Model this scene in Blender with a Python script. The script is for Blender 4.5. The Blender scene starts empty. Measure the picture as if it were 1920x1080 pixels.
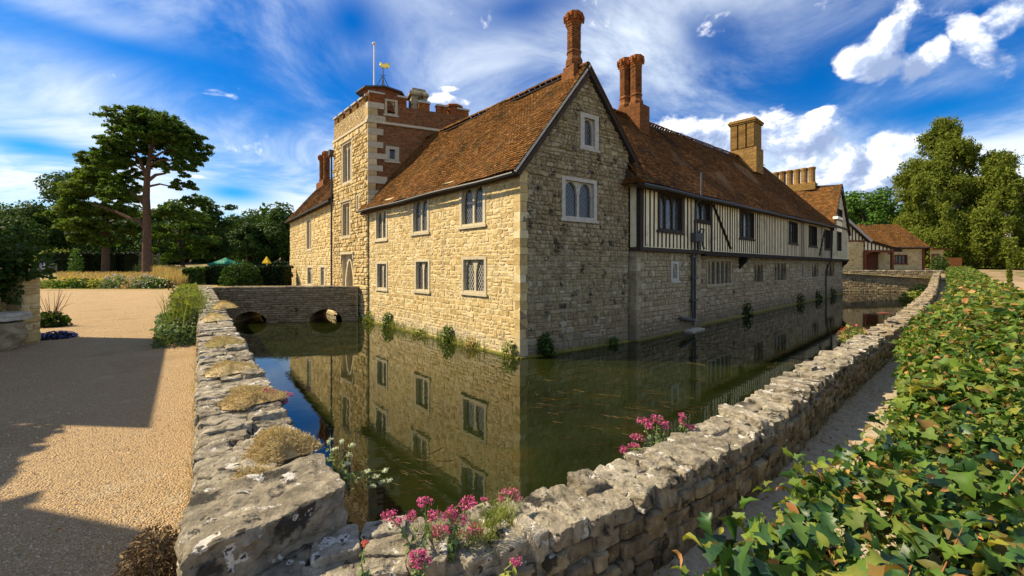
import bpy, math, random
import numpy as np
from mathutils import Vector, geometry, noise
R = math.radians
rng = np.random.default_rng(11)
random.seed(5)
S = bpy.context.scene
COL = S.collection

# ------------------------------------------------------------------ camera, sky, sun, exposure
FPX, HOR, EYE, WZ = 772.0, 499.0, 1.6, -1.4
cam = bpy.data.cameras.new('camera')
cam.sensor_width = 36.0
cam.lens = 36.0 * FPX / 1920
cam.shift_y = -(540 - HOR) / 1920
cam.clip_start = 0.05
cam.clip_end = 3000
camo = bpy.data.objects.new('camera', cam)
COL.objects.link(camo)
camo.location = (0, 0, EYE)
camo.rotation_euler = (R(90), 0, 0)
S.camera = camo

SUN_EL = 44.0
SUN_U = np.array([-0.995, 0.10]); SUN_U /= np.linalg.norm(SUN_U)
sun_dir = np.array([SUN_U[0] * math.cos(R(SUN_EL)), SUN_U[1] * math.cos(R(SUN_EL)), math.sin(R(SUN_EL))])
sl = bpy.data.lights.new('sun', 'SUN')
sl.energy = 3.5
sl.angle = R(0.5)
sl.color = (1.0, 0.83, 0.56)
so = bpy.data.objects.new('sun', sl)
COL.objects.link(so)
so.location = (-30, 5, 40)
so.rotation_euler = Vector(-sun_dir).to_track_quat('-Z', 'Y').to_euler()

S.view_settings.view_transform = 'Standard'
S.view_settings.look = 'None'
S.view_settings.exposure = 1.37
S.view_settings.gamma = 1.0
S.view_settings.use_curve_mapping = False
S.render.engine = 'CYCLES'
S.cycles.use_denoising = True
S.cycles.max_bounces = 6
S.cycles.diffuse_bounces = 3
S.cycles.glossy_bounces = 3
S.cycles.transparent_max_bounces = 6
S.cycles.caustics_reflective = False
S.cycles.caustics_refractive = False


class NT:
    """small helper for building node trees"""
    def __init__(s, tree): s.t = tree; s.n = tree.nodes; s.l = tree.links
    def node(s, typ, **kw):
        n = s.n.new(typ)
        for k, v in kw.items(): setattr(n, k, v)
        return n
    def link(s, a, b): s.l.new(a, b)
    def inp(s, sock, v):
        if isinstance(v, bpy.types.NodeSocket): s.l.new(v, sock)
        else: sock.default_value = v
    def math(s, op, a, b=None, c=None, clamp=False):
        n = s.n.new('ShaderNodeMath'); n.operation = op; n.use_clamp = clamp
        s.inp(n.inputs[0], a)
        if b is not None: s.inp(n.inputs[1], b)
        if c is not None: s.inp(n.inputs[2], c)
        return n.outputs[0]
    def mix(s, f, a, b, mode='MIX'):
        n = s.n.new('ShaderNodeMix'); n.data_type = 'RGBA'; n.blend_type = mode
        s.inp(n.inputs[0], f); s.inp(n.inputs[6], a); s.inp(n.inputs[7], b)
        return n.outputs[2]
    def noise(s, vec, scale, detail=4, rough=.55, dist=0.0):
        n = s.n.new('ShaderNodeTexNoise'); s.inp(n.inputs['Vector'], vec)
        n.inputs['Scale'].default_value = scale; n.inputs['Detail'].default_value = detail
        n.inputs['Roughness'].default_value = rough; n.inputs['Distortion'].default_value = dist
        return n.outputs['Fac']
    def ramp(s, f, stops, interp='LINEAR'):
        n = s.n.new('ShaderNodeValToRGB'); e = n.color_ramp; e.interpolation = interp
        while len(e.elements) < len(stops): e.elements.new(0.5)
        for el, (p, c) in zip(e.elements, stops):
            el.position = p; el.color = (c[0], c[1], c[2], 1) if hasattr(c, '__len__') else (c, c, c, 1)
        s.inp(n.inputs[0], f)
        return n.outputs[0]
    def maprange(s, f, a, b, c, d, smooth=False):
        n = s.n.new('ShaderNodeMapRange'); n.interpolation_type = 'SMOOTHSTEP' if smooth else 'LINEAR'
        s.inp(n.inputs[0], f)
        for i, v in enumerate((a, b, c, d)): s.inp(n.inputs[i + 1], v)
        return n.outputs[0]


# ---- world: Nishita sky with thin cirrus and heaped cumulus as functions of direction only
w = bpy.data.worlds.new('World'); S.world = w; w.use_nodes = True
T = NT(w.node_tree); T.n.clear()
sky = T.node('ShaderNodeTexSky', sky_type='NISHITA')
sky.sun_disc = False
sky.sun_elevation = R(SUN_EL)
sky.sun_rotation = math.atan2(SUN_U[0], SUN_U[1])
sky.altitude = 0; sky.air_density = 1.0; sky.dust_density = 0.4; sky.ozone_density = 3.0
hs = T.node('ShaderNodeHueSaturation'); hs.inputs['Saturation'].default_value = 1.45; hs.inputs['Value'].default_value = 1.0
T.link(sky.outputs[0], hs.inputs['Color'])
tc = T.node('ShaderNodeTexCoord'); dirv = tc.outputs['Generated']
sep = T.node('ShaderNodeSeparateXYZ'); T.link(dirv, sep.inputs[0])
az = T.math('ARCTAN2', sep.outputs[0], sep.outputs[1])
el = T.math('ARCSINE', sep.outputs[2])
# wind-drawn cirrus on a high layer
den = T.math('ADD', T.math('MAXIMUM', sep.outputs[2], 0.0), 0.22)
cx = T.math('DIVIDE', sep.outputs[0], den); cy = T.math('DIVIDE', sep.outputs[1], den)
cmb = T.node('ShaderNodeCombineXYZ')
T.link(T.math('ADD', T.math('MULTIPLY', cx, 0.95), T.math('MULTIPLY', cy, 0.40)), cmb.inputs[0])
T.link(T.math('ADD', T.math('MULTIPLY', cx, -0.45), T.math('MULTIPLY', cy, 1.15)), cmb.inputs[1])
cmb.inputs[2].default_value = 3.3
c1 = T.noise(cmb.outputs[0], 1.25, 10, .62, .55)
c2 = T.noise(cmb.outputs[0], 0.55, 3, .5, 0.3)
cir = T.math("MULTIPLY", T.maprange(c1, .33, .68, 0, 1, True), T.maprange(c2, .28, .52, 0.45, 1, True))
lowhaze = T.maprange(el, R(0), R(24), .60, .0, True)
cirf = T.math('ADD', T.math('MULTIPLY', cir, .80), T.math('MULTIPLY', lowhaze, T.maprange(c1, .25, .6, .30, 1)), clamp=True)


def blob(px, py, rx, ry, rot=0, amp=1.0):
    """elliptical cloud heap at the direction seen at (px, py)"""
    a0 = math.atan((px - 960) / FPX); k = math.cos(a0); e0 = math.atan((HOR - py) / FPX * k)
    sx = rx / FPX * k * k; sy = ry / FPX * k
    da = T.math('SUBTRACT', az, a0); de = T.math('SUBTRACT', el, e0)
    c, s_ = math.cos(R(rot)), math.sin(R(rot))
    u = T.math('ADD', T.math('MULTIPLY', da, c / sx), T.math('MULTIPLY', de, s_ / sx))
    v = T.math('ADD', T.math('MULTIPLY', da, -s_ / sy), T.math('MULTIPLY', de, c / sy))
    r2 = T.math('ADD', T.math('MULTIPLY', u, u), T.math('MULTIPLY', v, v))
    f = T.math('MULTIPLY', T.math('EXPONENT', T.math('MULTIPLY', r2, -0.8)), amp)
    return f, T.math('MULTIPLY', f, T.math('ADD', T.math('DIVIDE', de, sy), T.math('DIVIDE', da, -1.6 * sx)))


# heaps: the bank over the timbered roof, the broken heaps upper right, small puffs
heaps = [(1300, 285, 90, 45), (1400, 265, 120, 55), (1500, 280, 110, 55), (1480, 340, 130, 50), (1620, 300, 85, 70), (1690, 340, 60, 60), (1640, 380, 90, 40),
         (1625, 125, 40, 60, 62, .9), (1680, 55, 70, 28, 50, .85), (1730, 118, 78, 24, 48, .92), (1815, 60, 38, 60, 30, .95), (1900, 25, 95, 45, 0, .8), (1760, 15, 70, 26, 0, .75), (1540, 212, 34, 12),
         (845, 188, 44, 9, 0, .62), (898, 175, 22, 6, 0, .62), (850, 166, 22, 6, 0, .58), (370, 331, 20, 5, 0, .56), (-420, 330, 160, 50), (2300, 300, 220, 70), (2150, 200, 120, 50)]
acc = sumf = sumv = None
for h in heaps:
    b, v = blob(*h)
    acc = b if acc is None else T.math('MAXIMUM', acc, b)
    sumf = b if sumf is None else T.math('ADD', sumf, b)
    sumv = v if sumv is None else T.math('ADD', sumv, v)
gap = None
for h in ((270, 95, 420, 52, 5), (690, 160, 70, 60, 30), (660, 40, 80, 60), (540, 215, 90, 26, 8), (980, 20, 110, 34, 10), (1530, 150, 110, 60, 20), (1330, 70, 90, 40, -20), (1760, 200, 190, 34, 0), (60, 275, 120, 22), (440, 360, 80, 22), (1900, 120, 120, 70), (1180, 190, 60, 40)):
    b, v = blob(*h)
    gap = b if gap is None else T.math('MAXIMUM', gap, b)
veil = None
for h in ((180, 190, 260, 60, -6), (540, 70, 42, 110, 12), (880, 130, 130, 45, 18), (420, 260, 180, 50, -4), (130, 20, 200, 20), (1180, 120, 130, 60, 25), (1500, 232, 330, 12, 6), (60, 330, 160, 34)):
    b, v = blob(*h)
    veil = b if veil is None else T.math('MAXIMUM', veil, b)
cirf = T.math('ADD', T.math('MULTIPLY', cirf, T.math('SUBTRACT', 1.0, T.math('MULTIPLY', gap, 1.0))), T.math('MULTIPLY', veil, T.maprange(c1, .32, .68, .05, .48)), clamp=True)
side = T.math('DIVIDE', sumv, T.math('ADD', sumf, .05))        # sunward, upper side of each heap
sph = T.node('ShaderNodeCombineXYZ'); T.link(az, sph.inputs[0]); T.link(T.math('MULTIPLY', el, 1.25), sph.inputs[1]); sph.inputs[2].default_value = 1.7
n1 = T.noise(sph.outputs[0], 9.0, 8, .58, .25)
off = T.node('ShaderNodeVectorMath', operation='ADD'); T.link(sph.outputs[0], off.inputs[0]); off.inputs[1].default_value = (-0.020, 0.030, 0)
n1s = T.noise(off.outputs[0], 9.0, 6, .58, .25)
far = T.noise(sph.outputs[0], 2.1, 2, .5)
base_c = T.math('MULTIPLY', T.maprange(far, .62, .75, 0, .6, True), T.maprange(T.math('ABSOLUTE', az), 1.0, 1.4, 0, 1, True))
dens = T.math('ADD', T.math('MAXIMUM', acc, base_c), T.math('MULTIPLY', T.math('SUBTRACT', n1, .5), 2.7))
cum = T.maprange(dens, .38, .80, 0, 1, True)
lit = T.math('ADD', T.math('ADD', T.math('MULTIPLY', T.math('SUBTRACT', n1, n1s), 4.6), T.math('MULTIPLY', side, .34)), T.maprange(dens, .45, 1.3, .52, .12), clamp=True)
cumcol = T.ramp(lit, [(0.0, (.17, .22, .34)), (.35, (.29, .34, .45)), (.62, (.55, .57, .60)), (1, (.86, .83, .78))])
vm = T.node('ShaderNodeVectorMath', operation='SCALE'); T.link(hs.outputs[0], vm.inputs[0]); vm.inputs['Scale'].default_value = 0.050
tint = T.mix(1.0, vm.outputs[0], (.14, .92, 1.28, 1), 'MULTIPLY')
withcir = T.mix(cirf, tint, (.44, .49, .54, 1))
full = T.mix(cum, withcir, cumcol)
bg = T.node('ShaderNodeBackground'); T.link(full, bg.inputs[0]); bg.inputs[1].default_value = 0.86
wo = T.node('ShaderNodeOutputWorld'); T.link(bg.outputs[0], wo.inputs[0])


# ------------------------------------------------------------------ materials
MATS = {}


def mat(name, cols, rough=.9, nscale=5., namt=.35, bump=.35, bscale=30., bdist=.02, spots=(), spec=.10, trans=0., rndamt=1., metal=0., vor=None, brick=False, damp=None, streak=None):
    """cols: colours picked per piece; noise wear on top; spots: (colour, scale, threshold, softness) patches"""
    m = bpy.data.materials.new(name); m.use_nodes = True
    t = NT(m.node_tree); t.n.clear()
    pos = t.node('ShaderNodeNewGeometry').outputs['Position']
    at = t.node('ShaderNodeAttribute', attribute_name='rnd').outputs['Fac']
    oi = t.node('ShaderNodeObjectInfo').outputs['Random']
    r = t.math('FRACT', t.math('ADD', at, oi))
    if len(cols) > 1:
        if rndamt < 1: r = t.math('ADD', t.math('MULTIPLY', r, rndamt), t.math('MULTIPLY', t.noise(pos, nscale * .3, 3), 1 - rndamt))
        c = t.ramp(r, [(i / (len(cols) - 1), cc) for i, cc in enumerate(cols)])
    else:
        c = (*cols[0], 1)
    if namt:
        nz = t.noise(pos, nscale, 6, .62)
        k = t.maprange(nz, .28, .72, 1 - namt, 1 + namt)
        kk = t.node('ShaderNodeCombineXYZ')
        for i in range(3): t.link(k, kk.inputs[i])
        c = t.mix(1.0, c, kk.outputs[0], 'MULTIPLY')
    bk = None
    if brick:
        sx = t.node('ShaderNodeSeparateXYZ'); t.link(pos, sx.inputs[0]); cb = t.node('ShaderNodeCombineXYZ')
        t.link(t.math('ADD', sx.outputs[0], t.math('MULTIPLY', sx.outputs[1], .35)), cb.inputs[0]); t.link(sx.outputs[2], cb.inputs[1])
        bk = t.node('ShaderNodeTexBrick'); t.link(cb.outputs[0], bk.inputs['Vector']); bk.inputs['Scale'].default_value = 1.0
        bk.inputs['Brick Width'].default_value = .235; bk.inputs['Row Height'].default_value = .076; bk.inputs['Mortar Size'].default_value = .010
        bk.inputs['Color1'].default_value = (.72, .72, .72, 1); bk.inputs['Color2'].default_value = (1.25, 1.2, 1.15, 1); bk.inputs['Mortar'].default_value = (.62, .66, .70, 1)
        c = t.mix(1.0, c, bk.outputs['Color'], 'MULTIPLY')
    for sp in spots:
        f = t.maprange(t.noise(pos, sp[1], 5, .6), sp[2], sp[2] + sp[3], 0, 1, True)
        c = t.mix(f, c, (*sp[0], 1))
    if streak:
        vs = t.node('ShaderNodeVectorMath', operation='MULTIPLY'); t.link(pos, vs.inputs[0]); vs.inputs[1].default_value = (2.2, 2.2, .22)
        c = t.mix(t.maprange(t.noise(vs.outputs[0], 1.0, 5, .6), .55, .72, 0, .65, True), c, (*streak, 1))
    if damp:
        sz = t.node('ShaderNodeSeparateXYZ'); t.link(pos, sz.inputs[0])
        hgt_ = t.math('ADD', sz.outputs[2], t.math('MULTIPLY', t.math('SUBTRACT', t.noise(pos, 1.6, 5, .65), .5), 1.7))
        c = t.mix(t.maprange(hgt_, -1.45, -.45, .85, 0, True), c, (*damp, 1))
    b = t.node('ShaderNodeBsdfPrincipled')
    t.inp(b.inputs['Base Color'], c)
    b.inputs['Roughness'].default_value = rough
    b.inputs['Specular IOR Level'].default_value = spec
    b.inputs['Metallic'].default_value = metal
    if bump:
        bn = t.node('ShaderNodeBump'); bn.inputs['Strength'].default_value = bump; bn.inputs['Distance'].default_value = bdist
        hgt = t.noise(pos, bscale, 12, .70)
        if vor:
            v = t.node('ShaderNodeTexVoronoi'); t.link(pos, v.inputs['Vector']); v.inputs['Scale'].default_value = vor
            hgt = t.math('ADD', t.math('MULTIPLY', v.outputs['Distance'], -1.2), t.math('MULTIPLY', hgt, .5))
        t.link(hgt, bn.inputs['Height']); t.link(bn.outputs[0], b.inputs['Normal'])
    out = t.node('ShaderNodeOutputMaterial')
    if trans:
        tr = t.node('ShaderNodeBsdfTranslucent'); t.inp(tr.inputs[0], t.mix(1.0, c, (1.25, 1.25, .55, 1), 'MULTIPLY'))
        mx = t.node('ShaderNodeMixShader'); mx.inputs[0].default_value = trans
        t.link(b.outputs[0], mx.inputs[1]); t.link(tr.outputs[0], mx.inputs[2]); t.link(mx.outputs[0], out.inputs[0])
    else:
        t.link(b.outputs[0], out.inputs[0])
    MATS[name] = m
    return m


LICH = ((.58, .56, .50), 9., .62, .05)
M_STONE = mat('ragstone_warm', [(.40, .285, .12), (.53, .40, .185), (.60, .475, .245), (.46, .33, .14), (.65, .54, .32)], nscale=7, namt=.24, bump=.6, bscale=26, bdist=.03, spots=[((.30, .24, .14), 1.3, .60, .14)], damp=(.44, .40, .31), streak=(.31, .25, .15))
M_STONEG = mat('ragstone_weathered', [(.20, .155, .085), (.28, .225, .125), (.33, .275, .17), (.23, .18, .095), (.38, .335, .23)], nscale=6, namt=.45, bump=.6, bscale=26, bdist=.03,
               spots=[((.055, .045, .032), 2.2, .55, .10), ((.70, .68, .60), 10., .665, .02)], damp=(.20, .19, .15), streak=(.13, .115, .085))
M_STONEB = mat('ragstone_bay', [(.24, .185, .10), (.32, .26, .155), (.38, .315, .20), (.27, .21, .12), (.42, .36, .25)], nscale=6, namt=.38, bump=.6, bscale=26, bdist=.03,
               spots=[((.085, .075, .055), 1.6, .60, .10), ((.50, .49, .44), 5.5, .70, .04)], damp=(.15, .14, .105))
M_MORTAR = mat('lime_mortar', [(.64, .52, .30)], nscale=8, namt=.3, bump=.5, bscale=40)
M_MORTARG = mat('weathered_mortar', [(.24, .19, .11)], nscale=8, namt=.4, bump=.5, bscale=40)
M_DRESS = mat('dressed_stone', [(.46, .40, .28), (.52, .45, .31), (.42, .355, .235)], nscale=9, namt=.22, bump=.2, bscale=60, bdist=.008)
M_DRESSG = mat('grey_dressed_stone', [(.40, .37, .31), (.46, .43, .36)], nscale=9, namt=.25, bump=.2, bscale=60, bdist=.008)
M_BRIDGE = mat('bridge_stone', [(.22, .17, .095), (.29, .23, .135), (.33, .27, .17), (.17, .13, .08)], nscale=7, namt=.45, bump=.5, bscale=30, spots=[((.05, .042, .032), 3., .60, .1), ((.5, .48, .42), 9., .73, .03)])
M_WALL = mat('moat_wall_stone', [(.25, .195, .12), (.33, .27, .175), (.40, .335, .225), (.21, .17, .115), (.37, .32, .24)], nscale=12, namt=.6, bump=1.0, bscale=20, bdist=.05,
             spots=[((.07, .06, .048), 5., .58, .07), ((.66, .63, .56), 13., .66, .03), ((.48, .22, .045), 4.1, .70, .03)])
M_CAP = mat('moat_wall_capping', [(.31, .27, .20), (.40, .355, .27), (.24, .21, .155), (.48, .43, .34)], nscale=14, namt=.6, bump=1.0, bscale=17, bdist=.06,
            spots=[((.065, .06, .052), 6., .565, .08), ((.76, .73, .67), 9.5, .605, .03), ((.70, .68, .62), 3.6, .66, .02), ((.10, .09, .075), 19., .60, .05), ((.46, .22, .05), 3.3, .70, .02)])
M_BRICK = mat('old_red_brick', [(.22, .07, .022), (.29, .10, .03), (.35, .13, .038), (.15, .05, .022), (.24, .11, .045)], nscale=6, namt=.35, bump=.4, bscale=50, bdist=.01, spots=[((.09, .06, .04), 2., .60, .12)])
M_BRICKY = mat('yellow_stock_brick', [(.22, .13, .04), (.27, .165, .055), (.17, .095, .03)], brick=True, nscale=6, namt=.3, bump=.4, bscale=50, bdist=.01, spots=[((.10, .07, .045), 2.2, .62, .12)])
M_BRICKO = mat('orange_brick', [(.17, .068, .024), (.215, .09, .032), (.135, .055, .02)], brick=True, nscale=6, namt=.3, bump=.4, bscale=50, bdist=.01, spots=[((.10, .065, .04), 2.2, .62, .12)])
M_BMORT = mat('brick_mortar', [(.17, .11, .06)], namt=.2, bump=.2)
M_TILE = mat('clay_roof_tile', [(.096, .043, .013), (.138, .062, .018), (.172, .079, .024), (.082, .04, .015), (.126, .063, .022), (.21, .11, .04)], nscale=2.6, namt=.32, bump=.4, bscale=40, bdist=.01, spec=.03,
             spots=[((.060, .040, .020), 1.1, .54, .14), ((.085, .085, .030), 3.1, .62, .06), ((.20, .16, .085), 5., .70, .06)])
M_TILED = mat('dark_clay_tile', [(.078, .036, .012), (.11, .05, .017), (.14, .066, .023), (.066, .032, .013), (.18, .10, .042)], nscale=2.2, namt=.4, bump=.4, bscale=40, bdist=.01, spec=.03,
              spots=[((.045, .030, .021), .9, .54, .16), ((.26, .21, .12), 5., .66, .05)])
M_OAK = mat('dark_oak', [(.026, .019, .015), (.040, .030, .023), (.055, .042, .032)], nscale=14, namt=.4, bump=.4, bscale=50, bdist=.008, rough=.75)
M_PLASTER = mat('cream_limewash', [(.76, .66, .42), (.82, .72, .48)], nscale=2.5, namt=.14, bump=.15, bscale=30, bdist=.006, spots=[((.45, .38, .25), 1.2, .56, .16), ((.36, .31, .22), 5., .66, .06)])
M_IRON = mat('black_iron', [(.022, .022, .024)], rough=.5, namt=.2, bump=0, spec=.4)
M_LEAD = mat('lead_sheet', [(.060, .060, .062), (.085, .083, .082)], rough=.6, namt=.25, bump=.15)
M_CAME = mat('lead_cames', [(.24, .24, .24)], rough=.6, namt=0, bump=0)
M_CAMEW = mat('pale_lead_cames', [(.62, .60, .54)], rough=.6, namt=0, bump=0)
M_DOOR = mat('oak_door', [(.045, .03, .02), (.06, .04, .027)], nscale=12, namt=.35, bump=.4)
M_REDWOOD = mat('red_brown_timber', [(.13, .045, .025), (.17, .06, .033)], nscale=9, namt=.3, bump=.3)
M_GREYWOOD = mat('weathered_grey_timber', [(.15, .135, .115), (.20, .18, .155)], nscale=9, namt=.3, bump=.3)
M_DEAD = mat('withered_leaves', [(.15, .10, .05), (.21, .145, .075), (.10, .07, .04)], namt=.2, bump=0)
M_WHITE = mat('white_paint', [(.74, .73, .70)], namt=.1, bump=0, rough=.5)
M_GOLD = mat('gilt_metal', [(.95, .62, .12)], rough=.28, namt=.1, bump=0, metal=1.0, spec=.5)
M_GREENCLOTH = mat('green_canvas', [(.012, .16, .10)], namt=.15, bump=0, rough=.7)
M_YELLOW = mat('yellow_canvas', [(.75, .48, .02)], namt=.1, bump=0, rough=.7)
M_BARK = mat('pine_bark', [(.085, .055, .038), (.13, .083, .055)], nscale=6, namt=.5, bump=.9, bscale=9, bdist=.08)
M_BARKD = mat('dark_bark', [(.055, .042, .032), (.085, .066, .048)], nscale=6, namt=.4, bump=.7, bscale=9, bdist=.06)
M_BIRCH = mat('birch_bark', [(.50, .48, .43), (.42, .40, .35)], nscale=5, namt=.4, bump=.3, spots=[((.06, .055, .05), 3., .60, .05)])
M_GRAVEL = mat('beach_gravel', [(.46, .328, .185)], nscale=150, namt=.55, bump=1.0, bscale=60, bdist=.02, vor=75, spots=[((.58, .50, .38), 95., .63, .04), ((.15, .11, .07), 80., .66, .04), ((.34, .235, .12), .9, .5, .3), ((.50, .40, .26), 2.3, .56, .15)])
M_PEB = mat('loose_pebbles', [(.30, .215, .125), (.40, .30, .18), (.50, .41, .28), (.22, .155, .09), (.62, .55, .43)], namt=.2, bump=.1)
M_PATH = mat('sandy_path', [(.36, .30, .215)], nscale=14, namt=.30, bump=.22, bscale=140, bdist=.015, spots=[((.23, .19, .135), 38., .60, .05), ((.50, .44, .35), 60., .66, .04)])
M_EARTH = mat('dry_earth', [(.26, .19, .11)], nscale=2., namt=.35, bump=.4, bscale=12, spots=[((.10, .11, .035), .35, .50, .12)])
M_DIRT = mat('dusty_track', [(.33, .24, .145)], nscale=3, namt=.3, bump=.4, bscale=20)
M_DRYLAWN = mat('parched_lawn', [(.30, .22, .085)], nscale=5, namt=.4, bump=.4, bscale=30, spots=[((.14, .14, .04), .8, .52, .15)])
M_MOSS = mat('waterline_moss', [(.15, .15, .03), (.20, .19, .05), (.10, .10, .03)], nscale=9, namt=.5, bump=.5)
LF = dict(namt=.18, nscale=3, bump=0, spec=.12, rough=.6)
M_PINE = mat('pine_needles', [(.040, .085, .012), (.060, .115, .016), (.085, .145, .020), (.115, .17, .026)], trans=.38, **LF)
M_PINEL = mat('sunlit_pine_needles', [(.055, .10, .014), (.085, .14, .018), (.115, .17, .022), (.15, .20, .03)], trans=.40, **LF)  # lighter copy of the pine needles, sunlight put into the colour
M_DARKL = mat('dark_foliage', [(.022, .052, .010), (.036, .076, .014), (.055, .10, .018)], trans=.32, **LF)
M_MIDL = mat('green_foliage', [(.028, .062, .012), (.045, .090, .018), (.065, .115, .022)], trans=.25, **LF)
M_BRIGHTL = mat('bright_foliage', [(.045, .105, .013), (.065, .14, .020), (.09, .17, .026)], trans=.28, **LF)
M_BIRCHL = mat('birch_leaves', [(.085, .125, .014), (.115, .155, .018), (.15, .185, .024), (.20, .215, .035)], trans=.42, **LF)
M_YEW = mat('yew_foliage', [(.010, .022, .008), (.016, .034, .011), (.024, .046, .013)], trans=.15, **LF)
M_HEDGE = mat('maple_leaves', [(.036, .090, .020), (.070, .145, .024), (.115, .195, .028), (.17, .235, .034), (.08, .155, .030), (.28, .27, .04), (.05, .11, .026), (.20, .12, .035)], trans=.34, namt=.22, nscale=24, bump=.15, bscale=60, bdist=.004, spec=.22, rough=.55)
M_HOLLY = mat('holly_leaves', [(.014, .045, .014), (.024, .070, .018), (.040, .10, .020)], trans=.14, namt=.2, nscale=20, bump=.12, bscale=30, bdist=.004, spec=.4, rough=.45)
M_DRYL = mat('dry_leaves', [(.28, .13, .05), (.40, .20, .07), (.50, .30, .13)], trans=.2, namt=.25, nscale=20, bump=.1, rough=.8)
M_TWIG = mat('hedge_twigs', [(.20, .085, .035), (.30, .13, .05), (.24, .15, .07)], namt=.3, nscale=20, bump=.3)
M_CORE = mat('hedge_dark_core', [(.022, .030, .012)], namt=.5, nscale=12, bump=.8, bscale=15, bdist=.05)  # for the dark solid cores added inside the hedges to block light
M_DRYGR = mat('dry_grass', [(.42, .30, .115), (.52, .40, .18), (.34, .23, .085), (.58, .48, .26)], trans=.25, namt=.15, bump=0)
M_SEDUM = mat('dried_stonecrop', [(.42, .31, .15), (.50, .39, .21), (.34, .24, .11), (.56, .46, .28), (.27, .24, .09)], trans=.15, namt=.15, bump=0)
M_WEED = mat('weed_green', [(.12, .175, .032), (.19, .235, .05), (.27, .29, .08), (.15, .19, .06)], trans=.3, namt=.15, bump=0)
M_STEM = mat('valerian_stem', [(.16, .22, .08), (.24, .28, .10)], trans=.2, namt=.1, bump=0)
M_GREYG = mat('valerian_leaf', [(.10, .17, .075), (.15, .22, .10), (.19, .25, .09)], trans=.25, namt=.1, bump=0)
M_PINK = mat('valerian_pink', [(.42, .05, .17), (.54, .11, .26), (.34, .03, .12), (.62, .22, .36), (.30, .03, .14)], trans=.2, namt=.05, bump=0)
M_CORAL = mat('valerian_coral', [(.72, .16, .13), (.66, .10, .12)], trans=.25, namt=.05, bump=0)
M_WFLOW = mat('white_petals', [(.74, .76, .62), (.66, .70, .52)], trans=.25, namt=.05, bump=0)
M_YFLOW = mat('yellow_petals', [(.62, .46, .03), (.70, .58, .10)], trans=.25, namt=.05, bump=0)
M_LILAC = mat('lilac_petals', [(.42, .36, .62), (.52, .47, .70), (.30, .25, .50)], trans=.2, namt=.05, bump=0)
M_BLUE = mat('blue_petals', [(.07, .08, .36), (.11, .13, .46), (.05, .06, .22)], trans=.2, namt=.05, bump=0)
M_ALGAE = mat('water_weed', [(.075, .045, .010), (.05, .034, .010), (.11, .07, .02)], namt=.2, bump=0, rough=.5)


def simple(name, build):
    m = bpy.data.materials.new(name); m.use_nodes = True
    t = NT(m.node_tree); t.n.clear(); build(t); MATS[name] = m
    return m


def _glass(t):
    pos = t.node('ShaderNodeNewGeometry').outputs['Position']
    b = t.node('ShaderNodeBsdfPrincipled'); b.inputs['Base Color'].default_value = (.022, .025, .026, 1)
    b.inputs['Roughness'].default_value = .12; b.inputs['IOR'].default_value = 1.5; b.inputs['Specular IOR Level'].default_value = .6
    bn = t.node('ShaderNodeBump'); bn.inputs['Strength'].default_value = .35; bn.inputs['Distance'].default_value = .03
    t.link(t.noise(pos, 5., 3), bn.inputs['Height']); t.link(bn.outputs[0], b.inputs['Normal'])
    o = t.node('ShaderNodeOutputMaterial'); t.link(b.outputs[0], o.inputs[0])


M_GLASS = simple('old_window_glass', _glass)


def _water(t):
    pos = t.node('ShaderNodeNewGeometry').outputs['Position']
    b = t.node('ShaderNodeBsdfPrincipled')
    c = t.ramp(t.noise(pos, .55, 5, .6), [(.30, (.006, .008, .0015)), (.55, (.011, .016, .0035)), (.72, (.024, .021, .004))])
    t.link(c, b.inputs['Base Color'])
    b.inputs['Roughness'].default_value = .02; b.inputs['IOR'].default_value = 1.33; b.inputs['Specular IOR Level'].default_value = 1.0
    bn = t.node('ShaderNodeBump'); bn.inputs['Strength'].default_value = .03; bn.inputs['Distance'].default_value = .05
    h = t.math('ADD', t.noise(pos, 3.2, 3, .5), t.math('MULTIPLY', t.noise(pos, 14., 2, .5), .12))
    t.link(h, bn.inputs['Height']); t.link(bn.outputs[0], b.inputs['Normal'])
    o = t.node('ShaderNodeOutputMaterial'); t.link(b.outputs[0], o.inputs[0])


M_WATER = simple('moat_water', _water)


# ------------------------------------------------------------------ mesh helpers
class G:
    """collects vertices and faces of ONE mesh"""
    def __init__(s): s.v = []; s.p = []; s.r = []; s.n = 0
    def add(s, V, polys, r=0.0):
        V = np.asarray(V, float).reshape(-1, 3)
        for P in (polys if isinstance(polys, list) else [polys]):
            P = np.asarray(P, int)
            if P.ndim == 1: P = P[None]
            s.p.append(P + s.n)
            s.r.append(np.broadcast_to(np.asarray(r, float), (len(P),)).copy())
        s.v.append(V); s.n += len(V)
        return s
    def arrays(s):
        return np.concatenate(s.v), s.p, np.concatenate(s.r)


BOXF = np.array([[0, 3, 2, 1], [4, 5, 6, 7], [0, 1, 5, 4], [1, 2, 6, 5], [2, 3, 7, 6], [3, 0, 4, 7]])


def make_mesh(name, V, polys, rnd, smooth):
    me = bpy.data.meshes.new(name)
    V = np.ascontiguousarray(V, np.float32)
    loops = np.concatenate([p.ravel() for p in polys]).astype(np.int32)
    tot = np.concatenate([np.full(len(p), p.shape[1], np.int32) for p in polys])
    st = np.zeros(len(tot), np.int32); st[1:] = np.cumsum(tot)[:-1]
    me.vertices.add(len(V)); me.vertices.foreach_set('co', V.ravel())
    me.loops.add(len(loops)); me.loops.foreach_set('vertex_index', loops)
    me.polygons.add(len(tot)); me.polygons.foreach_set('loop_start', st)
    if smooth: me.polygons.foreach_set('use_smooth', np.ones(len(tot), bool))
    else: me.polygons.foreach_set('use_smooth', np.zeros(len(tot), bool))
    a = me.attributes.new('rnd', 'FLOAT', 'FACE'); a.data.foreach_set('value', rnd.astype(np.float32))
    me.update(calc_edges=True)
    return me


LOC = {}


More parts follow.
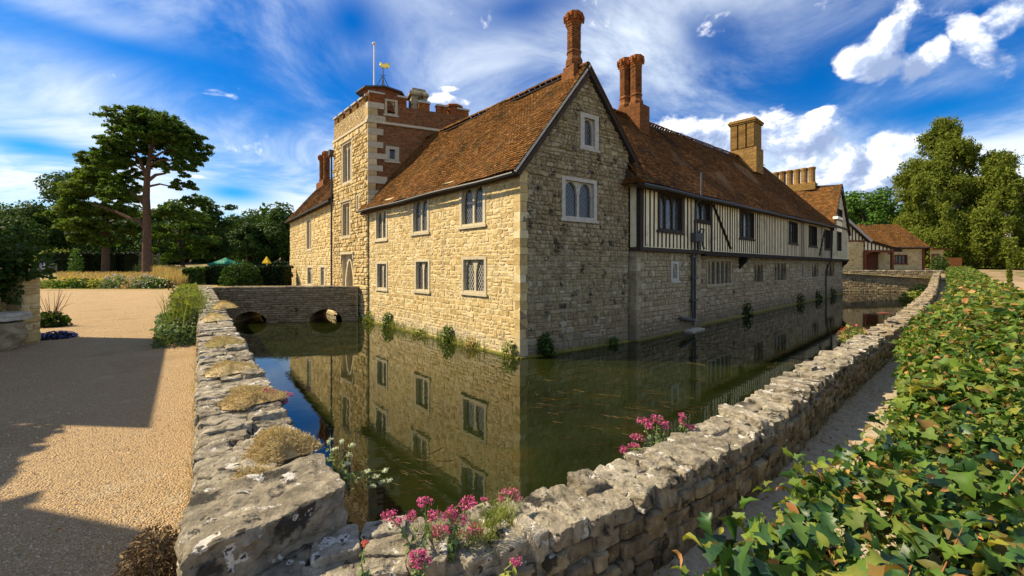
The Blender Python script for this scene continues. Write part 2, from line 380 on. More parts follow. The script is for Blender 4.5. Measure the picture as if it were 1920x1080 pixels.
def props(o, label=None, cat=None, group=None, kind=None):
    if label: o['label'] = label
    if cat: o['category'] = cat
    if group: o['group'] = group
    if kind: o['kind'] = kind
    return o


def thing(name, label, cat, loc, group=None):
    o = bpy.data.objects.new(name, None); COL.objects.link(o)
    o.empty_display_size = .3
    o.location = loc
    LOC[o] = np.array(loc, float)
    return props(o, label, cat, group)


def mk(name, g, m, parent=None, label=None, cat=None, group=None, kind=None, smooth=False):
    V, P, r = g.arrays() if isinstance(g, G) else g
    if parent is None:
        loc = np.array([V[:, 0].mean(), V[:, 1].mean(), V[:, 2].min()])
    else:
        loc = LOC[parent]
    me = make_mesh(name, V - loc, P, r, smooth)
    me.materials.append(m)
    o = bpy.data.objects.new(name, me); COL.objects.link(o)
    LOC[o] = loc
    if parent is None: o.location = loc
    else: o.parent = parent
    return props(o, label, cat, group, kind)


def copy_tree(o, dx, parent=None):
    """copy of a thing and its parts, sharing mesh data"""
    c = o.copy(); COL.objects.link(c); c.parent = parent
    if parent is None: c.location = Vector(o.location) + Vector(dx); LOC[c] = LOC[o] + np.array(dx)
    for ch in list(o.children): copy_tree(ch, dx, c)
    return c


class Fr:
    """vertical wall plane: s along d, z up, w outwards along n"""
    def __init__(f, p, d, side):
        f.p = np.array(p, float); f.d = np.array(d, float) / np.linalg.norm(d)
        f.n = np.array([-f.d[1], f.d[0]]) * side
    def P(f, s, z, w=0.0):
        s, z, w = np.broadcast_arrays(np.asarray(s, float), np.asarray(z, float), np.asarray(w, float))
        xy = f.p + s[..., None] * f.d + w[..., None] * f.n
        return np.concatenate([xy, z[..., None]], -1)
    def shift(f, w, s=0.0): return Fr2(f.p + f.n * w + f.d * s, f.d, f.n)


class Fr2(Fr):
    def __init__(f, p, d, n): f.p = np.array(p); f.d = np.array(d); f.n = np.array(n)


def fbox(g, fr, s0, s1, z0, z1, w0, w1, r=None):
    s = np.array([s0, s1, s1, s0] * 2); w_ = np.array([w0, w0, w1, w1] * 2); z = np.array([z0] * 4 + [z1] * 4)
    g.add(fr.P(s, z, w_), BOXF, rng.random() if r is None else r)


def box(g, x0, x1, y0, y1, z0, z1, r=None):
    V = [[x0, y0, z0], [x1, y0, z0], [x1, y1, z0], [x0, y1, z0], [x0, y0, z1], [x1, y0, z1], [x1, y1, z1], [x0, y1, z1]]
    g.add(V, BOXF, rng.random() if r is None else r)


def beam(g, a, b, wd, up=(0, 0, 1), ht=None, r=None):
    """square-section bar from a to b"""
    a = np.array(a, float); b = np.array(b, float); ht = wd if ht is None else ht
    t = (b - a) / np.linalg.norm(b - a); u = np.array(up, float)
    if abs(t @ u) > .98: u = np.array([1., 0, 0])
    sd = np.cross(t, u); sd /= np.linalg.norm(sd); u = np.cross(sd, t)
    V = []
    for q in (a, b):
        for i, j in ((-1, -1), (1, -1), (1, 1), (-1, 1)): V.append(q + sd * i * wd / 2 + u * j * ht / 2)
    g.add(V, BOXF, rng.random() if r is None else r)


def tube(g, pts, rad, n=6, r=None, cap=True):
    pts = np.array(pts, float); k = len(pts)
    rad = np.broadcast_to(np.asarray(rad, float), (k,))
    t = np.gradient(pts, axis=0); t /= np.linalg.norm(t, axis=1)[:, None] + 1e-9
    ref = np.array([0, 0, 1.]) if abs(t[:, 2]).mean() < .8 else np.array([1., 0, 0])
    a = np.cross(t, ref); a /= np.linalg.norm(a, axis=1)[:, None] + 1e-9
    b = np.cross(t, a)
    th = np.arange(n) * 2 * math.pi / n
    V = pts[:, None] + rad[:, None, None] * (np.cos(th)[None, :, None] * a[:, None] + np.sin(th)[None, :, None] * b[:, None])
    i = np.arange(k - 1)[:, None] * n; j = np.arange(n)[None]; j2 = (j + 1) % n
    Q = np.stack([i + j, i + j2, i + n + j2, i + n + j], -1).reshape(-1, 4)
    P = [Q]
    if cap: P += [np.arange(n)[None, ::-1], ((k - 1) * n + np.arange(n))[None]]
    g.add(V.reshape(-1, 3), P, rng.random() if r is None else r)


def ring_stack(g, c, prof, n=8, rot=None, r=None):
    """stack of n-gon rings: prof = [(radius, z)]"""
    rot = math.pi / n if rot is None else rot
    th = np.arange(n) * 2 * math.pi / n + rot
    V = np.array([[c[0] + q * math.cos(a), c[1] + q * math.sin(a), z] for q, z in prof for a in th])
    k = len(prof)
    i = np.arange(k - 1)[:, None] * n; j = np.arange(n)[None]; j2 = (j + 1) % n
    Q = np.stack([i + j, i + j2, i + n + j2, i + n + j], -1).reshape(-1, 4)
    g.add(V, [Q, ((k - 1) * n + np.arange(n))[None], np.arange(n)[None, ::-1]], rng.random() if r is None else r)


# rounded, chipped stone
_CUBE = {}


def _cube(n):
    if n in _CUBE: return _CUBE[n]
    lin = np.linspace(-1, 1, n + 1); V = []; F = []; key = {}
    def vid(p):
        k = tuple(np.round(p, 6))
        if k not in key: key[k] = len(V); V.append(p)
        return key[k]
    for ax in range(3):
        for sg in (-1, 1):
            for i in range(n):
                for j in range(n):
                    q = []
                    for a, b in ((i, j), (i + 1, j), (i + 1, j + 1), (i, j + 1)):
                        p = [0, 0, 0]; p[ax] = sg; p[(ax + 1) % 3] = lin[a]; p[(ax + 2) % 3] = lin[b]; q.append(vid(p))
                    F.append(q if sg > 0 else q[::-1])
    _CUBE[n] = (np.array(V, float), np.array(F))
    return _CUBE[n]


def rock(size, n=4, rad=.25, amp=.06, chips=5, chip=.85, crag=.13):
    """local vertices of a rough block with full sizes `size`, centred on the origin"""
    V, F = _cube(n)
    h = np.array(size) / 2.0; p = V * h
    rr = rad * min(h) * 2
    inner = np.clip(p, -(h - rr), h - rr); d = p - inner
    L = np.linalg.norm(d, axis=1)[:, None]
    p = inner + d / np.maximum(L, 1e-9) * np.minimum(L, rr)
    for _ in range(chips):
        nn = rng.normal(size=3); nn /= np.linalg.norm(nn)
        ext = np.abs(nn) @ h * rng.uniform(chip - .08, chip + .1)
        ex = np.maximum(0, p @ nn - ext); p = p - ex[:, None] * nn
    s = min(h) * 2
    for fq, a in ((1.6, 1.), (3.7, .6), (8., .36), (15., .26)):
        if (n < 5 and fq > 4) or (n < 9 and fq > 9): break
        ph = rng.random((3, 3)) * 6.3; k = rng.normal(size=(3, 3)) * fq / s
        p = p + amp * s * a * np.stack([np.sin(p @ k[i] + ph[i, 0]) * np.cos(p @ k[(i + 1) % 3] + ph[i, 1]) for i in range(3)], 1)
    if n >= 6:       # bedded, cracked relief on the larger pieces
        o = rng.random(3) * 50; L = np.linalg.norm(p, axis=1)[:, None] + 1e-9; k = 1.1 / s
        dsp = np.array([noise.fractal(Vector((q[0] * k + o[0], q[1] * k + o[1], q[2] * k * 2.2 + o[2])), .75, 2.2, 5) - .55 * max(0., .30 - abs(noise.noise(Vector((q[0] * k * 1.7 + o[1], q[1] * k * 1.7 + o[2], q[2] * k * 3.5))))) for q in p])
        p = p + p / L * (dsp * s * crag)[:, None]
    return p, F


def place(P, c, ax, ay):
    """rotate local points: x->ax (3-vector), y->ay, z->up, then move to c"""
    az_ = np.cross(ax, ay)
    return np.asarray(c) + P[:, :1] * ax + P[:, 1:2] * ay + P[:, 2:] * az_


# ---- stone walling
def lay_stones(s0, s1, z0, z1, ops=(), ch=(.15, .27), cw=(.2, .48), edges=None, split=.3, brick=False):
    """quads (s,z) of a coursed rubble face, cut round the openings"""
    out = []
    def run(a, b, a2, b2, za, zb):
        L = b - a
        if L < .05 or zb - za < .035: return
        k = max(1, int(round(L / rng.uniform(*cw))))
        cut = np.linspace(0, 1, k + 1)
        if k > 1: cut[1:-1] += rng.uniform(-.22, .22, k - 1) / k * (.25 if brick else 1)
        for i in range(k):
            x0, x1 = a + L * cut[i], a + L * cut[i + 1]
            t0 = a2 + (b2 - a2) * cut[i] if (a2 != a or b2 != b) else x0
            t1 = a2 + (b2 - a2) * cut[i + 1] if (a2 != a or b2 != b) else x1
            if zb - za > .2 and rng.random() < split and abs(t0 - x0) < .02:
                zm = za + (zb - za) * rng.uniform(.4, .6)
                out.append([(x0, za), (x1, za), (t1, zm), (t0, zm)]); out.append([(x0, zm), (x1, zm), (t1, zb), (t0, zb)])
            else:
                out.append([(x0, za), (x1, za), (t1, zb), (t0, zb)])
    z = z0; row = 0
    while z < z1 - .02:
        h = rng.uniform(*ch); zb = z + h
        if z1 - zb < ch[0] * .7: zb = z1
        e0, e1, f0, f1 = (s0, s1, s0, s1) if edges is None else (*edges(z), *edges(zb))
        cuts = sorted([o for o in ops if o[2] < zb - .01 and o[3] > z + .01])
        cur = e0; curt = f0
        for (a, b, c, d) in cuts:
            if a > e1 or b < cur: continue
            run(cur, a, curt, a, z, zb)
            if c > z + .03: run(max(a, cur), min(b, e1), max(a, cur), min(b, e1), z, c)
            if d < zb - .03: run(max(a, cur), min(b, e1), max(a, cur), min(b, e1), d, zb)
            cur = curt = b
        if cur < e1: run(cur, e1, curt, max(f1, curt + .01), z, zb)
        z = zb; row += 1
    return np.array(out)


def stone_geo(fr, Q, proud=.035, gap=.010, jit=.02, rnd=None):
    """(N,24,3) vertices and face template of rounded stones on a wall plane"""
    N_ = len(Q)
    Q = Q + rng.uniform(-jit, jit, Q.shape)
    c = Q.mean(1, keepdims=True)
    wdt = np.ptp(Q[:, :, 0], axis=1); hgt = np.ptp(Q[:, :, 1], axis=1)
    f = rng.uniform(.06, .24, (N_, 4, 1))
    prv = np.roll(Q, 1, 1); nxt = np.roll(Q, -1, 1)
    oc = np.stack([Q + f * (prv - Q), Q + f * (nxt - Q)], 2).reshape(N_, 8, 2)
    rings = []; pr = proud * rng.uniform(.45, 1.25, (N_, 1)); tilt = rng.uniform(-.25, .25, (N_, 2))
    for inset, wf in ((gap, -.7), (gap + .010, .55), (gap + .034, 1.0)):
        sc = np.stack([np.clip(1 - 2 * inset / wdt, .3, 1), np.clip(1 - 2 * inset / hgt, .3, 1)], -1)[:, None]
        q = c + (oc - c) * sc
        ww = pr * wf * np.ones((1, 8))
        if wf > 0: ww = ww + ((q - c)[..., 0] * tilt[:, :1] + (q - c)[..., 1] * tilt[:, 1:]) * .25 + rng.uniform(-.004, .004, (N_, 8))
        else: ww = np.full((N_, 8), -.02)
        rings.append(fr.P(q[..., 0], q[..., 1], ww))
    return np.concatenate(rings, 1)


_j = np.arange(8); _j2 = (_j + 1) % 8
ST_Q = np.concatenate([np.stack([_j, _j2, _j2 + 8, _j + 8], 1), np.stack([_j + 8, _j2 + 8, _j2 + 16, _j + 16], 1)])
ST_C = np.arange(16, 24)[None]


def put_stones(Vn, parent, mt, budget, name='stone', stuff='rubble_stone'):
    """the pieces that show largest become parts of their own, the rest one joined part"""
    N_ = len(Vn)
    if N_ == 0: return
    cen = Vn.mean(1); size = np.linalg.norm(np.ptp(Vn, axis=1), axis=1)
    sc = size / np.linalg.norm(cen - np.array([0, 0, EYE]), axis=1)
    px = 960 + FPX * cen[:, 0] / np.maximum(cen[:, 1], .3)
    vis = (cen[:, 1] > .3) & (px > -60) & (px < 1980)
    order = np.argsort(-(sc * vis)); big = order[:budget]; rest = order[budget:]
    for i in big:
        mk(name, (Vn[i], [ST_Q, ST_C], np.full(17, rng.random())), mt, parent)
    if len(rest):
        off = (np.arange(len(rest)) * 24)[:, None, None]
        r = rng.random(len(rest))
        mk(stuff, (Vn[rest].reshape(-1, 3), [(ST_Q[None] + off).reshape(-1, 4), (ST_C[None] + off).reshape(-1, 8)],
                   np.concatenate([np.repeat(r, 16), r])), mt, parent, kind='stuff')


def wall_sheet(g, fr, s0, s1, z0, z1, ops=(), edges=None, w=0.0):
    zs = sorted({z0, z1, *[o[2] for o in ops], *[o[3] for o in ops]}); zs = [z for z in zs if z0 <= z <= z1]
    for za, zb in zip(zs[:-1], zs[1:]):
        zm = (za + zb) / 2
        e = edges or (lambda z: (s0, s1))
        segs = []; cur = (e(za)[0], e(zb)[0])
        for (a, b, c, d) in sorted(ops):
            if c < zm < d: segs.append((cur, (a, a))); cur = (b, b)
        segs.append((cur, (e(za)[1], e(zb)[1])))
        for (a, at_), (b, bt) in segs:
            if b - a < .01 and bt - at_ < .01: continue
            g.add(fr.P([a, b, bt, at_], [za, za, zb, zb], w), np.arange(4)[None])


# ---- windows
def arch_z(x, a, b, zs, zt, kind):
    m = (a + b) / 2; hw = (b - a) / 2; t = np.clip(np.abs(x - m) / hw, 0, 1)
    if kind == 'pointed': return zs + (zt - zs) * (1 - t ** 1.7)
    return zs + (zt - zs) * np.sqrt(np.clip(1 - t * t, 0, 1))


def window(parent, fr, s0, s1, z0, z1, lights=2, m=None, fw=.11, mw=.075, kind='round', rise=.75, sill=True, hood=False, cames=None, depth=.17, proud=.012, step=.15, name='window', pane_m=None, transom=None, glaz=True, label=None):
    """surround, mullions and arched heads as one mesh; panes, leading and sill are sub-parts"""
    m = m or M_DRESS
    g = G(); rr = rng.random()
    fbox(g, fr, s0, s0 + fw, z0, z1, -depth, proud, rr); fbox(g, fr, s1 - fw, s1, z0, z1, -depth, proud, rr)
    fbox(g, fr, s0 + fw, s1 - fw, z1 - fw * .8, z1, -depth, proud, rr); fbox(g, fr, s0 + fw, s1 - fw, z0, z0 + fw * .6, -depth, proud * .5, rr)
    ia, ib, ja, jb = s0 + fw, s1 - fw, z0 + fw * .6, z1 - fw * .8
    # stepped inner order
    st = min(.035, fw * .3)
    fbox(g, fr, ia, ia + st, ja, jb, -depth, -depth * .45, rr); fbox(g, fr, ib - st, ib, ja, jb, -depth, -depth * .45, rr)
    ia += st; ib -= st
    lw = (ib - ia - (lights - 1) * mw) / lights
    lights_ = []
    for i in range(lights):
        a = ia + i * (lw + mw); b = a + lw; lights_.append((a, b))
        if i: fbox(g, fr, a - mw, a, ja, jb, -depth, -depth * .38, rr)
        if kind:
            zt = jb - .03; zs = zt - lw * rise; n = 10
            x = np.linspace(a, b, n + 1); zc = arch_z(x, a, b, zs, zt, kind)
            for k in range(n):
                q = fr.P([x[k], x[k + 1], x[k + 1], x[k]], [zc[k], zc[k + 1], jb, jb], -depth * .42)
                q2 = fr.P([x[k], x[k + 1], x[k + 1], x[k]], [zc[k], zc[k + 1], zc[k + 1], zc[k]], np.array([-depth * .42, -depth * .42, -depth, -depth]))
                g.add(q, np.arange(4)[None], rr); g.add(q2, np.arange(4)[None], rr)
                q3 = fr.P([x[k], x[k + 1], x[k + 1], x[k]], [zc[k] + .028, zc[k + 1] + .028, min(jb, zc[k + 1] + .05), min(jb, zc[k] + .05)], -depth * .42 + .014)
                g.add(q3, np.arange(4)[None], rr)
    if transom: fbox(g, fr, ia, ib, transom - .04, transom + .04, -depth, -depth * .36, rr)
    if hood:
        fbox(g, fr, s0 - .10, s1 + .10, z1 + .002, z1 + .09, -.02, .10, rr)
        fbox(g, fr, s0 - .10, s0 - .02, z1 - .22, z1 + .002, -.02, .08, rr); fbox(g, fr, s1 + .02, s1 + .10, z1 - .22, z1 + .002, -.02, .08, rr)
    wo_ = mk(name, g, m, parent, label)
    for a, b in lights_:
        gp = G(); gp.add(fr.P([a, b, b, a], [ja, ja, jb, jb], -depth * .8), np.arange(4)[None]); mk('pane', gp, pane_m or M_GLASS, wo_)
        if glaz:
            gl = G(); hw = .008; dz = step * 1.5
            for sg in (-1, 1):
                k0 = ja - (b - a) * 1.6; z = k0 + rng.random() * .01
                while z < jb + (b - a) * 1.6:
                    # line z = z + sg*1.55*(x-a)
                    za, zb_ = z, z + sg * 1.55 * (b - a)
                    t0, t1 = 0., 1.
                    lo, hi = sorted((za, zb_))
                    if hi > ja and lo < jb:
                        f = lambda q: (q - za) / (zb_ - za)
                        ts = sorted((f(ja), f(jb))); t0 = max(0, ts[0]); t1 = min(1, ts[1])
                        if t1 > t0:
                            x0, x1 = a + t0 * (b - a), a + t1 * (b - a); y0, y1 = za + t0 * (zb_ - za), za + t1 * (zb_ - za)
                            gl.add(fr.P([x0 - hw, x0 + hw, x1 + hw, x1 - hw], [y0, y0, y1, y1], -depth * .8 + .006), np.arange(4)[None])
                    z += dz
            if gl.n: mk('lattice', gl, cames or M_CAME, wo_)
    if sill:
        gs = G(); fbox(gs, fr, s0 - .06, s1 + .06, z0 - .09, z0 - .002, -.05, .07); mk('sill', gs, m, wo_)
    return wo_


# ---- roofs
def roof_tiles(g, e0, e1, r1, r0, tw=.19, gauge=.125, thick=.022, sag=.03, sides=True):
    e0, e1, r1, r0 = [np.array(q, float) for q in (e0, e1, r1, r0)]
    L = max(np.linalg.norm(e1 - e0), np.linalg.norm(r1 - r0)); H_ = (np.linalg.norm(r0 - e0) + np.linalg.norm(r1 - e1)) / 2
    nu = max(2, int(L / tw)); nv = max(2, int(H_ / gauge))
    nrm = np.cross(e1 - e0, r0 - e0)
    if np.linalg.norm(nrm) < 1e-6: nrm = np.cross(e1 - e0, r1 - e0)
    nrm /= np.linalg.norm(nrm)
    if nrm[2] < 0: nrm = -nrm
    def at(u, v):
        u = np.clip(u, 0, 1)[..., None]; v = np.clip(v, 0, 1)[..., None]
        return (e0 * (1 - u) + e1 * u) * (1 - v) + (r0 * (1 - u) + r1 * u) * v
    I, J = np.meshgrid(np.arange(nu), np.arange(nv), indexing='ij')
    I = I.ravel(); J = J.ravel(); n = len(I)
    st = (J % 2) * .5
    g_ = .006 / L * 1.0
    u0 = (I + st - .5) / nu + g_ + rng.normal(0, .012, n) / nu; u1 = u0 + 1 / nu - 2 * g_
    v0 = J / nv + rng.normal(0, .045, n) / nv; v1 = v0 + 1.25 / nv
    sg = sag * (np.sin((u0 + u1) * 7.1 + v0 * 2) + .6 * np.sin((u0 + u1) * 15.3 - v0 * 5 + 1))
    lo = thick * (1.0 + rng.random(n) * .7) + sg; up = .004 + sg
    tl = rng.normal(0, .004, n)
    a = at(u0, v0) + nrm * (lo + tl)[:, None]; b = at(u1, v0) + nrm * (lo - tl)[:, None]
    c = at(u1, v1) + nrm * up[:, None]; d = at(u0, v1) + nrm * up[:, None]
    a2 = at(u0, v0) + nrm * (sg - .012)[:, None]; b2 = at(u1, v0) + nrm * (sg - .012)[:, None]
    V = np.stack([a, b, c, d, a2, b2], 1).reshape(-1, 3)
    o = np.arange(n)[:, None] * 6
    Q = np.concatenate([o + [0, 1, 2, 3], o + [4, 5, 1, 0]])
    P = [Q]
    r = rng.random(n)
    rr = [np.concatenate([r, r])]
    g.add(V, Q, rr[0])
    if sides:
        g.add(V, np.concatenate([o + [4, 0, 3], o + [5, 2, 1]]), rr[0])
    # underlay
    dk = [q - nrm * (.03 + sag * 1.7) for q in (e0, e1, r1, r0)]
    g.add(dk, np.arange(4)[None], .5)


def roof(parent, e0, e1, r1, r0, m, **kw):
    """a 'roof' part: boarded deck with eaves thickness; its tiles are a joined sub-part"""
    q = [np.array(x, float) for x in (e0, e1, r1, r0)]
    nrm = np.cross(q[1] - q[0], q[3] - q[0])
    if np.linalg.norm(nrm) < 1e-6: nrm = np.cross(q[1] - q[0], q[2] - q[0])
    nrm /= np.linalg.norm(nrm)
    if nrm[2] < 0: nrm = -nrm
    sg = kw.get('sag', .03) * 1.7
    g = G(); g.add([x - nrm * (.18 + sg) for x in q] + [x - nrm * (.04 + sg) for x in q], BOXF)
    ro = mk('roof', g, M_OAK, parent)
    gt = G(); roof_tiles(gt, e0, e1, r1, r0, **kw)
    mk('roof_tile', gt, m, ro, kind='stuff')
    return ro


def ridge_tiles(parent, a, b, m, r=.13, step=.32):
    """half-round ridge tiles, each a part"""
    a = np.array(a, float); b = np.array(b, float); L = np.linalg.norm(b - a); n = max(1, int(L / step)); t = (b - a) / L
    sd = np.cross(t, [0, 0, 1]); sd /= np.linalg.norm(sd); up = np.cross(sd, t)
    g = G()
    th = np.linspace(-.1, math.pi + .1, 7)
    for i in range(n):
        p0 = a + t * (i * L / n + .004); p1 = a + t * ((i + 1) * L / n - .004)
        k0 = r * rng.uniform(.95, 1.05); k1 = k0 * 1.07; dz = rng.normal(0, .006)
        V = [p + sd * k * math.cos(x) + up * (k * math.sin(x) * .8 + dz - .02) for p, k in ((p0, k0), (p1, k1)) for x in th]
        F = [[j, j + 1, j + 8, j + 7] for j in range(6)]
        g.add(V, np.array(F), rng.random())
    mk('ridge_tile', g, m, parent, kind='stuff')


# ------------------------------------------------------------------ foliage helpers
def leaf_cloud(g, cen, n, size, up=0.3, elong=1.6, droop=0.0, nrm_c=None):
    """n small leaf quads at the points cen (n,3)"""
    n = len(cen)
    nr = rng.normal(size=(n, 3)); nr[:, 2] += up * 2
    if nrm_c is not None: nr += nrm_c
    nr /= np.linalg.norm(nr, axis=1)[:, None] + 1e-9
    a = np.cross(nr, rng.normal(size=(n, 3))); a /= np.linalg.norm(a, axis=1)[:, None] + 1e-9
    if droop: a[:, 2] -= droop; a /= np.linalg.norm(a, axis=1)[:, None]
    b = np.cross(nr, a); b /= np.linalg.norm(b, axis=1)[:, None] + 1e-9
    sz = size * rng.uniform(.6, 1.35, (n, 1))
    p0 = cen - a * sz * elong * .5; p2 = cen + a * sz * elong * .5
    p1 = cen + b * sz * .5 + nr * sz * .1; p3 = cen - b * sz * .5 + nr * sz * .1
    V = np.stack([p0, p1, p2, p3], 1).reshape(-1, 3)
    g.add(V, np.arange(n * 4).reshape(n, 4), rng.random(n))


def in_ball(n, shell=.45):
    p = rng.normal(size=(n, 3)); p /= np.linalg.norm(p, axis=1)[:, None]
    return p * (shell + (1 - shell) * rng.random((n, 1)) ** .6)


def crown_points(c, rad, n, clumps=40, csize=.3, flat=.8, bottom=-.6):
    """leaf centres gathered in clumps over an uneven crown"""
    c = np.array(c); rad = np.array(rad)
    q = in_ball(clumps * 3, .55); q = q[q[:, 2] > bottom][:clumps]
    q *= rng.uniform(.72, 1.08, (len(q), 1))
    cc = c + q * rad
    cr = csize * rad.mean() * rng.uniform(.6, 1.3, len(q))
    w_ = cr ** 2; k = rng.choice(len(q), n, p=w_ / w_.sum())
    d = in_ball(n, .35); d[:, 2] *= flat
    out = cc[k] + d * cr[k][:, None]
    nc = d + .8 * q[k]
    return out, nc


def tree(name, label, cat, base, height, rad, n=5000, leaf=.3, m=None, bark=None, group=None, clumps=40, csize=.32, crown_frac=.75, trunk_r=None, flat=.8, elong=1.5, bottom=-1.0):
    base = np.array(base, float)
    t = thing(name, label, cat, base, group)
    rz = height * crown_frac / 2
    cc = base + np.array([0, 0, height - rz])
    tr = trunk_r or height * .022
    g = G()
    top = base + np.array([rng.normal() * .3, rng.normal() * .3, height * .8])
    pts = [base + np.array([0, 0, -.3]), base + (top - base) * .3 + rng.normal(size=3) * .1, base + (top - base) * .6 + rng.normal(size=3) * .2, top]
    tube(g, pts, [tr * 1.25, tr, tr * .7, tr * .2], 8)
    for _ in range(9):
        f = rng.uniform(.3, .75); p = base + (top - base) * f
        a = rng.random() * 6.28; e = p + np.array([math.cos(a) * rad * .75, math.sin(a) * rad * .75, rng.uniform(.05, .3) * height])
        tube(g, [p, p * .5 + e * .5 + np.array([0, 0, .05 * height]), e], [tr * .4, tr * .25, tr * .06], 5)
    mk('trunk', g, bark or M_BARKD, t)
    P, nc = crown_points(cc, (rad, rad, rz), n, clumps, csize, flat, bottom)
    gc = G(); leaf_cloud(gc, P, n, leaf, .25, elong, nrm_c=nc * 1.2)
    mk('crown', gc, m or M_DARKL, t)
    return t


def plane_pt(px, py, Y):
    """point at depth Y seen at (px, py)"""
    return np.array([(px - 960) / FPX * Y, Y, EYE + (HOR - py) / FPX * Y])


# ------------------------------------------------------------------ geometry of the place
A = np.array([.26, 13.39])
DL = np.array([-.6685, .7437]); WF = Fr(A, DL, 1)           # sunlit front
DG = np.array([.8216, .5701]); GF = Fr(A, DG, -1)           # gable end
B0 = np.array([4.92, 16.31]); a_ = R(47.8); DR = np.array([math.sin(a_), math.cos(a_)]); BF = Fr(B0, DR, -1)   # bay and long range
TF = BF.shift(.15); SF = BF.shift(-.30)
TB = A + DL * 11.95; DT = np.array([.9114, .4115]); TSF = Fr(TB, DT, -1)       # tower side
TD = A + DL * 17.3; DN = np.array([-.605, .796]); NF = Fr(TD, DN, 1)           # range beyond the tower
assert WF.n[0] < 0 and GF.n[1] < 0 and BF.n[1] < 0 and TSF.n[1] < 0 and NF.n[0] < 0


# ------------------------------------------------------------------ right wall curve
def catmull(P, per=24):
    P = np.array(P, float); Q = np.vstack([2 * P[0] - P[1], P, 2 * P[-1] - P[-2]]); out = []
    for i in range(1, len(Q) - 2):
        for t in np.linspace(0, 1, per, endpoint=False):
            a, b, c, d = Q[i - 1:i + 3]
            out.append(.5 * (2 * b + (c - a) * t + (2 * a - 5 * b + 4 * c - d) * t * t + (3 * b - 3 * c + d - a) * t ** 3))
    out.append(P[-1]); return np.array(out)


RC = catmull([(-1.35, 1.72), (-.74, 1.87), (-.16, 2.06), (.20, 2.24), (.845, 2.68), (1.44, 3.13), (2.20, 3.80), (3.45, 4.93), (5.5, 6.70), (10.9, 11.45), (20.3, 20.2), (31, 30.4), (47.6, 46.2)])
RL = np.concatenate([[0], np.cumsum(np.linalg.norm(np.diff(RC, axis=0), axis=1))])
RT = np.gradient(RC, axis=0); RT /= np.linalg.norm(RT, axis=1)[:, None]
RTH = .36        # wall thickness


def rw(u, wv=0.0):
    """point on the ground plan of the right wall: u along, wv outwards from its moat face"""
    u = np.asarray(u, float)
    p = np.stack([np.interp(u, RL, RC[:, i]) for i in (0, 1)], -1); t = np.stack([np.interp(u, RL, RT[:, i]) for i in (0, 1)], -1)
    t /= np.linalg.norm(t, axis=-1, keepdims=True)
    n = np.stack([t[..., 1], -t[..., 0]], -1)
    return p + n * np.asarray(wv)[..., None], t, n


def sstep(x, a, b):
    t = np.clip((x - a) / (b - a), 0, 1); return t * t * (3 - 2 * t)


def ground_h(x, y):
    x = np.asarray(x, float); y = np.asarray(y, float)
    left = .75 * sstep(y, 27.6, 44) * sstep(-x, 27, 36) + 2.6 * sstep(y, 62, 110) * sstep(-x, -10, 20)
    right = 1.12 * sstep(y, 44, 52) * sstep(x, 24, 34) + 3.2 * sstep(y, 58, 84) * sstep(x, 44, 62)
    rolling = 9 * sstep(np.hypot(x, y), 110, 420)
    return left + right + rolling


# ------------------------------------------------------------------ the setting
LD = np.array([-.6053, .796]); LP = np.array([-.0139 - .7604 * 1.50, 1.50]); LFR = Fr(LP, LD, 1)   # left wall, w=0 its path face
moat = [tuple(rw(u, .2)[0]) for u in np.concatenate([np.linspace(0.2, 12, 24), np.linspace(13, RL[-1] - .2, 12)])]
moat += [(36.5, 49.9), (28, 56), (5, 66), (-14, 50), (-20.0, 42.5), (-22.6, 39.5), (-20.6, 34), (-17.6, 24.2)]
moat += [tuple((LP + LD * s - LFR.n * .25)) for s in np.linspace(23, .9, 12)]
pts = [Vector(p) for p in moat]; nm = len(pts)
edges = [(i, (i + 1) % nm) for i in range(nm)]
outer = [(1800 * math.cos(a), 1800 * math.sin(a)) for a in np.linspace(0, 2 * math.pi, 24, endpoint=False)]
o0 = len(pts); pts += [Vector(p) for p in outer]; edges += [(o0 + i, o0 + (i + 1) % 24) for i in range(24)]
mp = np.array(moat)


def inside(p, poly):
    x, y = p; c = False; j = len(poly) - 1
    for i in range(len(poly)):
        if (poly[i][1] > y) != (poly[j][1] > y) and x < (poly[j][0] - poly[i][0]) * (y - poly[i][1]) / (poly[j][1] - poly[i][1]) + poly[i][0]: c = not c
        j = i
    return c


for x in np.arange(-150, 151, 6.0):
    for y in np.arange(-60, 171, 6.0):
        q = (x + rng.uniform(-.5, .5), y + rng.uniform(-.5, .5))
        if not inside(q, moat) and np.min(np.hypot(*(mp - q).T)) > .8: pts.append(Vector(q))
for r_ in (210, 280, 360, 480, 700, 1100):
    for a in np.linspace(0, 6.28, 40): pts.append(Vector((r_ * math.cos(a), r_ * math.sin(a))))
cv, ce, cf, *_ = geometry.delaunay_2d_cdt(pts, edges, [], 0, 1e-5)
cv = np.array([(v.x, v.y) for v in cv])
keep = [f for f in cf if len(f) == 3 and not inside(cv[list(f)].mean(0), moat)]
g = G(); g.add(np.c_[cv, ground_h(cv[:, 0], cv[:, 1])], np.array([list(f) for f in keep]))
mk('ground', g, M_EARTH, kind='structure', smooth=True)
g = G(); g.add([(-60, -2, WZ), (90, -2, WZ), (90, 90, WZ), (-60, 90, WZ)], np.arange(4)[None]); mk('moat_water', g, M_WATER, kind='structure')
g = G(); g.add([(-60, -2, WZ - 1.2), (90, -2, WZ - 1.2), (90, 90, WZ - 1.2), (-60, 90, WZ - 1.2)], np.arange(4)[None]); mk('moat_bed', g, M_EARTH, kind='structure')
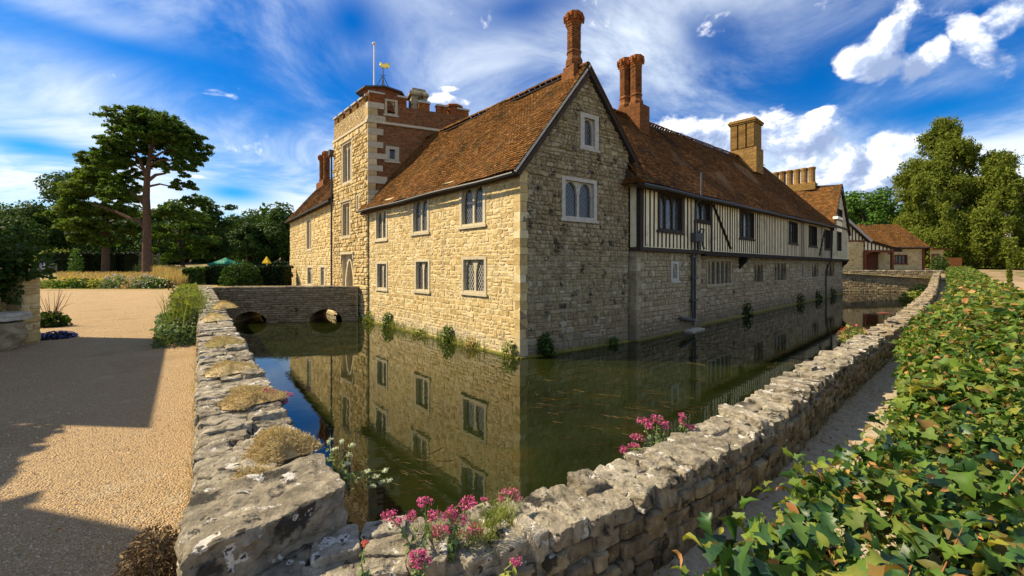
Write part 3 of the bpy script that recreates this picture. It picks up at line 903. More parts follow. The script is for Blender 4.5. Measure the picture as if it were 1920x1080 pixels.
# gravel court
e = [LP + LD * s - LFR.n * .1 for s in np.linspace(-12, 32.5, 30)]
g = G(); V = []
for q in e: V += [(q[0], q[1], .004), (-46, q[1], .004)]
V = np.array(V); V[:, 2] += ground_h(V[:, 0], V[:, 1])
g.add(V, np.array([[2 * i, 2 * i + 2, 2 * i + 3, 2 * i + 1] for i in range(29)])); mk('gravel_court', g, M_GRAVEL, kind='structure')
# sandy path between the right wall and the hedge
us = np.concatenate([np.linspace(-.0, 12, 40), np.linspace(12.5, RL[-1], 40)])
pa = rw(us, .2)[0]; pb = rw(us, 3.2)[0]; g = G()
V = np.empty((160, 3)); V[0::2, :2] = pa; V[1::2, :2] = pb; V[:, 2] = ground_h(V[:, 0], V[:, 1]) + .006
g.add(V, np.array([[2 * i, 2 * i + 1, 2 * i + 3, 2 * i + 2] for i in range(79)])); mk('sandy_path', g, M_PATH, kind='structure')
us2 = np.linspace(11, RL[-1] + 0, 30); pa = rw(us2, 3.6 + .5 * np.sin(us2 * .4))[0]; pb = rw(us2, 10.5 + .8 * np.sin(us2 * .3))[0]
V = np.empty((60, 3)); V[0::2, :2] = pa; V[1::2, :2] = pb; V[:, 2] = ground_h(V[:, 0], V[:, 1]) + .03
g = G(); g.add(V, np.array([[2 * i, 2 * i + 1, 2 * i + 3, 2 * i + 2] for i in range(29)])); mk('dusty_track', g, M_DIRT, kind='structure')
# parched lawn strip and garden path behind the court
g = G(); xs = np.linspace(-46, -22.5, 24)
V = np.array([(x, y, 0) for x in xs for y in (27.3 + .004 * (x + 30), 28.6, 31, 36, 43, 52)]); V[:, 2] = ground_h(V[:, 0], V[:, 1]) + .012
g.add(V, np.array([[i * 6 + j, i * 6 + j + 6, i * 6 + j + 7, i * 6 + j + 1] for i in range(23) for j in range(5)])); mk('parched_lawn', g, M_DRYLAWN, kind='structure', smooth=True)
g = G(); V = []
for f, wd in ((0, 1.3), (.33, 1.2), (.66, 1.1), (1, 1.0)):
    c = plane_pt(262 - 30 * f, 500, 38 + 20 * f); V += [(c[0] - wd, c[1], 0), (c[0] + wd, c[1], 0)]
V = np.array(V); V[:, 2] = ground_h(V[:, 0], V[:, 1]) + .05
g.add(V, np.array([[0, 1, 3, 2], [2, 3, 5, 4], [4, 5, 7, 6]])); mk('garden_path', g, M_DIRT, kind='structure')
# loose pebbles on the near gravel
n = 16000; dd = 1.9 + 7.5 * rng.random(n) ** 1.6; xx = -(.77 + .55 * rng.random(n)) * dd
sz = rng.uniform(.003, .008, n) * (1 + .04 * dd); ph = rng.random(n) * 6.28
oc = np.array([[1, 0, 0], [0, .75, 0], [-1, 0, 0], [0, -.75, 0], [0, 0, .7]])
c_, s_ = np.cos(ph)[:, None], np.sin(ph)[:, None]
V = np.stack([oc[None, :, 0] * c_ - oc[None, :, 1] * s_, oc[None, :, 0] * s_ + oc[None, :, 1] * c_, np.broadcast_to(oc[None, :, 2], (n, 5))], -1) * sz[:, None, None]
V += np.stack([xx, dd, np.full(n, .004)], -1)[:, None]
F = (np.array([[0, 1, 4], [1, 2, 4], [2, 3, 4], [3, 0, 4]])[None] + (np.arange(n) * 5)[:, None, None]).reshape(-1, 3)
mk('loose_gravel', (V.reshape(-1, 3), [F], np.repeat(rng.random(n), 4)), M_PEB, kind='stuff')


# ------------------------------------------------------------------ stone range (sunlit front, gable towards the water)
house = thing('stone_range', 'two storey honey stone house range with steep tiled gable standing straight in the moat', 'house', (*A, WZ))
EZ = 4.90
wops = [(1.79, 3.41, 3.10, 4.68), (5.68, 7.20, 3.06, 4.64), (9.70, 11.15, 2.95, 4.52), (1.73, 3.27, .60, 1.95), (5.62, 6.93, .50, 1.90), (9.68, 11.0, .42, 1.82)]
pad = lambda o, p=.0: (o[0] - p, o[1] + p, o[2] - p - .0, o[3] + p)
g = G(); wall_sheet(g, WF, 0, 12.35, WZ - .6, EZ + .07, wops); wl = mk('front_wall', g, M_MORTAR, house)
put_stones(stone_geo(WF, lay_stones(.30, 11.95, WZ + .12, EZ + .05, [pad(o, .02) for o in wops], ch=(.11, .25), cw=(.13, .42), split=.45), proud=.015, gap=.004, jit=.036), wl, M_STONE, 190)
AP, RSL, LSL = 3.02, 1.14, 1.31
apz = 8.80
gl_ = lambda z: max(0.0, AP - (apz - z) / LSL) if z > 4.85 else 0.0
gr_ = lambda z: min(5.33, AP + (apz - z) / RSL)
gops = [(1.79, 3.53, 3.28, 4.78), (2.68, 3.62, 5.92, 7.20)]
ge = lambda z: (gl_(z), max(gr_(z), gl_(z) + .02))
g = G()
zs = sorted([WZ - .6, 3.28, 4.78, 4.85, 5.92, 6.6, 7.2, apz])
for za, zb in zip(zs[:-1], zs[1:]): wall_sheet(g, GF, 0, 5.33, za, zb, [o for o in gops if o[2] < zb and o[3] > za], edges=ge)
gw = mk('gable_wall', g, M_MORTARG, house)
ged = lambda z: (max(.30 if z < 4.8 else 0, gl_(z)), max(gr_(z), gl_(z) + .02))
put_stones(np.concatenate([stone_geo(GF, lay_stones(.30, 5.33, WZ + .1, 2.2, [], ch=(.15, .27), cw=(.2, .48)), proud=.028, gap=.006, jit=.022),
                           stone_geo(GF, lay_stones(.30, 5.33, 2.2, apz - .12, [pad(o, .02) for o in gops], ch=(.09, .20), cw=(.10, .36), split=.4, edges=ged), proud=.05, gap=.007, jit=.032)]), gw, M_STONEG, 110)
# quoins at the sunlit corner
z = WZ + .05; k = 0
while z < EZ - .05:
    h = rng.uniform(.22, .36); zb = min(z + h, EZ + .02); la, lb = ((.30, .40) if k % 2 else (.40, .30))
    la *= rng.uniform(.75, 1.05); lb *= rng.uniform(.75, 1.05); e_ = .008 + rng.uniform(-.006, .008)
    P8 = []
    for zz in (z + .005, zb - .007):
        for a, b in ((-e_, -e_), (-e_, la), (lb, la), (lb, -e_)):   # a along the gable, b along the front
            q = A + DG * a + DL * b; P8.append((q[0], q[1], zz))
    P8 = np.array(P8); P8[:, :2] += rng.uniform(-.009, .009, (8, 2)); P8[:, 2] += rng.uniform(-.006, .006, 8)
    gq = G(); gq.add(P8, BOXF, rng.random()); mk('quoin_stone', gq, M_STONE, house); z = zb; k += 1
# hidden back walls
g = G(); q0 = A + DG * 5.33
back = Fr(q0, DL, -1); wall_sheet(g, back, 0, 12, WZ - .6, 5.4); mk('back_wall', g, M_MORTARG, house)
# mossy footing
g = G(); fbox(g, WF, -.05, 13.8, WZ - .4, WZ + .06, -.05, .14); fbox(g, GF, -.05, 5.4, WZ - .4, WZ + .05, -.05, .12); mk('footing', g, M_MOSS, house)
for i, o in enumerate(wops):
    window(house, WF, *o, lights=2, m=M_DRESS, fw=.15 if i < 3 else .13, mw=.10, kind='round', rise=.9, hood=False, cames=M_CAMEW if i == 3 else M_CAME, depth=.15, proud=.03, step=.14,
           label='lower mullioned window with bright white diamond leading' if i == 3 else None)
window(house, GF, *gops[0], lights=2, m=M_DRESSG, fw=.16, mw=.10, kind='round', rise=.8, depth=.2, proud=.035, step=.14)
window(house, GF, *gops[1], lights=1, m=M_DRESSG, fw=.2, kind='round', rise=.9, depth=.2, proud=.035, step=.14, label='single arched attic window high in the gable')
# roof: ridge runs back from the gable apex
def gp3(s, t, z, w=0.0):
    q = A + DG * s + DL * t + GF.n * w; return np.array([q[0], q[1], z])
eo = .32
r_ = roof(house, gp3(-eo, -.16, EZ - eo * LSL + .18), gp3(-eo, 12.7, EZ - eo * LSL + .10), gp3(AP, 12.7, apz + .10), gp3(AP, -.16, apz + .16), M_TILE, tw=.17, gauge=.118, sag=.05)
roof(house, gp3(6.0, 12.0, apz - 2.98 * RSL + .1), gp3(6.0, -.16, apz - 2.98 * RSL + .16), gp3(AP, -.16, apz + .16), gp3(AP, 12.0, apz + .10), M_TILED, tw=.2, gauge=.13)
ridge_tiles(house, gp3(AP, -.1, apz + .2), gp3(AP, 12.4, apz + .15), M_TILE)
g = G(); tube(g, [gp3(-eo - .05, t, EZ - eo * LSL + .08 - .02 * math.sin(t), 0) for t in np.linspace(-.1, 12.7, 14)], .055, 6); mk('gutter', g, M_IRON, house)
g = G(); beam(g, gp3(-eo, -.15, EZ - eo * LSL + .13), gp3(AP + .02, -.15, apz + .13), .05, ht=.07); mk('verge', g, M_DRESSG, house)
g = G(); beam(g, gp3(AP, -.14, apz + .14), gp3(5.75, -.14, apz - (5.75 - AP) * RSL + .12), .05, ht=.08); mk('verge', g, M_TILED, house)


def octagon_chimney(parent, c, zb, zt, r=.28, m=M_BRICKO, base=None, label=None, n=8):
    """moulded brick shaft: base block, waist band, shaft, corbelled crown"""
    H_ = zt - zb
    g = G()
    if base: ring_stack(g, c, [(base * 1.0, zb - .6), (base, zb + .06 * H_), (base * .86, zb + .065 * H_), (base * .86, zb + .14 * H_)], 4, rot=base_rot)
    z0 = zb + (.14 * H_ if base else 0)
    ring_stack(g, c, [(r * 1.32, z0), (r * 1.32, z0 + .10 * H_), (r * 1.18, z0 + .13 * H_), (r * 1.05, z0 + .16 * H_), (r * 1.05, z0 + .22 * H_), (r * 1.16, z0 + .225 * H_), (r * 1.16, z0 + .25 * H_), (r, z0 + .27 * H_),
                      (r, zt - .22 * H_), (r * 1.12, zt - .21 * H_), (r * 1.12, zt - .18 * H_)], n)
    ch = mk('chimney', g, m, parent, label)
    g = G()
    zz = zt - .18 * H_
    ring_stack(g, c, [(r * 1.05, zz), (r * 1.2, zz + .02 * H_), (r * 1.2, zz + .05 * H_), (r * 1.34, zz + .055 * H_), (r * 1.34, zz + .09 * H_), (r * 1.5, zz + .10 * H_), (r * 1.52, zz + .145 * H_), (r * 1.40, zz + .15 * H_), (r * 1.36, zt), (r * .9, zt), (r * .85, zt - .1)], n)
    for k in range(n):     # star points of the crown
        a = k * 2 * math.pi / n
        p = np.array([c[0] + r * 1.42 * math.cos(a), c[1] + r * 1.42 * math.sin(a)])
        ring_stack(g, p, [(r * .16, zz + .04 * H_), (r * .24, zz + .09 * H_), (r * .24, zz + .14 * H_), (r * .12, zz + .15 * H_)], 4)
    mk('chimney_crown', g, M_BRICK if m is M_BRICKO else m, ch)
    # brick courses round the shaft
    g = G(); zc = z0 + .29 * H_; row = 0
    while zc < zt - .24 * H_:
        for k in range(n):
            a0 = k * 2 * math.pi / n + math.pi / n; a1 = a0 + 2 * math.pi / n
            p0 = np.array([math.cos(a0), math.sin(a0)]) * r; p1 = np.array([math.cos(a1), math.sin(a1)]) * r
            f_ = .5 if row % 2 else .38
            for b0_, b1_ in ((.02, f_ - .02), (f_ + .02, .98)):
                q0 = p0 + (p1 - p0) * b0_; q1 = p0 + (p1 - p0) * b1_
                o_ = 1 + .018 / r * rng.uniform(.5, 1.1)
                V = [(c[0] + q[0] * s_, c[1] + q[1] * s_, zv) for zv in (zc + .005, zc + .062) for q, s_ in ((q0, .98), (q1, .98), (q1, o_), (q0, o_))]
                g.add(V, BOXF, rng.random())
        zc += .072; row += 1
    if g.n: mk('brick', g, m, ch, kind='stuff')
    return ch


base_rot = math.atan2(DG[1], DG[0]) + math.pi / 4
cc = gp3(AP - .02, .58, 0)[:2]
octagon_chimney(house, cc, 8.75, 11.08, .25, M_BRICKO, base=.47, label='tall single octagonal brick chimney on the gable apex')

# ------------------------------------------------------------------ gatehouse tower
tower = thing('gatehouse_tower', 'square battlemented gatehouse tower with pale rubble front and red brick side', 'tower', (*TB, WZ))
FT = Fr(TB + WF.n * .06, DL, 1)            # front, s from the right corner
TW, TDp, TZ, SZ = 5.3, 5.65, 10.5, 9.38
tops = [(2.15, 3.85, 6.55, 9.0), (2.4, 3.85, 3.35, 5.45), (1.22, 1.62, 4.75, 5.65), (2.0, 3.75, -.25, 2.30)]
g = G(); wall_sheet(g, FT, 0, TW, WZ - .6, TZ, tops); tf = mk('front_wall', g, M_MORTAR, tower)
put_stones(stone_geo(FT, lay_stones(.02, TW, WZ + .1, SZ - .02, [pad(o, .03) for o in tops], ch=(.15, .3), cw=(.2, .5)), proud=.085, jit=.035), tf, M_STONE, 200)
put_stones(stone_geo(FT, lay_stones(.02, TW, SZ + .12, TZ, [], ch=(.075, .08), cw=(.2, .24), split=0, brick=True), proud=.012, gap=.006, jit=.004), tf, M_BRICKY, 0, stuff='brick_face')
sops = [(.86, 1.58, 7.40, 8.22), (.80, 1.50, 9.95, 10.44)]
g = G(); wall_sheet(g, TSF, 0, TDp, WZ, TZ, [sops[0], sops[1]])
ts = mk('side_wall', g, M_BMORT, tower)
put_stones(stone_geo(TSF, lay_stones(.0, TDp, 4.0, TZ, [pad(o, .1) for o in sops] + [(0, TDp, SZ, SZ + .12)], ch=(.075, .08), cw=(.2, .24), split=0, brick=True), proud=.016, gap=.006, jit=.004), ts, M_BRICK, 70, name='brick', stuff='brick_face')
# hidden faces
FBk = Fr(FT.p + DL * TW, DT, 1); g = G(); wall_sheet(g, FBk, 0, TDp, 3, TZ); FB2 = Fr(FT.p + DT * TDp, DL, -1); wall_sheet(g, FB2, 0, TW, 3, TZ)
g.add([(*(FT.p + DL * a + DT * b), TZ - .35) for a, b in ((0, 0), (TW, 0), (TW, TDp), (0, TDp))], np.arange(4)[None]); mk('back_wall', g, M_BRICK, tower)
# string course, quoins
g = G(); fbox(g, FT, -.08, TW + .02, SZ, SZ + .13, -.05, .10); fbox(g, TSF, -.12, TDp, SZ - .002, SZ + .128, -.05, .10); mk('string_course', g, M_DRESS, tower)
z = 4.6; k = 0
while z < TZ - .05:
    h = rng.uniform(.25, .42); zb = min(z + h, TZ)
    if z < SZ + .12 and zb > SZ: zb = SZ if z < SZ - .1 else zb; 
    if abs(z - SZ) < .02: z = SZ + .13; continue
    la, lb = ((.28, .9) if k % 2 else (.4, .42)); lb *= rng.uniform(.8, 1.15); e_ = .03
    P8 = []
    for zz in (z + .006, zb - .006):
        for a, b in ((-e_, -e_ - .02), (-e_, la), (lb, la), (lb, -e_ - .02)):
            q = FT.p + DT * a + DL * b; P8.append((q[0], q[1], zz))
    gq = G(); gq.add(np.array(P8), BOXF, rng.random()); mk('quoin_stone', gq, M_DRESS if k % 2 else M_STONE, tower); z = zb; k += 1
# parapet merlons and crenel sills
def merlon(fr, s0, s1, z0, z1, m):
    g = G(); fbox(g, fr, s0, s1, z0, z1, -.32, -.02); o = mk('merlon', g, m, tower)
    put_stones(stone_geo(fr.shift(-.02), lay_stones(s0, s1, z0, z1 - .02, [], ch=(.075, .08), cw=(.2, .24), split=0, brick=True), proud=.016, gap=.006, jit=.004), o, m, 0, stuff='brick_face')
    g = G(); fbox(g, fr, s0 - .04, s1 + .04, z1, z1 + .09, -.38, .05); fbox(g, fr, s0, s1, z1 + .09, z1 + .13, -.3, -.02); mk('coping', g, M_DRESSG, o)
for s0, s1, zt in ((.0, .78, 11.0), (1.52, 2.0, 11.0), (2.68, 3.3, 10.9), (3.72, 4.35, 10.88), (4.95, TDp, 10.86)): merlon(TSF, s0, s1, TZ, zt, M_BRICK)
for s0, s1 in ((.35, 1.3), (1.68, 2.35), (2.73, 3.4), (3.78, 4.4), (4.75, TW)): merlon(FT, s0, s1, TZ, 10.9, M_BRICKY)
g = G(); fbox(g, TSF, .78, 1.52, 10.78, 11.05, -.32, .0); mk('window_head', g, M_BRICK, tower)
window(tower, TSF, .80, 1.50, 9.95, 10.80, lights=1, m=M_DRESS, fw=.13, kind='pointed', rise=1.1, depth=.2, proud=.03, sill=True, glaz=False)
window(tower, TSF, *sops[0], lights=1, m=M_DRESS, fw=.2, kind=None, depth=.2, proud=.03, glaz=False, sill=True)
window(tower, FT, *tops[0], lights=3, m=M_DRESS, fw=.15, mw=.10, kind='pointed', rise=1.1, hood=True, depth=.22, proud=.04, step=.12, label='tall three light window with square hood mould, upper storey')
window(tower, FT, *tops[1], lights=3, m=M_DRESS, fw=.15, mw=.10, kind='pointed', rise=1.1, hood=True, depth=.22, proud=.04, step=.12)
window(tower, FT, *tops[2], lights=1, m=M_DRESS, fw=.1, kind='pointed', rise=1.2, depth=.18, proud=.03, glaz=False, sill=False)
# gateway arch: two orders and the oak door deep inside
def arch_order(g, fr, a, b, zb, zs, zt, th, w0, w1):
    n = 14; x = np.linspace(-1, 1, n + 1); f = lambda t: 1 - np.abs(t) ** 1.8
    def curve(ext): return (a + b) / 2 + x * ((b - a) / 2 + ext), np.maximum(zs, zs + (zt + ext - zs) * f(x))
    xi, zi = curve(0); xo, zo = curve(th); r = rng.random()
    xi = np.r_[a, xi, b]; zi = np.r_[zb, zi, zb]; xo = np.r_[a - th, xo, b + th]; zo = np.r_[zb, zo, zb]
    for k in range(len(xi) - 1):
        q = [(xi[k], zi[k]), (xi[k + 1], zi[k + 1]), (xo[k + 1], zo[k + 1]), (xo[k], zo[k])]
        s = np.array([p[0] for p in q] * 2); z = np.array([p[1] for p in q] * 2)
        g.add(fr.P(s, z, np.array([w0] * 4 + [w1] * 4)), BOXF, r)
a, b, zb, zt = tops[3]
gate = G(); fbox(gate, FT, a, a + .03, zb, zt, -.62, .03); fbox(gate, FT, b - .03, b, zb, zt, -.62, .03); fbox(gate, FT, a, b, zt - .03, zt, -.62, .03)
ia, ib = a + .34, b - .34
arch_order(gate, FT, ia, ib, zb, .85, 1.95, .16, -.24, -.07); arch_order(gate, FT, ia + .10, ib - .10, zb, .80, 1.80, .11, -.50, -.235)
n_ = 20; x = np.linspace(a, b, n_ + 1); tt_ = np.clip(np.abs((x - (a + b) / 2) / ((ib - ia) / 2 + .16)), 0, 1)
zc = np.where(tt_ < 1, np.maximum(.85, .85 + 1.26 * (1 - tt_ ** 1.8)), zb)
for k in range(n_):
    if zc[k] > zb and zc[k + 1] > zb: gate.add(FT.P([x[k], x[k + 1], x[k + 1], x[k]], [zc[k], zc[k + 1], zt, zt], -.15), np.arange(4)[None], .4)
    else: gate.add(FT.P([x[k], x[k + 1], x[k + 1], x[k]], [zb, zb, zt, zt], -.15), np.arange(4)[None], .4)
go = mk('gateway', gate, M_DRESS, tower)
g = G()
for i in range(6): fbox(g, FT, a + .34 + i * .18, a + .34 + (i + 1) * .18 - .008, zb, 1.95, -.52, -.47)
mk('door', g, M_DOOR, go)
g = G(); fbox(g, FT, a - .15, b + .15, zt + .002, zt + .12, -.02, .14); fbox(g, FT, a - .15, a - .03, zt - .3, zt + .002, -.02, .11); fbox(g, FT, b + .03, b + .15, zt - .3, zt + .002, -.02, .11); mk('hood_mould', g, M_DRESS, go)
# rainwater pipe on the far corner
g = G(); tube(g, [FT.P(TW + .05, zz, .14) for zz in (8.6, 4, 0, -.9)], .06, 8); mk('downpipe', g, M_LEAD, tower)
g = G(); fbox(g, FT, TW - .12, TW + .22, 8.6, 8.95, .0, .3); mk('rainwater_head', g, M_LEAD, tower)
# low stair turret cap behind the parapet, block chimney, pole and vane
tc_ = FT.p + DT * 1.25 + DL * 1.25
g = G(); ring_stack(g, tc_, [(1.22, 10.2), (1.22, 11.34), (1.30, 11.35), (1.30, 11.42), (1.25, 11.43), (.25, 11.80), (.05, 11.86)], 8); mk('turret', g, M_BRICK, tower)
g = G(); ring_stack(g, tc_, [(1.40, 11.36), (1.40, 11.44), (.3, 11.84), (.04, 11.94)], 8); mk('turret_cap', g, M_LEAD, tower)
q = FT.p + DT * 2.9 - DL * -.9; g = G(); ring_stack(g, FT.p + DT * 3.05 + DL * .8, [(.62, 10.0), (.62, 11.35), (.78, 11.40), (.78, 11.52), (.55, 11.75), (.50, 11.85)], 4, rot=math.atan2(DT[1], DT[0]) + .785); mk('stone_stack', g, M_STONEG, tower)
g = G(); ring_stack(g, FT.p + DT * 5.1 + DL * .55, [(.50, 10.0), (.50, 11.02), (.58, 11.03), (.58, 11.14), (.50, 11.20)], 8); mk('corner_turret', g, M_BRICK, tower)
fp = plane_pt(701.5, 165, 23.6); ft = plane_pt(701.5, 84, 23.6)
g = G(); tube(g, [fp - [0, 0, .6], ft], [.055, .04], 8); ring_stack(g, ft[:2], [(.04, ft[2] - .02), (.11, ft[2] + .04), (.11, ft[2] + .1), (.03, ft[2] + .16)], 8); mk('flagpole', g, M_WHITE, tower)
vb = plane_pt(718, 165, 23.5); vt = plane_pt(718, 128, 23.5)
g = G(); tube(g, [vb - [0, 0, .2], vt], .03, 6)
for k in range(4):
    an = k * 1.57 + .5; d_ = np.array([math.cos(an), math.sin(an), 0])
    tube(g, [vb + d_ * .42 - [0, 0, .1], vb + d_ * .22 + [0, 0, .3], vb + d_ * .05 + [0, 0, .65]], .02, 5)
for d_ in ((1, 0, 0), (0, 1, 0)): tube(g, [vb + np.array(d_) * .2 + [0, 0, .72], vb - np.array(d_) * .2 + [0, 0, .72]], .012, 5)
va = mk('weathervane', g, M_IRON, tower, label='wrought iron weathervane with a gilded cockerel')
# cockerel: body with thickness, tail disc, comb
outl = np.array([(-.28, .10), (-.24, .22), (-.30, .30), (-.20, .36), (-.10, .26), (.02, .16), (.12, .26), (.26, .36), (.40, .30), (.44, .14), (.36, -.02), (.20, -.10), (.02, -.10), (-.14, -.06), (-.26, .0)]) * .78
g = G(); k = len(outl); V = []
for off, sc in ((-.05, .8), (0, 1.0), (.05, .8)):
    for p in outl: V.append((vt[0] + p[0] * sc + .04, vt[1] + off + p[0] * .25, vt[2] + .08 + p[1] * sc))
P = []
for r_i in range(2):
    for j in range(k): P.append([r_i * k + j, r_i * k + (j + 1) % k, (r_i + 1) * k + (j + 1) % k, (r_i + 1) * k + j])
g.add(V, [np.array(P)]); g.add(V[:k], np.arange(k)[None]); g.add(V[2 * k:], np.arange(k)[None]); mk('cockerel', g, M_GOLD, va)
g = G(); q = FT.P(.6, 10.95, .12); box(g, q[0] - .14, q[0] + .1, q[1] - .1, q[1] + .1, q[2], q[2] + .14); tube(g, [q - [.0, 0, .05], q + [-.25, -.1, .12]], .06, 6); mk('floodlight', g, M_IRON, tower)

# ------------------------------------------------------------------ range beyond the tower
north = thing('north_range', 'pale stone range with mossy tiled roof left of the gatehouse tower', 'house', (*TD, WZ))
nops = [(6.7, 8.6, 2.85, 5.35), (6.4, 8.3, .10, 1.62), (2.4, 3.9, .15, 1.66)]
g = G(); wall_sheet(g, NF, 0, 16.1, WZ - .6, 6.05, nops); nw = mk('front_wall', g, M_MORTAR, north)
put_stones(stone_geo(NF, lay_stones(0, 16.1, WZ + .2, 6.02, [pad(o, .03) for o in nops], ch=(.2, .34), cw=(.3, .62)), proud=.04), nw, M_STONE, 180)
for o, tr in zip(nops, (None, None, None)): window(north, NF, *o, lights=2 if o[2] < 2 else 3, m=M_DRESS, fw=.18, mw=.16, kind='pointed', rise=.9, hood=o[2] > 2, depth=.2, proud=.03, step=.16)
g = G(); Fe = Fr(TD + DN * 16.1, (.796, .605), 1); wall_sheet(g, Fe, 0, 5.6, WZ - .6, 6.05); e9 = Fe.P([0, 5.6, 2.8], [6.05, 6.05, 9.6], 0); g.add(e9, np.arange(3)[None]); mk('end_wall', g, M_STONE, north)
def np3(s, w_, z): q = NF.P(s, z, w_); return q
roof(north, np3(-.05, .35, 5.80), np3(16.5, .35, 5.80), np3(16.9, -2.8, 9.65), np3(-.05, -2.8, 9.65), M_TILED, tw=.25, gauge=.15, sag=.05)
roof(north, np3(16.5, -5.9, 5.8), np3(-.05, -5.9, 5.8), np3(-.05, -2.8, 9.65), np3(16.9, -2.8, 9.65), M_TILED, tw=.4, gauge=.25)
for ds in (14.2, 15.9):
    cq = np3(ds, -2.8, 0)[:2]; octagon_chimney(north, cq, 9.3, 12.5, .27, M_BRICKO)
g = G(); fbox(g, NF, 13.6, 16.5, 8.6, 9.75, -3.25, -2.35); mk('chimney_base', g, M_BRICKO, north)
g = G(); fbox(g, NF, -.05, 16.5, 5.70, 5.80, .33, .43); mk('gutter', g, M_IRON, north)

# ------------------------------------------------------------------ timber framed range
rangeb = thing('timber_framed_range', 'long close studded black and cream upper storey jettied over a grey stone moat wall', 'house', (*B0, WZ))
LEN = 34.2
zlo = lambda s: 2.30 - .002 * s
zhi = lambda s: 4.82 + .014 * s
# stone bay
bops = [(2.83, 3.56, .95, 1.82)]
g = G(); wall_sheet(g, BF, 0, 5.85, WZ - .6, 2.3, bops); BS = Fr(B0, -BF.n, -1) if False else Fr2(B0, -BF.n, -DR)
wall_sheet(g, BS, 0, .9, WZ - .6, 2.3); BE = Fr2(B0 + DR * 5.85, -BF.n, DR); wall_sheet(g, BE, 0, .4, WZ - .6, 2.3); bw = mk('bay_wall', g, M_MORTARG, rangeb)
put_stones(np.concatenate([stone_geo(BF, lay_stones(.3, 5.55, WZ + .1, 2.2, [pad(o, .02) for o in bops], ch=(.16, .28), cw=(.22, .5)), proud=.035), stone_geo(BS, lay_stones(.3, .7, WZ + .1, 2.2, [], ch=(.16, .28), cw=(.2, .4)), proud=.03)]), bw, M_STONEB, 130)
for cx_, sg in ((0., 1), (5.85, -1)):
    z = WZ + .05; k = 0
    while z < 2.2:
        h = rng.uniform(.22, .36); zb = min(z + h, 2.24); la, lb = ((.30, .5) if k % 2 else (.32, .3)); P8 = []
        for zz in (z + .006, zb - .008):
            for a, b in ((-.025, .025), (lb, .025), (lb, -la), (-.025, -la)):
                q = B0 + DR * (cx_ + sg * a) + BF.n * b; P8.append((q[0], q[1], zz))
        P8 = np.array(P8); P8[:, :2] += rng.uniform(-.005, .005, (8, 2)); gq = G(); gq.add(P8, BOXF, rng.random()); mk('quoin_stone', gq, M_STONEB, rangeb); z = zb; k += 1
window(rangeb, BF, *bops[0], lights=1, m=M_DRESSG, fw=.17, kind='pointed', rise=1.2, depth=.18, proud=.03, glaz=False, sill=True)
# recessed stone wall under the jetty
rops = [(7.3, 10.7, .55, 2.0), (14.3, 16.2, .50, 1.80), (18.4, 21.4, .50, 1.95), (25.4, 26.4, .62, 2.0), (28.9, 31.5, .55, 2.02), (34.4, 38.1, .55, 2.06)]
g = G(); wall_sheet(g, SF, 5.8, 42.4, WZ - .6, 2.4, rops); SE = Fr2(SF.p + DR * 42.4, -BF.n, DR); wall_sheet(g, SE, 0, 8, WZ - .6, 2.4); sw = mk('moat_side_wall', g, M_MORTARG, rangeb)
put_stones(stone_geo(SF, lay_stones(5.87, 42.4, WZ + .15, 2.3, [pad(o, .02) for o in rops], ch=(.18, .32), cw=(.28, .7)), proud=.045), sw, M_STONEB, 150)
for i, o in enumerate(rops):
    window(rangeb, SF, *o, lights=(5, 2, 3, 1, 2, 2)[i], m=M_STONEB, fw=.14, mw=.10, kind='round' if i in (0, 1, 2) else 'pointed', rise=.8, depth=.22, proud=.03, step=.2, sill=True, glaz=i < 3)
g = G(); fbox(g, BF, -.04, 5.9, WZ - .4, WZ + .05, -.05, .10); fbox(g, SF, 5.9, 42.4, WZ - .4, WZ + .05, -.05, .12); mk('footing', g, M_MOSS, rangeb)
# limewashed panels and oak frame
tops_ = [(1.4, 3.6, 3.12, 4.72), (4.88, 6.62, 3.78, 4.78), (10.6, 12.9, 3.22, 4.82), (20.2, 22.5, 3.28, 4.90), (25.9, 28.5, 3.26, 4.98), (31.5, 33.6, 3.16, 4.96)]
g = G(); wall_sheet(g, TF, 0, LEN, 2.2, 5.4, [(o[0], o[1], o[2], o[3]) for o in tops_]); TS = Fr2(TF.p, -BF.n, -DR); wall_sheet(g, TS, 0, 1.2, 2.2, 5.0); 
for V_ in g.v: 
    top_ = V_[:, 2] > 5.0; V_[top_, 2] = 5.02 + .0145 * ((V_[top_, :2] - TF.p) @ DR)
tp = mk('upper_wall', g, M_PLASTER, rangeb)
def stud(s, z0, z1, wd=.085, pr=.022, fr=None):
    g = G(); j = rng.uniform(-.022, .022, 2); wd = wd * rng.uniform(.8, 1.25); fr_ = fr or TF
    sA, sB = s + j[0], s + j[1]
    V = fr_.P(np.array([sA - wd / 2, sA + wd / 2, sA + wd / 2, sA - wd / 2, sB - wd / 2, sB + wd / 2, sB + wd / 2, sB - wd / 2]), np.array([z0] * 4 + [z1] * 4), np.array([-.03, -.03, pr, pr] * 2))
    g.add(V, BOXF, rng.random()); mk('stud', g, M_OAK, rangeb if fr_ is not WG else wing)
WG = None
s = .42; studs = []
while s < LEN - .1:
    hit = [o for o in tops_ if o[0] - .07 < s < o[1] + .07]
    if hit:
        o = hit[0]; stud(s, zlo(s) + .1, o[2] - .07)
        if zhi(s) - o[3] > .2: stud(s, o[3] + .06, zhi(s) - .04)
    else: stud(s, zlo(s) + .1, zhi(s) - .04, wd=.082 if rng.random() < .88 else .15)
    s += .335 * rng.uniform(.93, 1.07)
stud(.10, 2.25, 4.75, .22, .05); stud(6.75, 2.3, 4.9, .16, .05); stud(LEN - .1, 2.3, 5.3, .2, .05)
g = G(); fbox(g, TS, .42, .54, 2.3, 4.75, -.03, .035); mk('stud', g, M_OAK, rangeb)
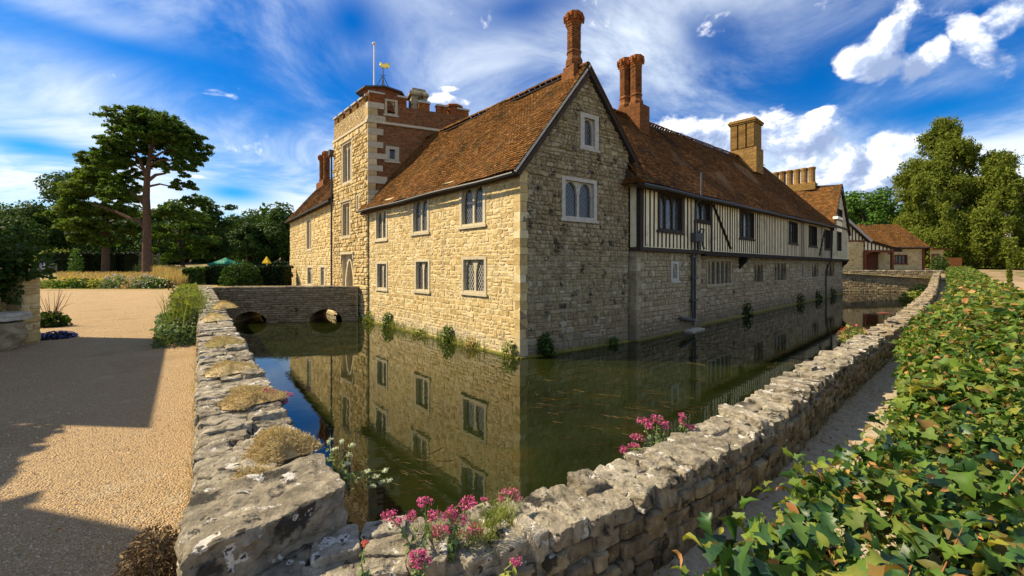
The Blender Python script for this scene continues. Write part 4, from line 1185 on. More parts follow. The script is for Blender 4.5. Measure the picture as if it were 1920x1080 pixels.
g = G(); fbox(g, TS, .0, .12, 2.3, 4.75, -.03, .035); mk('stud', g, M_OAK, rangeb)
g = G(); fbox(g, TF, -.05, 5.9, 2.20, 2.36, -.25, .07); fbox(g, TS, .0, 1.0, 2.202, 2.358, -.1, .07); mk('sill_beam', g, M_OAK, rangeb)
g = G(); fbox(g, TF, 5.9, 42.6, 2.12, 2.34, -.46, .09); mk('bressummer', g, M_OAK, rangeb)
g = G(); beam(g, TF.P(0, 4.86, .02), TF.P(LEN, zhi(LEN) + .02, .02), .14, ht=.16); mk('wall_plate', g, M_OAK, rangeb)
for o in tops_:
    for zz in (o[2] - .06, ):
        g = G(); fbox(g, TF, o[0] - .1, o[1] + .1, zz - .05, zz + .05, -.03, .075); mk('window_board', g, M_OAK, rangeb)
    window(rangeb, TF, *o, lights=3 if o[1] - o[0] > 2 else 2, m=M_OAK, fw=.13, mw=.09, kind='round' if o[0] < 15 else None, rise=.8, depth=.14, proud=.06, step=.16, sill=False, glaz=o[0] < 15, name='casement_window')
for s0, z0, s1, z1 in ((6.9, 4.7, 9.2, 2.55), (29.3, 2.5, 31.2, 4.7)):
    g = G(); beam(g, TF.P(s0, z0, .045), TF.P(s1, z1, .045), .11, ht=.06); mk('brace', g, M_OAK, rangeb)
for s in (11.9, 42.2):
    g = G(); V = []
    for ds in (-.12, .12):
        for w_, z in ((-.45, 2.12), (.06, 2.12), (-.05, 1.85), (-.30, 1.62), (-.45, 1.35)): V.append(TF.P(s + ds, z, w_))
    g.add(V, [np.array([[0, 1, 6, 5], [1, 2, 7, 6], [2, 3, 8, 7], [3, 4, 9, 8], [4, 0, 5, 9]]), np.arange(5)[None], np.arange(5, 10)[None]]); mk('bracket', g, M_OAK, rangeb)
# roof, hipped towards the far wing
RZ0, RZ1 = 9.95, 10.95
rp = lambda s, w_, z: BF.P(s, z, w_)
ez = lambda s: 4.82 + .015 * s
roof(rangeb, rp(-.55, .52, ez(0) - .02), rp(34.3, .52, ez(34.3)), rp(28.9, -4, RZ1), rp(1.2, -4, RZ0 - .2), M_TILED, tw=.2, gauge=.135, sag=.06)
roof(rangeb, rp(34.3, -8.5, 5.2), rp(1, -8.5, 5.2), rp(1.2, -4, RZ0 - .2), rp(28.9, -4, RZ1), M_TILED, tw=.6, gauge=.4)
roof(rangeb, rp(34.3, .52, ez(34.3)), rp(34.3, -8.5, 5.2), rp(29.0, -4.1, RZ1), rp(28.9, -4, RZ1), M_TILED, tw=.4, gauge=.3)
ridge_tiles(rangeb, rp(1.2, -4, RZ0 - .1), rp(28.9, -4, RZ1 + .08), M_TILED, r=.15)
g = G(); tube(g, [rp(s_, .60, ez(s_) - .12 + .015 * math.sin(s_)) for s_ in np.linspace(-.5, 34.2, 20)], .075, 6); mk('gutter', g, M_IRON, rangeb)
# little hipped return of the bay roof against the gable
g = G(); roof_tiles(g, rp(-.62, -.55, 4.78), rp(-.60, .52, ez(0) - .02), rp(.1, -.15, 5.62), rp(.1, -.15, 5.63), tw=.17, gauge=.12, sag=.0); mk('hip_return', g, M_TILED, rangeb)
g = G(); p0 = rp(-.60, .54, ez(0)); p1 = rp(.12, -.16, 5.7)
for k in range(6): tube(g, [p0 + (p1 - p0) * (k / 6), p0 + (p1 - p0) * ((k + 1.1) / 6)], [.115, .085], 8)
mk('hip_tile', g, M_TILED, rangeb)
# twin chimney astride the ridge
base_rot = math.atan2(DR[1], DR[0]) + math.pi / 4
g = G(); fbox(g, BF, 5.45, 6.45, 8.7, 10.45, -4.85, -3.05); mk('chimney_base', g, M_BRICKO, rangeb)
for k, (s_, w_, zt) in enumerate(((5.95, -4.28, 13.35), (5.95, -3.58, 13.25))):
    octagon_chimney(rangeb, rp(s_, w_, 0)[:2], 10.42, zt, .29, M_BRICKO)
# seagull-sized finial bird on the nearer crown
# broad three flue stack
g = G(); fbox(g, BF, 22.2, 23.9, 9.2, 11.25, -4.55, -2.55); fbox(g, BF, 22.28, 23.82, 11.25, 13.3, -4.4, -2.7)
st = mk('chimney', g, M_BRICKY, rangeb, label='broad yellow brick chimney stack with two sunk grooves')
for k in range(3):
    g = G(); w0 = -4.5 + k * .64; fbox(g, BF, 22.16, 23.94, 11.3, 13.3, w0, w0 + .50)
    for zz in np.arange(11.35, 13.25, .09): fbox(g, BF, 22.15, 23.95, zz, zz + .07, w0 - .01, w0 + .51)
    mk('flue', g, M_BRICKY, st)
g = G(); fbox(g, BF, 22.08, 24.02, 13.3, 13.42, -4.62, -2.6); fbox(g, BF, 22.02, 24.08, 13.42, 13.56, -4.68, -2.54); fbox(g, BF, 22.1, 24.0, 13.56, 13.66, -4.6, -2.62); mk('chimney_cap', g, M_BRICKY, st)
# rainwater goods on the bay corner
g = G()
tube(g, [rp(4.55, .62, 5.9), rp(4.55, .60, 4.7), rp(4.62, .32, 4.5), rp(4.62, .28, 2.4), rp(4.75, .10, 2.1), rp(4.75, .10, -.2), rp(4.75, .16, -1.2)], .055, 8)
tube(g, [rp(5.05, .26, 3.1), rp(5.05, .26, 2.4), rp(5.05, .10, 2.0), rp(5.05, .10, -.9)], .05, 8)
dp = mk('downpipe', g, M_LEAD, rangeb)
g = G(); fbox(g, BF, 4.42, 5.2, 2.75, 3.15, .16, .42); mk('hopper', g, M_LEAD, dp)
g = G(); tube(g, [rp(4.9, .3, 3.1), rp(4.95, .42, 3.35), rp(5.25, .42, 3.35), rp(5.3, .34, 3.0), rp(5.35, .32, 2.6), rp(5.6, .3, 2.45)], .045, 8); mk('swan_neck', g, M_LEAD, dp)
for zz in (2.0, 1.0, -.05):
    g = G(); fbox(g, BF, 4.6, 5.2, zz, zz + .07, .0, .18); mk('pipe_bracket', g, M_LEAD, dp)
g = G(); tube(g, [rp(3.5, .12, -.75), rp(4.7, .2, -.95)], .08, 8); mk('overflow_pipe', g, M_LEAD, rangeb)
g = G(); fbox(g, BF, 3.9, 5.2, WZ - .2, WZ + .07, .1, .5); mk('stone_step', g, M_DRESSG, rangeb)
g = G(); tube(g, [rp(33.9, .3, 5.2), rp(33.9, .25, 2.2), rp(33.9, .1, 1.9), rp(33.9, -.18, 1.2), rp(33.9, -.18, WZ)], .055, 6); mk('downpipe', g, M_IRON, rangeb)
# ------------------------------------------------------------------ gabled wing at the far end
wing = thing('gabled_wing', 'far cross wing with a tall plastered gable and steep tiled roof', 'house', (*(B0 + DR * 38), 2.0))
WG = TF.shift(.06)
WA, WZt, WE = 37.95, 9.75, 5.35
we = lambda z: (WA - min(3.7, (WZt - z) / 1.17), WA + min(4.35, (WZt - z) / 1.05))
wo_ = [(36.7, 38.8, 6.15, 7.35), (36.5, 38.5, 3.1, 5.05)]
g = G(); zs = [2.34, 3.1, 5.05, 5.5, 6.15, 7.35, WZt]
for za, zb in zip(zs[:-1], zs[1:]): wall_sheet(g, WG, 0, 0, za, zb, [o for o in wo_ if o[2] < zb and o[3] > za], edges=we)
q = Fr2(WG.p + DR * 42.3, -BF.n, DR); wall_sheet(g, q, 0, 9, 2.3, 5.6); mk('gable_wall', g, M_PLASTER, wing)
for s in np.arange(34.7, 42.2, .5):
    zt_ = WZt - max((WA - s) * 1.17, (s - WA) * 1.05) - .15
    hit = [o for o in wo_ if o[0] - .05 < s < o[1] + .05]
    if hit: 
        stud(s, 2.4, wo_[1][2] - .05, fr=WG); 
        if zt_ > 7.6: stud(s, 7.45, zt_, fr=WG)
    else: stud(s, 2.4, zt_, wd=.09, fr=WG)
g = G(); fbox(g, WG, 34.3, 42.3, 5.42, 5.60, -.02, .09); mk('tie_beam', g, M_OAK, wing)
for o in wo_: window(wing, WG, *o, lights=2, m=M_OAK, fw=.15, mw=.1, kind=None, depth=.14, proud=.06, sill=False, glaz=False, name='casement_window')
roof(wing, rp(33.9, .36, 5.05), rp(33.9, -9, 5.05), rp(WA, -9, WZt + .75), rp(WA, .36, WZt + .1), M_TILE, tw=.25, gauge=.15, sag=.05)
roof(wing, rp(42.6, -9, 5.0), rp(42.6, .36, 5.0), rp(WA, .36, WZt + .1), rp(WA, -9, WZt + .75), M_TILE, tw=.5, gauge=.3)
g = G(); beam(g, rp(WA, .40, WZt + .1), rp(42.6, .38, 4.95), .06, ht=.14); beam(g, rp(33.9, .38, 5.0), rp(WA, .40, WZt + .1), .06, ht=.12); mk('bargeboard', g, M_OAK, wing)
g = G(); fbox(g, WG, 34.0, 36.2, 6.05, 6.3, .1, .5); mk('valley_gutter', g, M_WHITE, wing)
g = G(); fbox(g, BF, WA - .55, WA + .55, 9.6, 10.32, -6.2, -1.75); rowc = mk('chimney', g, M_BRICKY, wing, label='row of six round yellow brick chimney flues')
for k in range(6):
    cq = rp(WA, -2.15 - k * .66, 0)[:2]; g = G()
    ring_stack(g, cq, [(.36, 10.2), (.36, 10.45), (.31, 10.5), (.31, 11.7), (.34, 11.72), (.34, 11.82), (.37, 11.84), (.37, 11.98), (.33, 12.02), (.29, 12.02)], 12); mk('flue', g, M_BRICKY, rowc)

# ------------------------------------------------------------------ bridge
BP0 = np.array([-15.75, 21.43]); BP1 = np.array([-8.60, 22.70]); bd = BP1 - BP0; BLEN = np.linalg.norm(bd)
BR = Fr(BP0, bd, -1)
bridge = thing('stone_bridge', 'low weathered stone bridge with two arches crossing the moat to the gatehouse', 'bridge', (*(BP0 * .5 + BP1 * .5), WZ))
arches = [(1.15, 2.75, -.80), (4.85, 6.55, -.74)]
BTOP = .42
def soffit(s):
    z = np.full_like(s, -9.0)
    for a, b, zt in arches:
        t = (s - (a + b) / 2) / ((b - a) / 2); z = np.where(np.abs(t) < 1, WZ - .02 + (zt - WZ) * np.sqrt(np.clip(1 - t * t, 0, 1)), z)
    return z
g = G(); x = np.unique(np.r_[np.linspace(-.3, BLEN + .1, 30), *[(a + b) / 2 + (b - a) / 2 * np.sin(np.linspace(-1.57, 1.57, 25)) for a, b, _ in arches]])
BW = 3.4
for a, b in zip(x[:-1], x[1:]):
    za, zb = soffit(np.array([a + 1e-5, b - 1e-5])); za, zb = max(za, WZ - .8), max(zb, WZ - .8)
    for w_ in (-.02, -BW): g.add(BR.P([a, b, b, a], [za, zb, BTOP - .02, BTOP - .02], w_), np.arange(4)[None], .5)
    g.add(BR.P([a, b, b, a], [za, zb, zb, za], [-.02, -.02, -BW, -BW]), np.arange(4)[None], .5)
    g.add(BR.P([a, b, b, a], 0.0, [-.3, -.3, -BW + .3, -BW + .3]), np.arange(4)[None], .5)
    g.add(BR.P([a, b, b, a], [BTOP - .02] * 4, [-.02, -.02, -.34, -.34]), np.arange(4)[None], .5); g.add(BR.P([a, b, b, a], [0, 0, BTOP - .02, BTOP - .02], -.34), np.arange(4)[None], .5)
    g.add(BR.P([a, b, b, a], [BTOP - .02] * 4, [-BW, -BW, -BW + .3, -BW + .3]), np.arange(4)[None], .5); g.add(BR.P([a, b, b, a], [0, 0, BTOP - .02, BTOP - .02], -BW + .3), np.arange(4)[None], .5)
bb = mk('bridge_body', g, M_BRIDGE, bridge)
aops = []
for a, b, zt in arches:
    for k in range(6):
        t0, t1 = k / 6, (k + 1) / 6; zz0 = WZ - .3 if k == 0 else WZ + (zt - WZ + .14) * t0; zz1 = WZ + (zt - WZ + .14) * t1
        hw = (b - a + .24) / 2 * math.sqrt(max(0, 1 - t0 ** 2)); aops.append(((a + b) / 2 - hw, (a + b) / 2 + hw, zz0, zz1))
Qs = []
for z0_, z1_ in [(WZ - .02 + i * .118, WZ - .02 + (i + 1) * .118) for i in range(16)]:
    if z1_ > BTOP - .02: continue
    ops_ = [o for o in aops if o[2] < (z0_ + z1_) / 2 < o[3]]
    q = lay_stones(-.1, BLEN, z0_, z1_, [(o[0], o[1], z0_ - 1, z1_ + 1) for o in ops_], ch=(.117, .119), cw=(.22, .46), split=0)
    Qs.append(q)
put_stones(stone_geo(BR, np.concatenate(Qs), proud=.035, gap=.008, jit=.012), bb, M_BRIDGE, 200)
for a, b, zt in arches:                      # arch ring stones
    th = np.linspace(0, math.pi, 14)
    for t0, t1 in zip(th[:-1], th[1:]):
        V = []
        for w_ in (-.25, .035):
            for t_, e_ in ((t0 + .015, 0), (t1 - .015, 0), (t1 - .015, .13), (t0 + .015, .13)):
                V.append(BR.P((a + b) / 2 - ((b - a) / 2 + e_) * math.cos(t_), WZ + (zt - WZ + e_) * math.sin(t_), w_))
        gq = G(); gq.add(np.array(V), BOXF, rng.random()); mk('arch_stone', gq, M_BRIDGE, bridge)
s = -.1
while s < BLEN - .1:
    L = rng.uniform(.28, .55); P, F = rock((L - .012, .40, .10), 3, .2, .05, 3); gq = G()
    c = BR.P(s + L / 2, BTOP + .03 + rng.normal(0, .008), -.16); gq.add(place(P, c, np.array([*BR.d, 0]), np.array([*(-BR.n), 0])), F, rng.random())
    mk('coping_stone', gq, M_WALL, bridge); s += L

# ------------------------------------------------------------------ left moat wall
lw_ = thing('moat_wall', 'broad lichen spotted rubble wall between the gravel court and the moat', 'wall', (*LP, 0))
g = G(); 
fbox(g, LFR, .05, 24.6, WZ - .6, .47, -.47, -.03); core = mk('wall_core', g, M_CAP, lw_)
def rough_bed(fn, us_, ws_, name, par, m):
    """uneven mortar bed between the capping stones"""
    V = np.array([[*fn(u, w_), 0] if False else fn(u, w_) for u in us_ for w_ in ws_]); k_ = len(ws_)
    F_ = np.array([[i * k_ + j, i * k_ + j + 1, (i + 1) * k_ + j + 1, (i + 1) * k_ + j] for i in range(len(us_) - 1) for j in range(k_ - 1)])
    gb = G(); gb.add(V, F_, .3); mk(name, gb, m, par)
rough_bed(lambda u, w_: LFR.P(u + rng.normal(0, .008), (.532 if -.49 < w_ < -.03 else .44) + rng.normal(0, .012), w_), np.concatenate([np.arange(.1, 6, .05), np.arange(6, 24.6, .2)]), (-.505, -.47, -.40, -.33, -.25, -.17, -.09, -.035, -.012), 'mortar_bed', lw_, M_CAP)
LX = np.array([*LFR.d, 0]); LY = np.array([*LFR.n, 0])
LTH = .51
def lstone(s, z, w_, size, n, name='stone', m=M_WALL, amp=.05, chips=5, rad=.22, par=lw_, yaw=0.0, chip=.86):
    P, F = rock(size, n, rad, amp, chips, chip); gq = G()
    ax = LX * math.cos(yaw) + LY * math.sin(yaw); ay = -LX * math.sin(yaw) + LY * math.cos(yaw)
    gq.add(place(P, LFR.P(s, z, w_), ax, ay), F, rng.random()); return mk(name, gq, m, par, smooth=False)
# the great end cap and the stones under it
P, F = rock((.46, .57, .19), 30, .07, .045, 9, .92, .12); gq = G()
P[:, 0] += .18 * P[:, 1] * -1
gq.add(place(P, LFR.P(.19, .515, -.25), LX, LY), F, rng.random()); mk('capping_stone', gq, M_CAP, lw_, label='large rough end block with white and orange lichen')
for s_, z_, w_, sz_ in ((.13, .31, -.25, (.36, .60, .24)), (.16, .06, -.12, (.4, .32, .26)), (.16, .06, -.42, (.4, .28, .26)), (.12, -.3, -.25, (.4, .62, .45))): lstone(s_, z_, w_, sz_, 10, m=M_CAP, amp=.05)
s = .43; k = 0; far_g = G()
while s < 24.6:
    nearf = s < 7
    L = rng.uniform(.09, .24) * (1 if nearf else 1.3)
    parts_ = [(-LTH * .5, LTH)] if rng.random() < .30 else ([(-LTH * .28, LTH * .52), (-LTH * .78, LTH * .45)] if rng.random() < .7 else [(-LTH * .17, LTH * .33), (-LTH * .5, LTH * .32), (-LTH * .84, LTH * .33)])
    for w_, ww in parts_:
        hh = rng.uniform(.10, .16); zt = .562 + rng.normal(0, .014)
        lstone(s + L / 2 + rng.normal(0, .01), zt - hh / 2, w_, (L * 1.03, ww * rng.uniform(.97, 1.04), hh), 14 if s < 2.2 else 9 if s < 6 else 4 if s < 12 else 3, 'capping_stone', M_CAP, .065, 9, .12, yaw=rng.normal(0, .10))
    s += L
for row, (z0_, h_) in enumerate(((.0, .17), (.17, .15), (.32, .14))):
    s = .32
    while s < 24.6:
        L = rng.uniform(.16, .42)
        if s < 12: lstone(s + L / 2, z0_ + h_ / 2, -.06, (L * .97, .16, h_ * .96), 5 if s < 4 else 3, amp=.05)
        else:
            P, F = rock((L * .97, .16, h_ * .96), 2, .2, .05, 2); far_g.add(place(P, LFR.P(s + L / 2, z0_ + h_ / 2, -.06), LX, LY), F, rng.random())
        s += L
mk('rubble_stone', far_g, M_WALL, lw_, kind='stuff')
far_g = G(); Qi = lay_stones(.1, 24.4, WZ - .1, .47, [], ch=(.16, .26), cw=(.2, .5)); Vi = stone_geo(Fr2(LFR.p - LFR.n * .47, LFR.d, -LFR.n), Qi, proud=.04)
put_stones(Vi, lw_, M_WALL, 0)

# ------------------------------------------------------------------ right moat wall
RWT = .42
rwt = thing('moat_wall', 'curving low rubble wall with ragged pale capping between the moat and the sandy path', 'wall', (*rw(3., .18)[0], 0))
def cap_h(u): return RWT + .55 * sstep(np.asarray(u, float), 22, 60)
us = np.concatenate([np.linspace(-.0, 14, 60), np.linspace(14.6, RL[-1], 50)])
prof = [(.05, 0), (.05, 1), (RTH - .010, 1), (RTH - .010, 0)]
g = G(); V = []
for u in us:
    for w_, tp_ in prof:
        q = rw(u, w_)[0]; V.append((q[0], q[1], (cap_h(u) - .075) if tp_ else (WZ - .6 if w_ < .2 else -.3)))
n_ = len(us); F = [[i * 4 + j, i * 4 + j + 1, i * 4 + j + 5, i * 4 + j + 4] for i in range(n_ - 1) for j in range(3)] + [[i * 4 + 3, i * 4, i * 4 + 4, i * 4 + 7] for i in range(n_ - 1)]
g.add(np.array(V), np.array(F), .5); mk('wall_core', g, M_CAP, rwt)
def bed_pt(u, w_):
    q = rw(u, w_)[0]; return np.array([q[0], q[1], cap_h(u) - (.026 if .03 < w_ < RTH - .03 else .10) + rng.normal(0, .012)])
rough_bed(bed_pt, np.concatenate([np.arange(.1, 8, .05), np.arange(8, RL[-1] - .3, .25)]), (.012, .04, .09, .14, .18, .22, .27, .32, RTH - .012), 'mortar_bed', rwt, M_CAP)
far_g = G(); cnt = 0
def rstone(u, z, w_, size, n, name, m, amp=.06, yaw=0., chips=5):
    global cnt
    P, F = rock(size, n, .12, amp * .8, chips + 2, .9, .07); q, t, nn = rw(u, w_)
    ax = np.array([*t, 0]); ay = np.array([*(-nn), 0]); ax2 = ax * math.cos(yaw) + ay * math.sin(yaw); ay2 = -ax * math.sin(yaw) + ay * math.cos(yaw)
    tl = rng.normal(0, .05); az_ = np.cross(ax2, ay2); 
    V = place(P, (*q, z), ax2, ay2)
    if n > 2 and cnt < 296:
        gq = G(); gq.add(V, F, rng.random()); mk(name, gq, m, rwt); cnt += 1
    else: far_g.add(V, F, rng.random())
u = .15
while u < RL[-1] - .3:
    near = u < 6; L = rng.uniform(.07, .19) if near else rng.uniform(.13, .30)
    n_ = 12 if u < 2.6 else 9 if u < 5 else 4 if u < 9 else 2
    for w_, ww in ([(RTH * .5, RTH)] if rng.random() < .15 else [(RTH * .27, RTH * .52), (RTH * .76, RTH * .5)] if rng.random() < .6 else [(RTH * .17, RTH * .34), (RTH * .5, RTH * .34), (RTH * .83, RTH * .34)]):
        hh = rng.uniform(.08, .13); zt = cap_h(u) + rng.normal(0, .020)
        rstone(u + L / 2 + rng.normal(0, .015), zt - hh / 2, w_ + rng.normal(0, .008), (L * 1.0, ww, hh), n_, 'capping_stone', M_CAP, .07, rng.normal(0, .22))
    u += L
rows = ((-.02, .10), (.08, .085), (.165, .08), (.245, .075))
for z0_, h_ in rows:
    u = .12 + rng.random() * .1
    while u < RL[-1] - .3:
        L = rng.uniform(.08, .24) if u < 8 else rng.uniform(.18, .36); n_ = 9 if u < 3 else 6 if u < 6 else 3 if u < 9.5 else 2
        dz = float(cap_h(u) - RWT)
        rstone(u + L / 2, z0_ * (1 + dz) + h_ * (1 + dz) / 2 + rng.normal(0, .006), RTH - .055 + rng.normal(0, .008), (L * .96, .15, h_ * (1 + dz) * rng.uniform(.9, 1.08)), n_, 'stone', M_WALL, .06, rng.normal(0, .05))
        u += L
mk('rubble_stone', far_g, M_WALL, rwt, kind='stuff')

# ------------------------------------------------------------------ far moat wall and farm court
fw = thing('moat_wall', 'straight grey retaining wall closing the far end of the moat below the barn', 'wall', (42, 48, WZ))
FWR = Fr((36.3, 50.2), np.array([47.9, 46.2]) - np.array([36.3, 50.2]), -1); FL = np.linalg.norm(np.array([47.9, 46.2]) - np.array([36.3, 50.2]))
g = G(); fbox(g, FWR, -3, FL, WZ - .6, 1.0, -.45, 0); c_ = mk('wall_core', g, M_MORTARG, fw)
put_stones(stone_geo(FWR, lay_stones(-3, FL, WZ, .98, [], ch=(.2, .32), cw=(.3, .7)), proud=.05), c_, M_BRIDGE, 90)
s = -3.
while s < FL:
    L = rng.uniform(.35, .7); P, F = rock((L * .98, .55, .18), 3, .2, .06, 3); gq = G(); gq.add(place(P, FWR.P(s + L / 2, 1.05, -.22), np.array([*FWR.d, 0]), np.array([*(-FWR.n), 0])), F, rng.random()); mk('coping_stone', gq, M_WALL, fw); s += L
GZ = 1.12
barn = thing('barn', 'low stone barn with long orange tiled roof, porch and small leaded window across the moat', 'barn', (49, 54, GZ))
BN = Fr((43.5, 54.0), (1, 0), -1)
bo = [(6.65, 8.35, 1.9, 3.1), (2.9, 4.6, GZ - .1, 3.25)]
g = G(); wall_sheet(g, BN, 0, 10.6, GZ - .5, 4.2, bo); bw_ = mk('front_wall', g, M_MORTAR, barn)
put_stones(stone_geo(BN, lay_stones(0, 10.6, GZ, 4.15, bo, ch=(.2, .32), cw=(.3, .65)), proud=.04), bw_, M_STONE, 80)
g = G(); e2 = Fr((54.1, 54), (0, 1), -1); wall_sheet(g, e2, 0, 8, GZ - .5, 4.2); g.add(e2.P([0, 8, 4], [4.2, 4.2, 7.2]), np.arange(3)[None]); mk('end_wall', g, M_STONE, barn)
window(barn, BN, *bo[0], lights=3, m=M_REDWOOD, fw=.14, mw=.08, kind=None, depth=.15, proud=.05, sill=True, step=.2)
for k in range(8):
    g = G(); fbox(g, BN, 2.9 + k * .2125, 2.9 + (k + 1) * .2125 - .012, GZ, 3.25, -.14, -.08); mk('door_plank', g, M_REDWOOD, barn)
g = G(); fbox(g, BN, 2.75, 4.75, 3.25, 3.4, -.1, .05); mk('lintel', g, M_OAK, barn)
roof(barn, (43, 53.5, 4.05), (54.5, 53.5, 4.05), (54.4, 58, 7.45), (41, 58, 7.45), M_TILE, tw=.26, gauge=.17, sag=.05)
roof(barn, (54.5, 62.5, 4.05), (41, 62.5, 4.05), (41, 58, 7.45), (54.4, 58, 7.45), M_TILE, tw=.6, gauge=.4)
g = G(); tube(g, [(43, 53.42, 4.0), (54.5, 53.42, 4.0)], .07, 6); mk('gutter', g, M_IRON, barn)
# cross wing with framed gable, and the open porch
CG = Fr((38.4, 52.0), (1, 0), -1)
g = G(); wall_sheet(g, CG, 0, 6.0, GZ - .5, 4.75); cw_ = mk('wing_wall', g, M_MORTAR, barn)
put_stones(stone_geo(CG, lay_stones(0, 6.0, GZ, 4.7, [], ch=(.2, .32), cw=(.3, .65)), proud=.04), cw_, M_STONE, 60)
g = G(); g.add(CG.P([-.2, 6.2, 6.2, 3.0], [4.75, 4.75, 4.95, 8.0], .05), np.arange(4)[None]); mk('gable_panel', g, M_PLASTER, barn)
for s in np.arange(3.2, 6.2, .42):
    g = G(); fbox(g, CG, s, s + .13, 4.8, max(4.95, 8.0 - (s - 3.0) * .95 - .1), .0, .1); mk('stud', g, M_OAK, barn)
g = G(); fbox(g, CG, -.2, 6.3, 4.68, 4.86, .0, .12); mk('tie_beam', g, M_REDWOOD, barn)
roof(barn, (45.0, 60, 4.75), (45.0, 51.6, 4.75), (41.4, 51.6, 8.1), (41.4, 60, 8.1), M_TILED, tw=.3, gauge=.2)
roof(barn, (37.8, 51.6, 4.75), (37.8, 60, 4.75), (41.4, 60, 8.1), (41.4, 51.6, 8.1), M_TILED, tw=.5, gauge=.3)
g = G(); beam(g, (41.4, 51.55, 8.0), (45.05, 51.55, 4.72), .12, ht=.28); mk('bargeboard', g, M_DRESSG, barn)
for x_ in (44.45, 47.9):
    g = G(); fbox(g, Fr((x_, 51.9), (1, 0), -1), -.13, .13, GZ - .1, 3.45, -.13, .13); mk('porch_post', g, M_REDWOOD, barn)
g = G(); beam(g, (44.4, 51.9, 3.5), (48.6, 51.9, 3.5), .24); beam(g, (47.85, 51.9, 2.95), (47.3, 51.9, 3.4), .12); beam(g, (44.5, 51.9, 2.95), (45.1, 51.9, 3.4), .12); mk('porch_beam', g, M_REDWOOD, barn)
g = G(); g.add([(44.5, 51.86, 3.6), (48.7, 51.86, 3.6), (44.5, 51.86, 4.75), (44.5, 51.94, 3.6), (48.7, 51.94, 3.6), (44.5, 51.94, 4.75)], [np.array([[0, 1, 2], [3, 5, 4]]), np.array([[0, 3, 4, 1], [1, 4, 5, 2], [2, 5, 3, 0]])]); mk('porch_panel', g, M_PLASTER, barn)
for s in np.arange(44.8, 48.2, .48):
    g = G(); fbox(g, Fr((s, 51.86), (1, 0), -1), -.06, .06, 3.6, 4.7 - (s - 44.5) * .26, .0, .05); mk('stud', g, M_OAK, barn)
roof(barn, (49.0, 51.6, 3.62), (49.0, 54.2, 3.62), (44.6, 54.2, 4.95), (44.6, 51.6, 4.95), M_TILED, tw=.3, gauge=.2)
g = G(); fbox(g, BN, 54.1 - 43.5 - .35, 54.1 - 43.5 - .08, GZ, 4.0, .0, .12); mk('corner_post', g, M_REDWOOD, barn)
shed = thing('lean_to', 'small red doored lean-to against the right end of the barn', 'shed', (55.6, 53.6, GZ))
SH = Fr((54.25, 53.4), (1, 0), -1); g = G(); wall_sheet(g, SH, 0, 1.7, GZ - .3, 3.9); mk('wall', g, M_STONE, shed)
g = G(); fbox(g, SH, .15, 1.15, GZ, 3.2, .0, .06); mk('door', g, M_REDWOOD, shed)
g = G(); fbox(g, SH, -.1, 2.4, 3.75, 3.95, -2, .4); mk('roof', g, M_TILED, shed)
g = G(); fbox(g, SH, 1.75, 4.0, GZ - .3, 2.7, -.3, .1); bk = mk('screen_wall', g, M_BRICK, None, 'short pinkish brick screen wall right of the barn beside the birch', 'wall')

# ------------------------------------------------------------------ the house beside the path whose shade lies on the court (outside the frame)
cot = thing('stable_block', 'stone stable block standing left of the gravel court', 'building', (-12, 7, 0))
sv = np.array([SUN_U[0], SUN_U[1]]) / math.tan(R(SUN_EL))        # towards the sun, per metre of height
CH = 4.5
c0 = np.array([-3.55, 4.05]) + sv * CH; c1 = np.array([-7.55, 9.05]) + sv * CH
dd_ = (c1 - c0) / np.linalg.norm(c1 - c0); nn_ = np.array([-.995, .09])
g = G(); P8 = [(*q, z) for z in (-.2, CH) for q in (c0, c0 + nn_ * 6, c1 + nn_ * 6, c1)]; g.add(np.array(P8), BOXF); mk('wall', g, M_STONEG, cot)
g = G(); m0 = (c0 + nn_ * 3); m1 = (c1 + nn_ * 3)
g.add([(*c0, CH), (*c1, CH), (*m1, CH + 1.6), (*m0, CH + 1.6), (*(c0 + nn_ * 6), CH), (*(c1 + nn_ * 6), CH)], [np.array([[0, 1, 2, 3], [4, 3, 2, 5]]), np.array([[0, 3, 4], [1, 5, 2]])]); mk('roof', g, M_TILE, cot)
tree('shadow_tree', 'unseen rounded tree added to round off the shadow corner on the gravel', 'tree', (c0[0] - .5, c0[1] - 1.15, 0), 5.0, 1.05, 3500, .16, M_DARKL, crown_frac=.7, clumps=30)  # added out of view to soften and round the edge of the court's shadow
shade_blk = thing('shadow_block', 'unseen block behind the viewpoint added to shade the near gravel', 'building', (-9, 0, 0))  # plain block added out of view to cast the nearest shadow on the gravel
d0 = np.array([-2.05, 2.42]) + sv * CH; d1 = np.array([-4.6, 3.05]) + sv * CH
g = G(); P8 = [(*q, z) for z in (-.2, CH) for q in (d0, d1, d1 + (-2, -9), d0 + (.5, -9))]; g.add(np.array(P8), BOXF); mk('wall', g, M_STONEG, shade_blk)
g = G(); P8 = [(*q, z) for z in (CH, CH + .2) for q in (d0, d1, d1 + (-2, -9), d0 + (.5, -9))]; g.add(np.array(P8), BOXF); mk('roof', g, M_LEAD, shade_blk)

